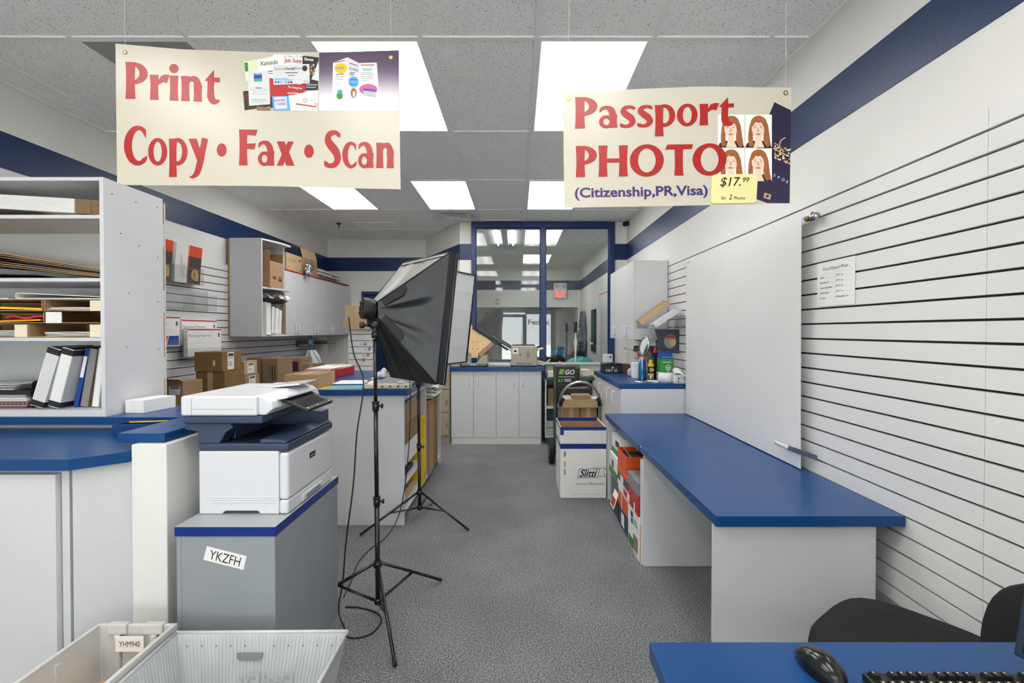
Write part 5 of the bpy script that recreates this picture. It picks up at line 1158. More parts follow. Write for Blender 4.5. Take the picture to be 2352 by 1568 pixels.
b = MB(); T = fr('front', 0, -.0296, .10); b.disc(0, 0, .022, .018, 'yellow', T).text('WD', .014, 'ink', T @ Matrix.Translation((0, .001, .001)), width=.03).text('40', .014, 'ink', T @ Matrix.Translation((0, -.0125, .001)), width=.026); b.build('printed_label', t)
t = thing('brush_holder', 'dark red and black items standing behind the spray bottle', 'holder', (1.33, 4.86, KT+.001)); MB().lathe([(0, 0), (.05, 0), (.055, .25), (.05, .25), (.045, .01), (0, .01)], 'black', 20).build('holder', t); MB().cyl((0, 0, .02), (.02, -.02, .30), .014, 'red_mat').cyl((.02, .01, .02), (-.03, .0, .28), .01, 'black').build('brush', t)
t = thing('carton', 'white box standing behind the mirror on the corner counter', 'box', (1.19, 4.86, KT+.001)); box1('carton_body', t, -.06, .06, -.06, .06, 0, .15, 'paper', .003); MB().rect(-.02, .02, .03, .08, 'grey_light', fr('front', 0, -.0606, 0)).build('printed_label', t)
t = thing('tissue_carton', 'green box with white lettering beside the spray can', 'box', (1.365, 4.575, KT+.085)); MB().box(-.062, .062, -.05, .05, 0, .125, 'green').build('carton_body', t, .003)
T = fr('front', 0, -.0506, 0); MB().text('FAB-APART', .016, 'paper', T @ Matrix.Translation((0, .085, 0)), width=.08, bold=.02).ring(.012, .045, .024, .02, 'paper', T).rect(.004, .008, .0, .05, 'paper', T).rect(.016, .02, .0, .05, 'paper', T).rect(-.01, .034, .042, .048, 'paper', T).build('lettering', t)
t = thing('carton', 'small blue box stacked on the green lettered box', 'box', (1.36, 4.575, KT+.2105)); MB().box(-.055, .058, -.045, .045, 0, .06, 'blue').rect(-.04, .05, .008, .014, 'sky_blue', fr('front', 0, -.0456, 0)).rect(-.05, .055, .05, .055, 'trim_blue', fr('front', 0, -.0456, 0)).build('carton_body', t, .002)
t = thing('carton', 'black box standing on end behind the green lettered box', 'box', (1.375, 4.70, KT+.001)); box1('carton_body', t, -.055, .055, -.06, .04, 0, .12, 'black', .003)
t = thing('paper_roll', 'white roll of marbled paper standing under the green box', 'roll', (1.325, 4.44, KT+.001)); MB().lathe([(.02, 0), (.056, 0), (.056, .083), (.02, .083)], 'paper', 28).lathe([(.02, .083), (.02, 0)], 'card', 16).build('roll', t)
t = thing('carton', 'flat white carton carrying the green lettered box', 'box', (1.37, 4.58, KT+.001)); box1('carton_body', t, -.07, .07, -.055, .05, 0, .082, 'paper', .002)
t = thing('tissue_box', 'low tissue box with a triangle pattern at the counter corner', 'tissue box', (1.442, 4.405, KT+.001))
b = MB().box(-.062, .062, -.055, .055, 0, .065, 'paper'); T = fr('front', 0, -.0556, 0)
for k in range(5):
    for j in range(2):
        x0 = -.06+.024*k; z0 = .004+.03*j; c = ('grey_light', 'lavender', 'grey_plastic', 'purple_dark', 'paper_grey')[(k*2+j) % 5]
        b.poly([(x0+.001, z0), (x0+.023, z0), (x0+.012, z0+.026)], c, T); b.poly([(x0+.0135, z0+.027), (x0+.0245, z0+.002), (x0+.0355, z0+.027)] if k < 4 else [(x0+.0135, z0+.027), (x0+.0235, z0+.006), (x0+.0235, z0+.027)], ('grey_light', 'paper_grey', 'lavender')[(k+j) % 3], T)
b.build('box_body', t, .0)
MB().sheet(lambda u, v: ((-.05+.07*u+.01*math.sin(6*v), -.01+.03*v+.015*math.sin(5*u), .066+.055*v*(1-.3*u)+.02*math.sin(3*u)), (.3, -.9, .2)), 10, 10, 'paper', .001).build('tissue', t)
b = MB()
for k in range(4): rotbox(b, -.05, .05, -.04, .04, .003*k+.0, .003*k+.0022, 'paper', rz=.2*k-.3)
o = b.build('paper_pile'); o.location = (1.215, 4.47, KT+.001); tag(o, 'small pile of white paper slips beside the mirror base', 'papers')
# ================================================================== REAR: cabinet under the office window
RT = .996; RY0 = 6.384
t = thing('base_cabinet', 'white four door base cabinet with a blue top under the office window', 'cabinet', (-.28, 6.6, 0)); r = rel(t)
box1('worktop', t, *r(-.868, .348, RY0-.025, 6.972, RT-.048, RT), 'lam_blue', .0018)
box1('cabinet_body', t, *r(-.853, .312, RY0+.02, 6.965, .0, RT-.05), 'lam_white', .001)
for k in range(4):
    x0 = -.853+.2915*k; d = box1('door', t, *r(x0+.0015, x0+.2885, RY0, RY0+.018, .088, RT-.056), 'lam_white', .0015)
    xh = x0+(.232 if k % 2 == 0 else .056) ; q = r(xh, 0, RY0, 0, .745, .865)
    MB().tube([(q[0], q[2], q[4]), (q[0], q[2]-.022, q[4]+.006), (q[0], q[2]-.026, q[4]+.02), (q[0], q[2]-.026, q[5]-.02), (q[0], q[2]-.022, q[5]-.006), (q[0], q[2], q[5])], .006, 'white_gloss', 8).build('handle', d)
box1('plinth', t, *r(-.838, .300, RY0+.004, RY0+.019, .0, .086), 'lam_edge', .001)
t = thing('filing_cabinet', 'beige metal four drawer filing cabinet left of the white base cabinet', 'cabinet', (-1.075, 6.5, 0)); r = rel(t)
box1('cabinet_body', t, *r(-1.27, -.877, 6.47, 6.98, 0.0, 1.32), 'beige_metal', .003)
for k in range(4):
    z0 = .10+.303*k; d = box1('drawer', t, *r(-1.26, -.887, 6.448, 6.468, z0, z0+.293), 'beige_metal', .003)
    q = r(-1.10, -1.04, 6.446, 0, z0+.20, z0+.22); MB().box(q[0], q[1], q[2]-.016, q[2], q[4], q[5], 'steel').build('handle', d, .003)
    q = r(-.93, -.91, 6.446, 0, z0+.1, z0+.16); MB().box(q[0], q[1], q[2]-.004, q[2], q[4], q[5], 'steel').build('lock', d, .001)
# paper folding machine
def onr(x): return x
t = thing('folding_machine', 'beige paper folding machine with a grey feed arm on the rear cabinet', 'folding machine', (.095, 6.50, RT+.0005))
box1('housing', t, -.176, .166, 0, .30, .006, .262, 'machine_beige', .010).data.materials.append(MATS['ink'])
b = MB()
for x in (-.15, .14):
    for y in (.03, .26): b.cyl((x, y, 0), (x, y, .008), .014, 'rubber')
b.build('foot', t)
b = MB(); T = fr('front', 0, -.0012, 0); b.rect(-.155, -.085, .165, .238, 'paper', T).disc(-.12, .2, .018, .018, 'ink', T, .0006).disc(-.055, .158, .008, .008, 'ink', T, .0004).rect(-.0575, -.0525, .135, .155, 'ink', T, .0004)
b.ring(.048, .155, .024, .019, 'ink_soft', T).disc(.048, .155, .010, .010, 'ink_soft', T).rect(.024, .072, .118, .124, 'ink_soft', T).rect(.03, .066, .186, .190, 'ink_soft', T).text('MARTIN YALE', .026, 'ink', T @ Matrix.Translation((-.0, .028, 0)), width=.20, bold=.015).rect(.03, .095, .010, .016, 'ink_soft', T); b.build('printed_label', t)
YZ = Matrix(((1, 0, 0, 0), (0, 0, 1, 0), (0, 1, 0, 0), (0, 0, 0, 1)))
b = MB().prism([(-.18, .226), (-.18, .246), (-.42, .392), (-.445, .402), (-.45, .392), (-.43, .375)], .03, .27, 'black', YZ); b.build('feed_table', t, .003)
b = MB().prism([(-.178, .200), (-.178, .214), (-.375, .322), (-.382, .310)], .012, .03, 'machine_beige', YZ); b.build('feed_rail', t, .002)
b = MB().prism([(.168, .20), (.168, .222), (.24, .246), (.262, .232)], .04, .26, 'cream_metal', YZ); b.build('exit_plate', t, .001)
b = MB().prism([(.168, .06), (.168, .085), (.26, .058), (.30, .052), (.33, .096), (.338, .096), (.315, .045), (.28, .03)], .05, .07, 'cream_metal', YZ).prism([(.168, .03), (.168, .05), (.27, .02), (.26, .006)], .05, .25, 'cream_metal', YZ).prism([(.30, .052), (.345, .086), (.352, .083), (.312, .045)], .08, .25, 'cream_metal', YZ); b.build('stacker_arm', t, .001)
# wooden paper jogger
t = thing('paper_jogger', 'tilted wooden paper jogger on a grey metal base on the rear cabinet', 'paper jogger', (-.555, 6.42, RT+.0005))
b = MB().prism([(-.185, .035), (-.045, .035), (-.125, .14), (-.185, .14)], 0, .20, 'machine_beige', YZ).prism([(.02, .035), (.165, .035), (.165, .15), (.105, .15)], 0, .20, 'machine_beige', YZ).box(-.17, .15, .01, .19, .012, .036, 'machine_beige'); b.build('base', t, .003)
b = MB()
for x in (-.12, .10): b.box(x-.06, x+.06, .02, .18, 0, .012, 'rubber')
b.build('foot', t, .002)
T = Matrix.Translation((0, .03, 0)) @ Matrix.Rotation(math.radians(-6), 4, 'X')
def wpt(px, py): q = ay(px, py, 6.40); return (q.x+.555, q.z-RT)
plate = [wpt(*p) for p in ((1077.8, 744), (1128, 785), (1097, 813), (1096, 822), (1082, 822), (1081, 813), (1046, 787), (1055, 752))]
b = MB().prism(plate, -.01, .008, 'maple', T @ YZ); b.build('plate', t, .001)
for p, q in (((1128, 785), (1097, 813)), ((1046, 787), (1081, 813))):
    a_, c_ = wpt(*p), wpt(*q); dx, dz = c_[0]-a_[0], c_[1]-a_[1]; l = math.hypot(dx, dz); nx, nz = dz/l, -dx/l
    if nz > 0: nx, nz = -nx, -nz
    k = .052; ex = dx/l*.0, dz/l*.0
    b = MB().prism([a_, c_, (c_[0]+nx*k, c_[1]+nz*k), (a_[0]+nx*k, a_[1]+nz*k)], -.03, .012, 'card', T @ YZ); b.build('lip', t, .0015)
b = MB()
for p in ((1085.5, 785.5), (1097.3, 785.5), (1084.5, 801), (1096.5, 801), (1099.6, 768.5)): c_ = wpt(*p); b.disc(c_[0], c_[1], .006, .006, 'ink', T @ fr('front', 0, -.0112, 0), n=12)
b.build('screw_hole', t)
bb = [wpt(*p) for p in ((1086, 749), (1168, 802), (1165, 806), (1083, 754))]
b = MB().prism(bb, .05, .06, 'black', YZ); b.build('back_board', t)
papers(-.37, -.09, 6.42, RT+.001, 9, 'pile of loose papers between the jogger and the folding machine', dep=.3)
b = MB().tube([(-.385, 6.44, RT+.14), (-.37, 6.43, RT+.11), (-.385, 6.43, RT+.09), (-.365, 6.42, RT+.07), (-.38, 6.42, RT+.045), (-.36, 6.42, RT+.005)], .003, 'grey_light', 6); tag(b.build('power_cord', origin=(-.37, 6.4, RT)), 'short grey curly cord behind the wooden paper jogger', 'cord')
b = MB().box(-.058, .058, 0, .22, .0, .06, 'machine_beige'); o = b.build('metal_tray', None, .004); o.location = (-.803, 6.45, RT+.001); tag(o, 'grey metal tray on the left end of the rear cabinet', 'tray')

# ------------------------------------------------------------------ teal topped shelf unit and what stands there
t = thing('shelf_unit', 'low open shelf unit with a teal top right of the base cabinet', 'shelf', (.64, 6.6, 0)); r = rel(t)
box1('top', t, *r(.372, 1.0, 6.375, 6.955, .825, .863), 'teal_dark', .002)
box1('side_panel', t, *r(.36, .378, 6.385, 6.955, .085, .822), 'lam_white', .001); box1('side_panel', t, *r(.972, .99, 6.385, 6.955, .085, .822), 'lam_white', .001)
for z in (.085, .46): box1('shelf', t, *r(.379, .971, 6.385, 6.955, z, z+.03), 'lam_white', .001)
box1('back_panel', t, *r(.379, .971, 6.94, 6.955, .116, .822), 'lam_white', 0); box1('plinth', t, *r(.365, .985, 6.40, 6.94, 0, .084), 'teal_dark', .001)
carton('carton', 'brown carton on the middle shelf of the teal topped unit', .40, .60, 6.42, 6.7, .491, .72, 'kraft', tape='')
carton('carton', 'small white box on the left end of the teal top', .395, .475, 6.42, 6.62, .864, .935, 'cream', tape='')
carton('carton', 'dark blue box on the lowest shelf of the teal topped unit', .39, .56, 6.5, 6.8, .30, .452, 'navy', tape='')
papers(.385, .60, 6.40, .116, 10, 'loose papers on the lowest shelf of the teal topped unit', dep=.3)
b = MB().box(.385, .58, 6.44, 6.75, .155, .29, 'paper_grey').box(.385, .58, 6.438, 6.4395, .2, .21, 'ink_soft'); tag(b.build('paper_ream', None, .006, origin=(.48, 6.6, .155)), 'grey wrapped paper reams above the papers on the lowest shelf', 'paper')
carton('carton', 'open brown carton behind the black carton on the teal top', .56, .735, 6.60, 6.80, .864, .97, 'kraft', tape='')
carton('carton', 'cream box right of the paper cutter arm', .86, .965, 6.55, 6.80, .864, .945, 'cream', tape='')
t = thing('parcel', 'pink and tan wrapped parcel near the window sill', 'parcel', (.78, 6.84, .864)); MB().sheet(lambda u, v: ((-.06+.12*u, -.05+.1*v, .12*math.sin(math.pi*min(1, max(0, u)))**.5*(.6+.4*math.sin(math.pi*v))), (0, 0, 1)), 12, 8, 'skin', .004).build('wrapping', t)
b = MB().lathe([(0, 0), (.018, 0), (.02, .02), (.012, .04), (0, .042)], 'yellow_deep', 14); o = b.build('pill_bottle'); o.location = (.985, 6.47, .8635); tag(o, 'small yellow bottle at the edge of the teal top', 'bottle')
# paper cutter with raised arm
t = thing('paper_cutter', 'cream guillotine paper cutter with its long arm raised upright', 'paper cutter', (.78, 6.28, .0)); r = rel(t)
t.location = (.80, 6.55, .864)
t['label'] = 'guillotine paper cutter with its long arm raised upright by the window'
b = MB().box(-.12, .02, -.14, -.06, .0, .012, 'cream_metal').box(-.02, .0, -.13, -.08, .012, .10, 'black').box(-.005, .012, -.125, -.085, .02, .14, 'steel').cyl((-.02, -.105, .12), (.02, -.105, .12), .02, 'steel'); b.build('pivot_base', t, .002)
b = MB().prism([(-.011, .12), (.008, .12), (.010, .25), (.012, .36), (.024, .44), (.016, .50), (.006, .55), (.006, .60), (-.004, .60), (-.006, .52), (-.02, .45), (-.008, .35)], -.004, .004, 'cream_metal', Matrix.Translation((-.045, -.105, 0)) @ YZ); b.build('blade_arm', t, .001)
b = MB().cyl((-.0435, -.105, .58), (-.0435, -.105, .715), .021, 'black', n=14); b.build('handle', t, .004)
b = MB().tube([(-.07, -.105, .10), (-.17, -.12, .14), (-.26, -.13, .20)], .009, 'cream_metal', 8); b.build('clamp_lever', t)
# tall black carton
def ego(t, w_, d_, h):
    T = fr('front', 0, -d_-.0012, 0); k = w_*2/.275
    b = MB()
    for i, (a, c) in enumerate(((.082, .098), (.103, .118), (.123, .139))):
        z = h-.17+a+.0; b.poly([(-w_+.035+.006*i, z), (-w_+.088+.006*i, z), (-w_+.093+.006*i, z+c-a), (-w_+.040+.006*i, z+c-a)], 'lime', T)
    b.text('GO', .075, 'paper', T @ Matrix.Translation((.025, h-.09, 0)), bold=.03, shear=.25, width=.115)
    b.rect(-w_+.035, .085, h-.125, h-.118, 'paper_grey', T).text('9.5"', .05, 'lime', T @ Matrix.Translation((-w_+.062, h-.185, 0)), bold=.02, width=.06)
    for z in (.152, .172): b.rect(-w_+.105, .04, h-z-.006, h-z+.006, 'paper_grey', T)
    b.rect(-w_+.035, .09, h-.215, h-.21, 'ink_soft', T); b.rect(w_-.05, w_, h-.02, h-.004, 'green', T)
    b.build('printed_label', t)
    b = MB(); T = fr('left', -w_-.0012, 0, 0)
    b.rect(d_-.05, d_-.012, .02, h-.01, 'lime', T); b.rect(-d_+.012, -d_+.035, .02, h-.3, 'lime', T); b.rect(-.02, .01, h-.28, h-.1, 'paper_grey', T); b.rect(-.05, .04, .5, .62, 'green', T); b.build('side_stripe', t)
carton('carton', 'tall black and green printed carton behind the hand truck', .457, .745, 5.90, 6.28, 0.001, 1.036, 'black', tape='', extra=ego)
carton('carton', 'flat black carton leaning right of the tall black and green carton', .755, .885, 6.05, 6.25, .001, .86, 'brown_dark', tape='')
# hand truck with its load
t = thing('hand_truck', 'steel hand truck with a round bow handle and rubber wheels', 'hand truck', (.668, 5.48, 0))
RXc, hz = .215, .69
FY = lambda z: -.33*max(0, z-.12)
arc = [(x, FY(z), z) for x, z in [(-.17, .12), (-.17, .30), (-RXc, .40), (-RXc, hz)]+[(-RXc*math.cos(a), hz+.235*math.sin(a)) for a in [math.pi*i/16 for i in range(1, 16)]]+[(RXc, hz), (RXc, .40), (.17, .30), (.17, .12)]]
MB().tube(arc, .0145, 'steel', 12).build('frame', t)
for x in (-RXc, RXc): MB().tube([(x*.98, FY(hz)-.018, hz-.02), (x*.93, FY(hz)-.05, hz+.03), (x*.84, FY(hz)-.065, hz+.055)], .021, 'rubber', 12).build('grip', t); MB().cyl((x, FY(hz-.05), hz-.05), (x, FY(hz-.02), hz-.02), .0205, 'steel', n=14).build('clamp', t)
b = MB()
for z, q in ((.22, .17), (.42, RXc)): b.tube([(-q, FY(z), z), (q, FY(z), z)], .009, 'steel', 8)
b.build('crossbar', t)
box1('toe_plate', t, -.19, .22, .03, .28, .012, .018, 'steel', .001)
MB().cyl((-.28, .012, .14), (.2, .012, .14), .009, 'steel').build('axle', t)
for x in (-.288, .2):
    T = Matrix.Translation((x, .012, .1405)) @ Matrix.Rotation(math.pi/2, 4, 'Y')
    wv = MB().lathe([(.07, -.03), (.12, -.034), (.137, -.022), (.14, 0), (.137, .022), (.12, .034), (.07, .03)], 'rubber', 36, T).build('wheel', t)
    MB().lathe([(.0, -.024), (.065, -.02), (.07, -.03), (.07, .03), (.065, .02), (0, .024)], 'grey_light', 28, T).build('rim', wv)
YL = 5.525
carton('carton', 'left brown carton of the lower pair on the hand truck', .50, .682, YL-.095, YL+.155, .40, .628, 'card', group=None, tape='full')
carton('carton', 'right brown carton of the lower pair on the hand truck', .69, .872, YL-.095, YL+.155, .40, .628, 'card', tape='full')
carton('carton', 'brown carton on the hand truck toe plate under the lower pair', .49, .828, YL, YL+.25, .019, .398, 'card', tape='full')
carton('carton', 'wide flat brown carton lying across the pair on the hand truck', .492, .897, YL-.15, YL+.22, .63, .718, 'card_light', tape='')
carton('carton', 'small brown box on the wide flat carton of the hand truck', .60, .80, YL-.14, YL+.02, .7195, .764, 'card', tape='')
t = thing('metal_tray', 'black tray with silver bars stacked behind the small brown box', 'tray', (.69, YL+.13, .7195)); box1('tray_body', t, -.13, .14, -.07, .07, 0, .09, 'black', .004); b = MB()
for k in range(3): b.box(-.12+.05*k, .07+.03*k, -.06+.045*k, -.045+.045*k, .0905, .104, 'chrome')
b.build('bar', t, .002)
b = MB().box(.515, .59, YL-.12, YL+.0, .7195, .735, 'paper').box(.52, .585, YL-.115, YL-.01, .7352, .748, 'white_gloss'); tag(b.build('paper_pile', origin=(.55, YL+.1, .72)), 'white papers on the left end of the wide flat carton', 'papers')
b = MB().box(.81, .885, YL-.12, YL-.02, .7195, .728, 'paper'); tag(b.build('envelope', origin=(.85, YL+.08, .72)), 'white envelope on the right end of the wide flat carton', 'envelope')
# big white open carton
t = thing('carton', 'tall open white carton with blue tape and black script lettering', 'box', (.578, 4.57, 0)); w_, d_, h = .2, .238, .62
b = MB()
b.box(-w_, w_, -d_, d_, 0.0, .006, 'paper').box(-w_, w_, -d_, -d_+.006, .006, h, 'paper').box(-w_, w_, d_-.006, d_, .006, h, 'paper').box(-w_, -w_+.006, -d_+.006, d_-.006, .006, h, 'paper').box(w_-.006, w_, -d_+.006, d_-.006, .006, h, 'paper'); CB = b
b = MB().box(-w_+.007, w_-.007, d_-.009, d_-.007, .05, h-.03, 'card').box(-w_+.007, w_-.007, -d_+.007, -d_+.009, .05, h-.005, 'card').box(-w_+.007, -w_+.009, -d_+.01, d_-.01, .05, h-.005, 'card').box(w_-.009, w_-.007, -d_+.01, d_-.01, .05, h-.005, 'card'); b.build('inner_face', t)
b = MB(); e_ = .0012
for z0, z1 in ((.43, .474), (h-.028, h+.001)):
    b.box(-w_-e_, w_+e_, -d_-e_, -d_, z0, z1, 'blue_edge').box(-w_-e_, -w_, -d_, d_, z0, z1, 'blue_edge')
b.box(-w_, w_, d_-.0075, d_+e_, h-.03, h+.001, 'blue_edge').box(-w_-e_, -w_+.03, -d_-e_, -d_, h-.07, h-.028, 'blue_edge'); b.build('tape', t)
b = MB().rect(-w_+.02, w_-.002, .474, h-.03, 'shrink', fr('front', 0, -d_-.002, 0)); b.build('clear_film', t)
b = CB; T = fr('front', 0, -d_-.0016, 0)
for k, mt in ((0., 'ink'), (.0035, 'paper')):
    b.poly([(-.052+k*1.3, .175+k), (.128-k, .175+k), (.146-k*1.3, .255-k), (-.036+k, .255-k)], mt, T @ Matrix.Translation((0, 0, k*.1)))
    b.poly([(.134+k*.2, .186+k), (.196-k*2.2, .186+k), (.176-k*.8, .222), (.197-k*2.2, .262-k), (.09+k, .262-k), (.09+k, .256), (.150, .256)], mt, T @ Matrix.Translation((0, 0, k*.1)))
b.text('Slitti', .088, 'ink', T @ Matrix.Translation((.045, .186, .0012)), bold=.02, shear=.35, width=.155)
b.text('C', .031, 'ink', T @ Matrix.Translation((-.056, .112, 0)), width=.019).text('ACAO', .025, 'ink', T @ Matrix.Translation((-.003, .112, 0)), width=.078).text('P', .031, 'ink', T @ Matrix.Translation((.058, .112, 0)), width=.016).text('REGIATI', .025, 'ink', T @ Matrix.Translation((.128, .112, 0)), width=.118)
for z0 in (.36, .27, .20): b.rect(-w_+.03, -w_+.048, z0, z0+.05, 'grey_line', T)
b.rect(-w_+.028, -w_+.052, .382, .388, 'ink', T).rect(-w_+.037, -w_+.042, .365, .405, 'ink', T).rect(-w_+.037, -w_+.041, .205, .25, 'ink', T).rect(-.1, w_-.02, .028, .0305, 'grey_line', T)
b.build('carton_body', t)

# ================================================================== LEFT REAR: peninsula counter
PT = 1.022
t = thing('island_counter', 'white island counter with a blue top and open shelves facing the aisle', 'counter', (-1.6, 4.6, 0)); r = rel(t)
b = MB().prism([(x+1.6, y-4.6) for x, y in ((-1.765, 3.685), (-.812, 3.685), (-.812, 5.50), (-2.05, 5.50), (-2.05, 4.28), (-1.765, 4.28))], PT-.042, PT, 'lam_blue'); b.build('worktop', t, .0018)
box1('front_panel', t, *r(-1.75, -.848, 3.716, 3.735, .0, PT-.044), 'lam_white', .001)
box1('divider', t, *r(-1.35, -.848, 4.60, 4.62, .09, PT-.044), 'lam_white', .001)
box1('end_panel', t, *r(-2.03, -.848, 5.468, 5.487, .0, PT-.044), 'lam_white', .001)
box1('back_panel', t, *r(-1.37, -1.352, 3.737, 5.466, .0, PT-.044), 'lam_white', 0)
box1('left_panel', t, *r(-1.75, -1.732, 3.737, 5.466, .0, PT-.044), 'lam_white', 0)
box1('apron', t, *r(-.866, -.848, 3.737, 5.466, PT-.085, PT-.044), 'lam_white', .001)
box1('shelf', t, *r(-1.35, -.85, 3.737, 5.466, .073, .09), 'lam_white', .001); box1('plinth', t, *r(-.912, -.895, 3.737, 5.466, .0, .072), 'lam_edge', .001)
for z in (.27, .42): box1('shelf', t, *r(-1.35, -.862, 3.737, 4.40, z, z+.016), 'lam_white', .001)
carton('carton', 'upper brown carton in the near bay of the island shelves', -1.22, -.875, 3.80, 4.35, .725, .875, 'card', tape='')
carton('carton', 'lower brown carton in the near bay of the island shelves', -1.22, -.872, 3.80, 4.38, .57, .724, 'kraft', tape='')
carton('carton', 'white carton under the two brown ones in the near bay', -1.22, -.87, 3.80, 4.35, .437, .569, 'paper', tape='')
b = MB()
for k in range(4): rotbox(b, -1.2, -.88+.01*(k % 2), 3.80, 4.3, .8765+.006*k, .881+.006*k, ('paper', 'paper_grey')[k % 2], rz=.02*k)
tag(b.build('paper_pile', origin=(-1.0, 4.0, .877)), 'papers on the upper brown carton in the near bay', 'papers')
papers(-1.2, -.872, 3.78, .287, 12, 'grey magazines on the third shelf of the near bay', dep=.55)
papers(-1.2, -.868, 3.78, .091, 14, 'papers and tan envelopes on the bottom shelf of the near bay', mats=('paper', 'card_light', 'paper_grey'), dep=.6)
t = thing('parcel', 'black strapped packet on the magazines in the near bay', 'parcel', (-1.0, 3.95, .336)); box1('packet', t, -.06, .13, -.1, .2, 0, .03, 'black', .004); box1('strap', t, -.061, .131, .02, .05, .0302, .031, 'grey_plastic', 0)
t = thing('mailer_board', 'tall bright yellow board standing in the open island shelf', 'board', (-.855, 4.47, .091)); b = MB().box(-.30, .018, -.045, .045, 0, .60, 'yellow')
for z in (.03, .52):
    for y_ in (-.03, .02): b.rect(y_-.006, y_+.006, z, z+.07, 'ink_soft', fr('right', .0187, 0, 0))
b.build('board', t)
carton('carton', 'tall flat brown carton standing on edge in the far bay', -1.3, -.83, 4.70, 4.93, .091, .80, 'card', tape='')
carton('carton', 'second tall flat brown carton in the far bay, behind the first', -1.3, -.838, 4.94, 5.20, .091, .82, 'card_dark', tape='')
b = MB(); rr = random.Random(9)
for k in range(13):
    rotbox(b, -1.25, -.80+rr.uniform(-.03, .03), 4.70+.006*k, 5.1+.02*k, .825+.0075*k, .829+.0075*k, ('paper', 'paper_grey', 'cream')[k % 3], ry=rr.uniform(-.03, .08), rz=rr.uniform(-.1, .1))
tag(b.build('paper_pile', origin=(-1.0, 4.9, .82)), 'untidy bundle of papers sticking out of the far bay', 'papers')
papers(-1.25, -.872, 4.66, .928, 3, 'white papers at the top of the far bay', dep=.5)
# on the island
z = PT+.001
b = MB()
for k, (x0, x1, y0, y1, rz, mt) in enumerate(((-1.50, -1.12, 3.72, 4.0, .06, 'yellow'), (-1.46, -1.15, 3.74, 4.0, -.03, 'sky_blue'), (-1.18, -1.0, 3.71, 3.93, .15, 'navy'), (-1.10, -.98, 3.705, 3.86, .1, 'green'))):
    bb = MB(); rotbox(bb, x0, x1, y0, y1, z+.0025*k, z+.0025*k+.002, mt, rz=rz)
    tag(bb.build('poster', origin=((x0+x1)/2, y0, z)), ('yellow printed poster sheet under the others on the island', 'pale blue printed sheet on the yellow poster', 'dark blue printed sheet overlapping the pale blue one', 'green printed sheet nearest the trimmer')[k], 'poster')
bb = MB(); rotbox(bb, -1.5, -1.1, 3.98, 4.28, z+.012, z+.014, 'paper', rz=.1); tag(bb.build('paper_sheet', origin=(-1.3, 4.1, z)), 'white sheet lying behind the printed posters on the island', 'paper')
t = thing('paper_trimmer', 'grey and cream rotary paper trimmer on the island counter', 'paper trimmer', (-1.0, 4.15, z), math.radians(4))
box1('base_board', t, -.15, .145, -.38, .4, .006, .028, 'grey_plastic', .004)
b = MB().box(-.185, .175, -.43, -.385, .0, .04, 'cream_metal').box(-.185, .175, .4, .44, .0, .04, 'cream_metal'); b.build('end_rail', t, .008)
b = MB()
for k in range(5): b.disc(-.10+.058*k, .02, .009, .009, 'ink_soft', fr('front', 0, -.431, 0))
b.build('screw', t)
b = MB().tube([(-.165, -.41, .055), (-.165, .42, .055)], .008, 'chrome', 10).tube([(-.165, -.41, .04), (-.165, -.41, .06)], .012, 'cream_metal').tube([(-.165, .42, .04), (-.165, .42, .06)], .012, 'cream_metal'); b.build('guide_bar', t)
b = MB().box(-.195, -.13, .10, .2, .042, .085, 'white_plastic').cyl((-.16, .15, .08), (-.13, .15, .11), .02, 'white_plastic'); b.build('cutting_head', t, .006)
b = MB().cyl((.09, -.41, .04), (.09, -.41, .058), .02, 'white_plastic').cyl((.12, -.41, .04), (.12, -.41, .05), .012, 'white_plastic'); b.build('clamp_knob', t)
carton('carton', 'low brown carton with a taped lid on the near edge of the island', -1.738, -1.492, 3.70, 4.06, z, z+.112, 'card', tape='top')
b = MB().box(0, .026, 0, .018, 0, .0006, 'yellow'); o = b.build('sticky_note'); o.location = (-1.68, 3.74, z+.1135); tag(o, 'tiny yellow note on top of the low brown carton', 'note')
t = thing('paper_tray', 'red tray holding white papers on the rear of the island', 'tray', (-1.83, 4.85, z)); box1('tray_body', t, -.14, .14, -.3, .3, 0, .075, 'red', .004); b = MB()
for k in range(4): rotbox(b, -.12, .12, -.28, .27, .0765+.004*k, .0795+.004*k, 'paper', rz=.02*k-.03)
b.build('papers', t)
bb = MB(); rotbox(bb, -1.90, -1.76, 5.02, 5.12, z+.096, z+.0975, 'yellow_pale', rz=.2); tag(bb.build('sticky_note', origin=(-1.8, 5.0, z+.09)), 'pale yellow note on the papers in the red tray', 'note')

# ------------------------------------------------------------------ lower counter along the left wall with parcels
t = thing('wall_counter_bench', 'white bench along the left slatted wall carrying the parcels', 'counter', (-2.9, 5.5, 0)); r = rel(t)
box1('worktop', t, *r(-3.14, -2.63, 3.0, 7.9, .76, .80), 'lam_blue', .0015); box1('cabinet_body', t, *r(-3.135, -2.68, 3.02, 7.88, 0, .758), 'lam_white', .001)
WB = .801
def lab(kind, u, v, w__, h__): return lambda t, w_, d_, h: sticker(t, kind, u*d_ if kind == 'right' else u*w_, v*h, w__, h__, w_ if kind == 'right' else d_, w_)
def bx(px0, px1, d, ztop, zbot, depth, label, mat, **k):
    x0, x1 = (px0-1188)*d/F_PX, (px1-1188)*d/F_PX
    return carton('carton', label, x0, x1, d, d+depth, zbot, ztop, mat, group='parcels along the left wall', **k)
bx(449, 515, 4.35, 1.102, WB, .32, 'larger carton under the brown labelled parcel by the bookcase', 'card_dark', tape='full')
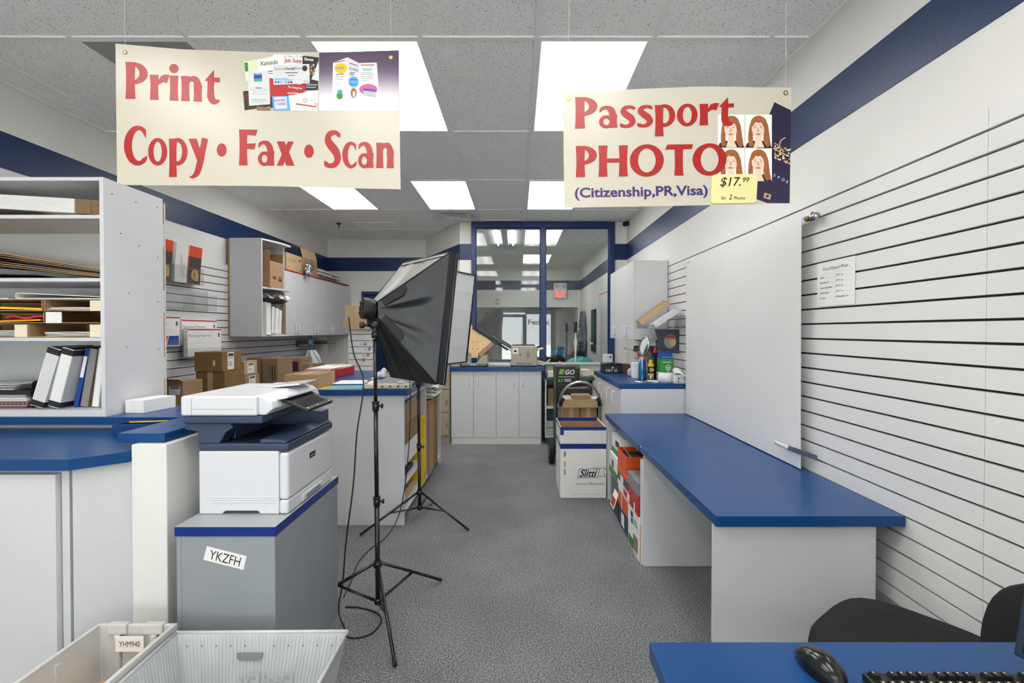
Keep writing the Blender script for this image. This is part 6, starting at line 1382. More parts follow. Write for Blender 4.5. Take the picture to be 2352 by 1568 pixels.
bx(446, 510, 4.34, 1.276, 1.104, .30, 'dark tan parcel with a tall white label topmost of the near stack', 'card_dark', tape='', extra=lambda t, w_, d_, h: (sticker(t, 'right', -.02, h*.52, .10, .155, w_, 0), MB().rect(.04, .06, .05, .1, 'yellow_pale', fr('front', 0, -d_-.001, 0)).build('note', t)))
bx(548, 562, 4.75, 1.038, WB, .26, 'small carton under the labelled cube right of the near stack', 'card', tape='', extra=lambda t, w_, d_, h: sticker(t, 'right', -.0, h*.72, .12, .10, w_, 0))
bx(545, 560, 4.75, 1.168, 1.04, .24, 'small labelled cube shaped parcel right of the near stack', 'card_light', tape='', extra=lambda t, w_, d_, h: sticker(t, 'right', -.0, h*.48, .12, .10, w_, 0))
bx(566, 600, 5.42, 1.165, WB, .34, 'tall kraft carton left of the printed kraft carton', 'kraft', tape='')
bx(601.5, 637, 5.40, 1.163, WB, .36, 'tall kraft carton with dark printed panel on its front', 'kraft', tape='', extra=lambda t, w_, d_, h: MB().rect(-.01, .01, h-.22, h-.08, 'ink_soft', fr('front', 0, -d_-.001, 0)).rect(.02, .035, h-.24, h-.08, 'brown_dark', fr('front', 0, -d_-.001, 0)).rect(.05, .06, h-.24, h-.08, 'brown_dark', fr('front', 0, -d_-.001, 0)).build('printed_label', t))
bx(668, 690, 6.22, 1.118, WB, .34, 'medium carton with a dark square print beyond the kraft cartons', 'card', tape='', extra=lambda t, w_, d_, h: MB().rect(-.04, .03, h-.16, h-.04, 'brown_dark', fr('front', 0, -d_-.001, 0)).build('printed_label', t))
t = carton('carton', 'small taped carton in front of the silver mailing bag', -2.615, -2.42, 6.05, 6.22, PT-.18, PT+.04, 'card', tape='full')
t = thing('side_table', 'low white stand under the small taped carton', 'table', (-2.5, 6.15, 0)); box1('top', t, -.13, .16, -.2, .3, .80, .84, 'lam_white', .002)
for x in (-.11, .14):
    for y in (-.18, .28): box1('leg', t, x-.015, x+.015, y-.015, y+.015, 0, .799, 'lam_white', .001)
t = thing('mailing_bag', 'crumpled silver plastic mailing bag standing on the left bench', 'bag', (-2.80, 6.75, WB))
def bag(u, v):
    a = 6.2832*u; h = .40*v; rx = .13*(1-.35*v**3)*(.35+.65*math.sin(math.pi*min(1, .12+v*.8)))+.012*math.sin(7*a+9*v); return (rx*math.cos(a)+.02*v*math.sin(3*v), .06*math.sin(a)*(1-.6*v)+.008*math.cos(5*a+6*v), h)
MB().grid(bag, 40, 16, 'polybag').build('bag', t)
b = MB(); T = fr('front', .0, -.075, .25); b.rect(-.05, .03, -.02, .05, 'paper_grey', T).rect(-.04, .02, .0, .01, 'ink_soft', T); b.build('shipping_label', t)
# open cartons near the bookcase
t = carton('carton', 'open brown carton on the bench just behind the bookcase', -3.1, -2.80, 3.75, 3.98, WB, 1.09, 'kraft', tape='')
b = MB(); b.sheet(lambda u, v: ((-.15+.30*u, -.115-.08*v, .289+.05*v), (0, -.5, .8)), 4, 3, 'kraft', .003); b.build('flap', t)
t = carton('carton', 'brown carton with a white label between the open carton and the stack', -2.795, -2.665, 3.95, 4.2, WB, 1.055, 'card', tape='', extra=lambda t, w_, d_, h: sticker(t, 'front', 0, h*.72, .09, .06, d_, 0))
b = MB().sheet(lambda u, v: ((-.065+.13*u, -.125-.05*v, .256+.02*v), (0, -.3, .9)), 3, 2, 'card_dark', .003); b.build('flap', t)
t = thing('tape_gun', 'black handled tape gun lying by the open carton', 'tape gun', (-2.93, 3.70, 1.098)); t.location = (-2.72, 3.55, WB); b = MB().cyl((0, 0, .19), (-.10, .02, .205), .014, 'black').cyl((-.10, .02, .205), (-.125, .025, .208), .016, 'grey_light'); b.build('handle', t); MB().lathe([(.03, -.025), (.05, -.025), (.05, .025), (.03, .025), (.03, -.025)], 'tape', 20, Matrix.Translation((0, .03, .10))).box(-.02, .02, -.02, .1, 0, .05, 'grey_plastic').box(-.015, .015, -.01, .01, .05, .19, 'grey_plastic').build('body', t)

# ------------------------------------------------------------------ wall cabinets on the left
t = thing('wall_cabinet', 'long white wall cabinet with paired handles on the left wall', 'cabinet', (-2.96, 7.1, 1.40)); r = rel(t)
box1('cabinet_body', t, *r(-3.142, -2.80, 5.945, 8.30, 1.40, 2.19), 'lam_white', .001)
for k in range(8):
    y0 = 5.95+.2935*k; d = box1('door', t, *r(-2.798, -2.78, y0, y0+.2905, 1.402, 2.188), 'lam_white', .0012)
    yh = y0+(.255 if k % 2 == 0 else .035); q = r(-2.78, 0, yh, 0, 1.435, 1.545)
    MB().tube([(q[0], q[2], q[4]), (q[0]+.020, q[2], q[4]), (q[0]+.026, q[2], q[4]+.012), (q[0]+.026, q[2], q[5]-.012), (q[0]+.020, q[2], q[5]), (q[0], q[2], q[5])], .0065, 'white_gloss', 8).build('handle', d)
t = thing('corner_shelf', 'white open end shelf with curved boards before the left wall cabinets', 'shelf', (-2.96, 5.65, 1.40)); r = rel(t)
box1('side_panel', t, *r(-3.122, -2.776, 5.40, 5.419, 1.40, 2.472), 'lam_white', .001)
b = MB().box(*r(-3.142, -3.1225, 5.40, 5.43, 1.41, 2.47), 'wood_raw'); b.build('furring_strip', t)
box1('side_panel', t, *r(-3.142, -2.782, 5.925, 5.943, 1.40, 2.472), 'lam_white', .001); box1('back_panel', t, *r(-3.142, -3.128, 5.431, 5.924, 1.40, 2.472), 'lam_white', 0)
cx_, cy_ = t.location.x, t.location.y
out = [(-3.127, 5.4195), (-2.777, 5.4195)]+[(-2.777+.085*math.sin(math.pi*k/10*.62), 5.42+.505*k/10) for k in range(1, 11)]+[(-3.127, 5.924)]
for z0 in (1.40, 1.925, 2.452): MB().prism([(x-cx_, y-cy_) for x, y in out], z0-1.40, z0-1.40+.019, 'lam_white').build('shelf', t, .001)
t = carton('carton', 'tan carton with black lettering standing on the middle board of the corner shelf', -3.05, -2.735, 5.50, 5.80, 1.945, 2.24, 'card', tape='', extra=lambda t, w_, d_, h: None)
b = MB(); T = fr('right', .1585, 0, 0); b.text('FedEx', .05, 'ink', T @ Matrix.Translation((-.05, .10, 0)), width=.085, bold=.02).rect(.05, .12, .12, .13, 'ink', T).rect(.04, .12, .085, .11, 'brown_dark', T); b.build('lettering', t)
b = MB().sheet(lambda u, v: ((-.157+.314*u, -.148, .296+.12*v), (0, -1, 0)), 3, 2, 'card', .003).sheet(lambda u, v: ((.157-.16*v, -.148+.298*u, .296+.02*v), (.1, 0, 1)), 3, 2, 'card', .003).sheet(lambda u, v: ((-.157+.314*u, .148, .296+.11*v), (0, 1, 0)), 3, 2, 'card_dark', .003); b.build('flap', t)
t = thing('carton', 'torn white carton of paper rolls on the lowest board of the corner shelf', 'box', (-2.93, 5.66, 1.4195)); b = MB()
b.box(-.18, .165, -.2, -.196, 0, .36, 'paper').box(-.18, .165, .196, .2, 0, .36, 'paper').box(-.18, -.176, -.196, .196, 0, .36, 'paper').box(-.18, .20, -.196, .196, 0, .004, 'paper').box(.165, .20, .15, .2, 0, .36, 'kraft').box(.165, .172, -.2, -.10, .0, .355, 'paper').box(.165, .173, -.10, -.088, .02, .34, 'kraft'); b.build('carton_body', t)
for k, (y_, l_, h_) in enumerate(((-.058, .17, .32), (.004, .19, .30), (.060, .2, .28), (.114, .155, .27))):
    b = MB(); rotbox(b, -.15, l_, y_-.025, y_+.025, (.016 if k == 0 else .009), h_, 'paper', rx=math.radians(-5)); tt = b.build('envelope', None, .006, origin=(0, 0, 0)); tt.location = (-2.93, 5.66, 1.4195); tag(tt, '%s bundle of white envelopes standing in the torn carton' % ['first', 'second', 'third', 'fourth'][k], 'envelopes', 'envelope bundles in the torn carton')
for k in range(4):
    b = MB(); b.sheet(lambda u, v, k=k: ((-3.10+.36*u+.012*k, 5.47+.40*v, 1.7825+.0085*k+.012*u*math.sin(3*v)), (0, 0, 1)), 6, 6, ('brown_dark', 'green', 'kraft', 'brown_dark')[k], .003); tag(b.build('cardboard_sheet', origin=(-2.95, 5.65, 1.78)), '%s card sheet lying on the torn white carton' % ('lowest dark', 'green', 'tan', 'topmost dark')[k], 'cardboard')
for k, (x, y, mt, lb) in enumerate(((-2.90, 5.52, 'orange_red', 'red and white crumpled packet nearest the side panel'), (-2.83, 5.63, 'paper_grey', 'grey and white crumpled packet in the middle of the corner shelf'), (-2.76, 5.73, 'red_mat', 'red and white rolled packet at the shelf front'), (-2.74, 5.84, 'paper', 'white packet with a red tip at the far shelf end'))):
    t = thing('packet', lb, 'packet', (x, y, 1.822)); MB().sheet(lambda u, v: ((-.05+.1*u, -.05+.1*v, .012+.05*math.sin(math.pi*u)*(.6+.4*math.sin(5*v+k))), (0, 0, 1)), 10, 8, 'paper', .006).build('wrapper', t); MB().sheet(lambda u, v: ((-.03+.06*u, -.03+.05*v, .019+.05*math.sin(math.pi*(.2+.6*u))*(.6+.4*math.sin(5*(v*.5+.2)+k))), (0, 0, 1)), 8, 5, mt, .004).build('printed_band', t)
# on top of the long wall cabinet
zt = 2.191
b = MB().box(-3.05, -2.772, 5.99, 8.1, zt, zt+.012, 'red'); tag(b.build('board', origin=(-2.9, 7, zt)), 'long reddish board lying along the top of the wall cabinet', 'board')
b = MB(); rotbox(b, -3.0, -2.768, 6.95, 8.2, zt+.013, zt+.025, 'brown_dark'); tag(b.build('board', origin=(-2.9, 7.5, zt)), 'dark brown board on the reddish one at the far end', 'board')
zt += .0135
t = carton('carton', 'tan printed carton on the wall cabinet next to the corner shelf', -3.08, -2.785, 6.0, 6.42, zt, zt+.21, 'card_light', tape='', extra=lambda t, w_, d_, h: MB().rect(-.15, .05, .13, .137, 'kraft', fr('right', w_+.001, 0, 0)).rect(-.15, .0, .11, .116, 'kraft', fr('right', w_+.001, 0, 0)).rect(.13, .18, .14, .16, 'brown_dark', fr('right', w_+.001, 0, 0)).rect(.13, .18, .02, .03, 'brown_dark', fr('right', w_+.001, 0, 0)).build('printed_label', t))
b = MB().sheet(lambda u, v: ((-.14+.22*v, -.2+.4*u, .211+.05*v-.04*v*v), (0, 0, 1)), 4, 4, 'brown_dark', .003); b.build('flap', t)
t = carton('carton', 'tan carton with a raised lid spilling foil on the wall cabinet', -3.08, -2.785, 6.45, 6.92, zt, zt+.21, 'card', tape='')
b = MB().sheet(lambda u, v: ((.147-.03*v, -.233+.466*u, .211+.13*v), (1, 0, .2)), 4, 3, 'card_light', .003).sheet(lambda u, v: ((.117-.16*v, -.233+.466*u, .342+.03*v), (0, 0, 1)), 4, 3, 'card_light', .003); b.build('lid', t)
t = thing('foil_bag', 'crumpled silver foil bag hanging out of the tan carton', 'bag', (-2.72, 6.50, zt+.075))
def foil(u, v):
    a = 6.2832*u; p = math.pi*v; k = 1+.25*math.sin(5*a+3*p)+.2*math.cos(7*p+2*a); return (.035*k*math.sin(p)*math.cos(a), .085*k*math.sin(p)*math.sin(a), .07*k*math.cos(p)+.03*math.sin(a))
MB().grid(foil, 30, 18, 'foil').build('bag', t)
for k, (mt, y1) in enumerate((('paper', 7.95), ('brown_dark', 7.7), ('paper_grey', 7.9), ('paper', 7.5), ('kraft', 7.6), ('paper', 7.9))):
    b = MB(); rotbox(b, -3.08, -2.80+.01*(k % 2), 7.0, y1, zt+.0135+.018*k, zt+.028+.018*k, mt); tag(b.build('flat_mailer', None, .002, origin=(-2.9, 7.3, zt)), '%s flat mailer of the pile at the far end of the wall cabinet' % ('lowest white', 'lower dark', 'grey', 'upper white', 'tan', 'topmost white')[k], 'mailer', 'flat mailers on the wall cabinet')
# ------------------------------------------------------------------ slatted stub wall with two cartons on top
b = MB(); SXa, SXb, SYa = -2.035, -1.745, 6.0; b.box(SXa, SXb, SYa, SYa+.10, 0, 1.475, 'paint_white'); struct(b, 'wall_stub')
b = MB(); b.box(SXa, SXb, SYa-.006, SYa-.0005, .3, 1.472, 'groove'); zs = [1.472]+[g for g in GZ if g < 1.46 and g > .31]+[.3]
for i in range(len(zs)-1): b.box(SXa, SXb, SYa-.022, SYa-.006, zs[i+1]+(.0035 if i < len(zs)-2 else 0), zs[i]-(.0035 if i else 0), 'slat_white')
struct(b, 'wall_stub_slatboard')
b = MB().box(-2.62, -2.06, 6.33, 6.34, 0, .02, 'paint_white')
t = carton('carton', 'wide tan carton on the slatted stub wall, under a green marked one', -2.08, -1.72, 5.92, 6.12, 1.4765, 1.60, 'card_light', tape='', rz=math.radians(-14))
t = carton('carton', 'tan carton with a green printed end on the slatted stub wall', -2.06, -1.70, 5.93, 6.13, 1.6015, 1.765, 'card_light', rz=math.radians(-14), tape='front', extra=lambda t, w_, d_, h: (MB().rect(-.06, .02, .02, h-.02, 'green', fr('left', -w_-.001, 0, 0)).rect(.03, .07, .02, h-.02, 'brown_dark', fr('left', -w_-.001, 0, 0)).build('printed_label', t)))
for k, (x, z_) in enumerate(((-1.83, 1.31), (-1.78, 1.25), (-1.80, 1.18), (-1.85, 1.12))):
    t = thing('display_hook', 'chrome display hook on the slatted stub wall, %s of four' % ('topmost', 'second', 'third', 'lowest')[k], 'hook', (x, SYa-.0225, z_), 0, 'display hooks on the stub wall'); MB().tube([(0, 0, 0), (0, -.03, 0), (.0, -.16, -.01), (0, -.175, .012)], .003, 'chrome', 8).build('prong', t); box1('back_plate', t, -.015, .015, -.004, 0, -.02, .012, 'chrome', .001)
# small acrylic shelf with sanitiser at the far left
t = thing('acrylic_shelf', 'small clear shelf with a bottle near the far end of the left wall', 'shelf', (-3.04, 7.3, 1.235)); MB().box(-.1, .1, -.25, .25, 0, .005, 'acrylic_smoke').box(-.1, -.095, -.25, .25, .005, .09, 'acrylic_smoke').build('tray', t)
t = thing('pump_bottle', 'clear blue hand sanitiser pump bottle on the small clear shelf', 'bottle', (-2.99, 7.2, 1.2405)); MB().lathe([(0, 0), (.033, 0), (.035, .01), (.035, .11), (.014, .14), (.014, .15), (0, .15)], 'sky_blue', 20).build('bottle', t); MB().cyl((0, 0, .15), (0, 0, .2), .006, 'white_plastic').box(-.008, .04, -.008, .008, .195, .208, 'white_plastic').build('pump', t); MB().rect(-.025, .025, .03, .09, 'paper', fr('front', 0, -.0355, 0)).build('printed_label', t)
t = thing('wire_rack', 'small smoky display rack on the left wall beyond the bottle', 'rack', (-3.02, 7.76, 1.20)); MB().box(-.12, .12, -.18, .18, .06, .066, 'acrylic_smoke').box(-.12, .12, -.18, -.176, .066, .12, 'acrylic_smoke').build('tray', t)
# ------------------------------------------------------------------ mailer stacks in clear holders on the left wall
def holder(y0, y1, z0, h, x, label):
    t = thing('brochure_holder', label, 'holder', (x, (y0+y1)/2, z0), 0, 'clear wall holders'); d_ = (y1-y0)/2
    b = MB().box(-.0, .003, -d_, d_, 0, h*1.25, 'acrylic').box(.003, .09, -d_, d_, 0, .003, 'acrylic').box(.09, .093, -d_, d_, 0, h, 'acrylic').box(.003, .09, -d_, -d_+.003, .003, h, 'acrylic').box(.003, .09, d_-.003, d_, .003, h, 'acrylic'); b.build('pocket', t); return t
def ups(y0, y1, z0, label):
    t = thing('mailer_stack', label, 'mailers', (-3.108, (y0+y1)/2, z0), 0, 'brown and orange express mailers'); d_ = (y1-y0)/2
    def cv(x, off): return lambda u, v: ((x+.030*math.sin(1.2*v)**2+off, -d_+2*d_*u, .355*v), (1, 0, 0))
    for k in range(4): pass
    MB().sheet(cv(.012, 0), 4, 10, 'paper', .03).build('envelopes', t)
    def strip(u0, u1, v0, v1, mt, off): return lambda b: b.sheet(lambda u, v: ((.012+.030*math.sin(1.2*(v0+(v1-v0)*v))**2+off, -d_+2*d_*(u0+(u1-u0)*u), .355*(v0+(v1-v0)*v)), (1, 0, 0)), 3, 8, mt, .0012)
    b = MB(); strip(.50, 1, .0, .36, 'brown_dark', .0165)(b); strip(.50, 1, .36, .72, 'ups_brown', .0165)(b); strip(.50, 1, .725, 1, 'orange_red', .0165)(b); strip(.46, .50, .0, .72, 'orange_red', .0165)(b); strip(.46, .5, .72, 1, 'yellow_deep', .0165)(b)
    yl = -d_+2*d_*.76
    Q = fr('right', .0365, yl, .085) @ Matrix.Rotation(-math.pi/2, 4, 'Z')
    b.prism([(-.05, .045), (-.053, -.02), (-.03, -.045), (0, -.056), (.03, -.045), (.053, -.02), (.05, .045), (0, .055)], -.012, .0, 'gold', Q); b.text('ups', .05, 'ups_brown', Q @ Matrix.Translation((0, -.018, .0008)), width=.072, bold=.02)
    for k, w__ in enumerate((.16, .24)): b.rect(-.10, -.10+w__*.9, -.0028, .0028, 'pink' if k else 'grey_plastic', fr('right', .0475, -d_+.10-.03*k, .14) @ Matrix.Rotation(math.pi/2, 4, 'Z'))
    b.build('printed_cover', t); return t
holder(4.07, 4.43, 1.90, .16, -3.143, 'clear wall holder with express mailers next to the bookcase'); ups(4.08, 4.42, 1.905, 'brown and orange mailers partly hidden by the bookcase')
holder(4.45, 4.84, 1.90, .16, -3.143, 'clear wall holder with express mailers right of the first'); ups(4.465, 4.825, 1.905, 'brown and orange mailers, the stack seen in full on the wall')
for y0, y1, z0, lb in ((4.30, 4.70, 1.66, 'empty clear wall holder below the brown and orange mailers'), (4.72, 5.05, 1.66, 'empty clear wall holder near the corner shelf')): holder(y0, y1, z0, .16, -3.143, lb)
def puro(y0, y1, z0, h, label, full=True):
    t = thing('mailer_stack', label, 'mailers', (-3.128, (y0+y1)/2, z0), 0, 'white express mailers'); d_ = (y1-y0)/2
    MB().box(0, .04, -d_, d_, 0, h, 'paper').build('envelopes', t, .002)
    b = MB(); T = fr('right', .0406, 0, 0); b.rect(-d_, d_, h-.022, h-.010, 'red_mat', T); b.text('Purolator Express', .034, 'ink_soft', T @ Matrix.Translation((-d_+.02, h-.085, 0)), align=0, width=d_*1.25); b.rect(-d_+.02, d_*.1, h-.103, h-.097, 'grey_line', T); b.rect(d_-.055, d_-.03, h-.09, h-.05, 'ink_soft', T); b.rect(-d_, d_, h*.5, h*.5+.0015, 'grey_line', T)
    if full: b.text('Purolator', .05, 'red', T @ Matrix.Translation((-d_+.03, .04, 0)), align=0, width=d_*.85, shear=.2, bold=.01); b.poly([(d_*.15, .012), (d_*.25, .012), (d_*.38, .095), (d_*.28, .095)], 'red_mat', T); b.poly([(d_*.30, .012), (d_*.93, .012), (d_*.93, .095), (d_*.42, .095)], 'blue', T)
    b.build('printed_cover', t)
puro(4.05, 4.545, 1.322, .275, 'white mailers with the red and blue logo beside the bookcase')
puro(4.57, 5.10, 1.34, .235, 'white mailers with a red top line, rear stack of the pair by the corner shelf', False)
t = thing('mailer_stack', 'white mailers with a red top line in front of the rear stack', 'mailers', (-3.075, 4.83, 1.22), 0, 'white express mailers'); d_ = .26; h = .27
MB().box(0, .04, -d_, d_, 0, h, 'paper').build('envelopes', t, .002); b = MB(); T = fr('right', .0406, 0, 0); b.rect(-d_, d_, h-.022, h-.010, 'red_mat', T).text('Purolator Express', .034, 'ink_soft', T @ Matrix.Translation((-d_+.02, h-.085, 0)), align=0, width=d_*1.25).rect(d_-.055, d_-.03, h-.09, h-.05, 'ink_soft', T).rect(-d_, d_, h*.45, h*.45+.0015, 'grey_line', T).rect(.1, d_-.02, .02, .026, 'ink', T); b.build('printed_cover', t)
holder(4.04, 4.556, 1.316, .07, -3.143, 'clear wall holder under the logo mailers beside the bookcase')
holder(4.565, 5.105, 1.20, .10, -3.1, 'clear wall holder under the front white mailers')
# ================================================================== FRONT DESK (bottom right)
t = thing('front_desk', 'bright blue topped desk at the bottom right, nearest the viewer', 'desk', (.9, .8, 0)); r = rel(t)
box1('worktop', t, *r(.306, 1.30, .30, 1.141, .70, .74), 'lam_blue', .0015)
for x0, x1 in ((.34, .358), (1.27, 1.288)): box1('side_panel', t, *r(x0, x1, .34, 1.10, 0, .699), 'lam_white', .001)
b = MB(); b.box(*r(.40, 1.25, 1.06, 1.075, .30, .699), 'lam_white'); b.build('modesty_panel', t, .001)
# mouse
p = az(1868, 1531, .741); t = thing('computer_mouse', 'glossy black computer mouse on the blue desk', 'mouse', (p.x+.008, p.y-.012, .7405), math.radians(186)); t.scale = (1.14, 1.14, 1.14)
def mouse(u, v):
    a = math.pi*u; y = -.058+.116*v; w_ = .031*(max(0, math.sin(math.pi*(.001+.998*v)))**.42)*(1-.08*v); h = .037*(max(0, math.sin(math.pi*(.002+.996*(1-v)**.8)))**.55)
    return (w_*math.cos(a), y, .002+h*math.sin(a)**.7)
b = MB().grid(mouse, 24, 24, 'black_gloss'); b.v += []; b.build('shell', t)
bt = MB().prism([(.029*math.cos(a), .057*math.sin(a)) for a in [6.2832*i/24 for i in range(24)]], 0, .004, 'black'); bt.build('base', t)
MB().grid(lambda u, v: (lambda q: (q[0]*.99+(.0), q[1], q[2]+.0006))(mouse(.485+.03*u, .5+.46*v)), 2, 12, 'groove').build('button_split', t)
MB().cyl((-.004, .022, .0315), (.004, .022, .0315), .011, 'rubber', n=20).cyl((-.0046, .022, .0315), (.0046, .022, .0315), .0085, 'steel', n=20).build('scroll_wheel', t)
# keyboard
p = az(1978, 1557, .745); KX0, KY1 = p.x, p.y
t = thing('keyboard', 'black keyboard at the bottom edge of the blue desk', 'keyboard', (KX0, KY1, .7405), math.radians(-.5))
box1('case', t, 0, .43, -.15, 0, .0, .018, 'black', .004)
b = MB()
def key(x, y, w_=.0165, d_=.0165):
    z0, z1 = .0182, .026; k = .002
    b.add([(x, y, z0), (x+w_, y, z0), (x+w_, y+d_, z0), (x, y+d_, z0), (x+k, y+k, z1), (x+w_-k, y+k, z1), (x+w_-k, y+d_-k*.6, z1), (x+k, y+d_-k*.6, z1)], [(4, 5, 6, 7), (0, 1, 5, 4), (1, 2, 6, 5), (2, 3, 7, 6), (3, 0, 4, 7)], 'black')
    b.rect(x+.005, x+.009, y+.009, y+.0125, 'paper_grey', z=z1+.0003)
for j, y in enumerate((-.024, -.052, -.071, -.090, -.109, -.128)):
    for i in range(22):
        if j == 0 and i in (1, 6, 11, 15, 19): continue
        key(.008+.0189*i, y)
b.build('keys', t)
# monitor seen from its edge
e0 = ay(2352, 1355, 1.04); e1 = ay(2314, 1568, 1.005)
t = thing('monitor', 'dark computer monitor cut by the right edge of the picture', 'monitor', (1.10, .82, .7405))
u_ = (Vector((1.045, 1.03, 1.0))-Vector((.97, 1.0, .69))); u_ = Vector((.183, .03, 1)).normalized(); v_ = Vector((.36, -.93, 0)); v_ = (v_-u_*v_.dot(u_)).normalized(); n_ = v_.cross(u_).normalized()
if n_.x > 0: n_ = -n_
org = az(2328, 1490, .80) ; org = ay(2330, 1478, 1.02)
R_ = Matrix((( v_.x, u_.x, n_.x), (v_.y, u_.y, n_.y), (v_.z, u_.z, n_.z))).to_4x4()
T = Matrix.Translation(org-t.location) @ R_
box1('housing', t, 0, .50, -.022, .24, -.035, 0, 'navy_dark', .004, T); MB().box(.014, .486, -.008, .226, .0002, .0012, 'screen', T).build('screen', t)
MB().box(.20, .30, -.038, .02, -.050, -.0355, 'navy_dark', T).build('stand_neck', t, .003)
c0 = T @ Vector((.25, -.04, -.065)); MB().prism([(c0.x+.12+.085*math.cos(a), c0.y+.08*math.sin(a)) for a in [6.2832*i/24 for i in range(24)]], 0, .012, 'navy_dark').box(c0.x-.0, c0.x+.09, c0.y-.02, c0.y+.02, .012, max(.03, c0.z+.02), 'navy_dark').build('stand_base', t, .003)
# swivel chair between the desks
t = thing('office_chair', 'black cloth office chair tucked between the blue desks', 'chair', (1.19, 1.50, 0), math.radians(0))
def cushion(hw, hd, z0, z1, n=14, pw=5.0, dome=.02, M_=None, rot=0.):
    b = MB(); N = 40
    def pt(a, k, z): 
        c, s_ = math.cos(a), math.sin(a); q = (abs(c)**pw+abs(s_)**pw)**(-1/pw); x, y = hw*k*q*c, hd*k*q*s_; return (x, y, z)
    prof = [(.0, z0), (.90, z0), (.97, z0+.012), (1.0, (z0+z1)/2), (.985, z1-.014), (.93, z1), (.6, z1+dome*.7), (.3, z1+dome), (0., z1+dome)]
    vs = [pt(6.2832*i/N, k, z) for k, z in prof for i in range(N)]
    b.add(vs, [(j*N+i, j*N+(i+1) % N, (j+1)*N+(i+1) % N, (j+1)*N+i) for j in range(len(prof)-1) for i in range(N)], 'black_cloth', True, M_); return b
cushion(.245, .235, .44, .510, pw=3.6, dome=.012, M_=Matrix.Rotation(math.radians(38), 4, 'Z')).build('seat', t)
box1('seat_pan', t, -.16, .16, -.16, .16, .40, .438, 'black', .02)
Tb = Matrix.Translation((.195, -.28, .58)) @ Matrix.Rotation(math.radians(-2), 4, 'Z') @ Matrix.Rotation(math.radians(-83), 4, 'Y')
cushion(.215, .25, -.03, .025, pw=2.3, dome=.015, M_=Tb).build('backrest', t)
Tc = Matrix.Translation((.222, -.282, .576)) @ Matrix.Rotation(math.radians(-2), 4, 'Z') @ Matrix.Rotation(math.radians(-83), 4, 'Y')
b = cushion(.228, .262, -.038, -.020, pw=2.3, dome=.0, M_=Tc); b.mats = ['black_gloss']; b.build('back_shell', t)
MB().tube([(.05, -.08, .41), (.2, -.25, .40), (.255, -.28, .43), (.255, -.28, .55)], .018, 'black', 10).build('back_bar', t)
MB().cyl((0, 0, .09), (0, 0, .40), .028, 'black').cyl((0, 0, .25), (0, 0, .40), .02, 'chrome').build('gas_column', t)
for k in range(5):
    a = 6.2832*k/5+.3; d = Vector((math.cos(a), math.sin(a), 0)); lg = MB().tube([(0, 0, .10), tuple(d*.15+Vector((0, 0, .085))), tuple(d*.24+Vector((0, 0, .07)))], [.028, .022, .016], 'black', 8).build('leg', t)
    c = d*.24; sd = Vector((-d.y, d.x, 0)); MB().cyl(c+sd*.018+Vector((0, 0, .028)), c-sd*.018+Vector((0, 0, .028)), .027, 'rubber', n=18).cyl(c+Vector((0, 0, .03)), c+Vector((0, 0, .068)), .006, 'steel').build('caster', lg)

# ================================================================== OFFICE BEHIND THE GLASS
p = ay(1287, 676, YO-.06); t = thing('exit_sign', 'red EXIT sign with two small lamps behind the office glass', 'exit sign', (p.x, YO-.004, p.z))
box1('housing', t, -.16, .16, -.055, 0, -.09, .28, 'frost', .01)
b = MB(); T = fr('front', 0, -.0565, 0); b.rect(-.145, .145, -.08, .11, 'paper', T).text('EXIT', .19, 'exit_red', T @ Matrix.Translation((0, -.06, .001)), width=.25, bold=.02); b.build('sign_face', t)
for x in (-.09, .09): MB().cyl((x, -.05, .20), (x, -.09, .19), .04, 'grey_light', n=16).build('lamp_head', t)
t = thing('whiteboard', 'white board on the right wall of the office behind the glass', 'whiteboard', (XR-.003, 8.6, 1.5)); r = rel(t); MB().box(-.018, 0, -.6, .55, -.62, .62, 'white_gloss').build('board', t); b = MB()
for y0, y1, z0, z1 in ((-.61, .56, .62, .635), (-.61, .56, -.635, -.62), (-.61, -.6, -.62, .62), (.55, .56, -.62, .62)): b.box(-.024, 0, y0, y1, z0, z1, 'steel')
b.build('frame', t)
t = thing('picture_frame', 'narrow black framed picture on the office right wall', 'picture', (XR-.003, 9.9, 1.47)); box1('frame', t, -.03, 0, -.25, .25, -.42, .42, 'black', .003); MB().rect(-.17, .17, -.33, .33, 'teal_dark', fr('left', -.031, 0, 0)).build('picture', t)
t = thing('coat', 'dark coat hanging on the office right wall beside the doorway', 'coat', (XR-.035, 11.2, 1.05))
def coat(u, v):
    a = math.pi*(u-.5); w_ = .30*(.55+.45*min(1, v*2.2))*(1 if v < .95 else .96); return (-.16*math.cos(a)*(.6+.4*v)-.012*math.sin(9*u+2*v), w_*math.sin(a), 1.0*(1-v)-.15)
MB().grid(coat, 26, 20, 'grey_plastic' if False else 'navy_dark').build('cloth', t); MB().tube([(0, 0, .92), (-.04, 0, .9), (-.05, 0, .86)], .005, 'chrome').build('hook', t)
t = thing('office_desk', 'dark desk inside the office behind the glass', 'desk', (.7, 10.2, 0)); box1('worktop', t, -.6, .45, -.35, .35, .70, .735, 'black', .003)
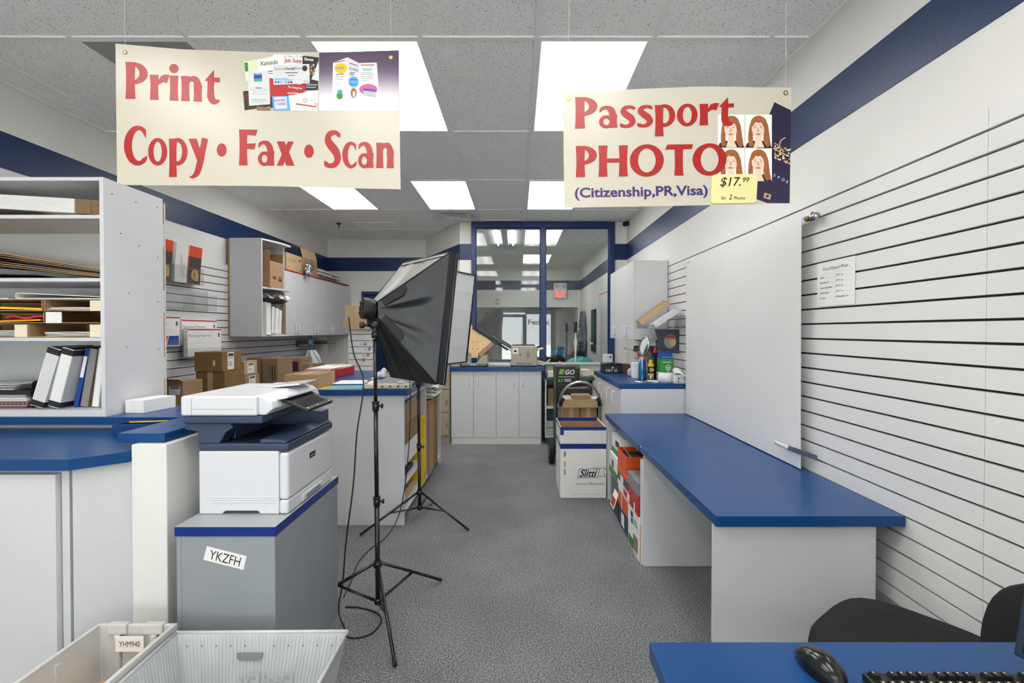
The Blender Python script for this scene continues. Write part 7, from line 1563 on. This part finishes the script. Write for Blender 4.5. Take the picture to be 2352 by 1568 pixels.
for x in (-.57, .42):
    for y in (-.32, .32): box1('leg', t, x-.02, x+.02, y-.02, y+.02, 0, .699, 'black', .001)
t = thing('monitor', 'computer monitor with a blue screen behind the office glass', 'monitor', (.77, 10.0, .7355)); box1('housing', t, -.20, .20, 0, .03, .08, .36, 'black', .004); MB().rect(-.19, .19, .09, .35, 'screen_blue', fr('front', 0, -.001, 0)).build('screen', t); MB().box(-.03, .03, .0, .03, .01, .09, 'black').box(-.1, .1, -.06, .1, 0, .01, 'black').build('stand', t)
t = thing('cushion', 'teal and white bag lying inside the office window', 'bag', (.95, 7.32, .80)); t.location = (.95, 7.5, .735)
def pil(u, v):
    a = 6.2832*u; p = math.pi*v; return (.26*math.sin(p)*math.cos(a), .16*math.sin(p)*math.sin(a), .17+.16*math.cos(p)+.01*math.sin(4*a))
MB().grid(pil, 28, 14, 'teal').build('bag', t)
t = thing('office_table', 'table under the window inside the office', 'table', (.6, 7.5, 0)); box1('worktop', t, -.6, .7, -.3, .3, .70, .7345, 'lam_white', .002)
for x in (-.57, .67):
    for y in (-.27, .27): box1('leg', t, x-.02, x+.02, y-.02, y+.02, 0, .699, 'lam_white', .001)
t = thing('office_chair', 'dark office chair behind the window glass', 'chair', (.62, 9.0, 0)); cushion(.24, .23, .44, .5, M_=None).build('seat', t); cushion(.24, .22, -.03, .03, M_=Matrix.Translation((0, -.24, .82)) @ Matrix.Rotation(math.radians(90), 4, 'X')).build('backrest', t); MB().cyl((0, 0, .05), (0, 0, .44), .03, 'black').tube([(0, -.05, .43), (0, -.26, .45), (0, -.27, .7)], .02, 'black').build('column', t)
b = MB()
for k in range(5): a = 6.2832*k/5; b.tube([(0, 0, .09), (.26*math.cos(a), .26*math.sin(a), .03)], .022, 'black', 8)
b.build('star_base', t)
p = ay(1143, 691, YO-.05); t = thing('motion_sensor', 'small beige sensor on the office rear wall above the dark opening', 'sensor', (p.x, YO-.002, p.z)); box1('housing', t, -.035, .035, -.05, 0, -.07, .07, 'beige_metal', .01); MB().disc(0, -.02, .02, .03, 'paper', fr('front', 0, -.051, 0)).build('lens', t)
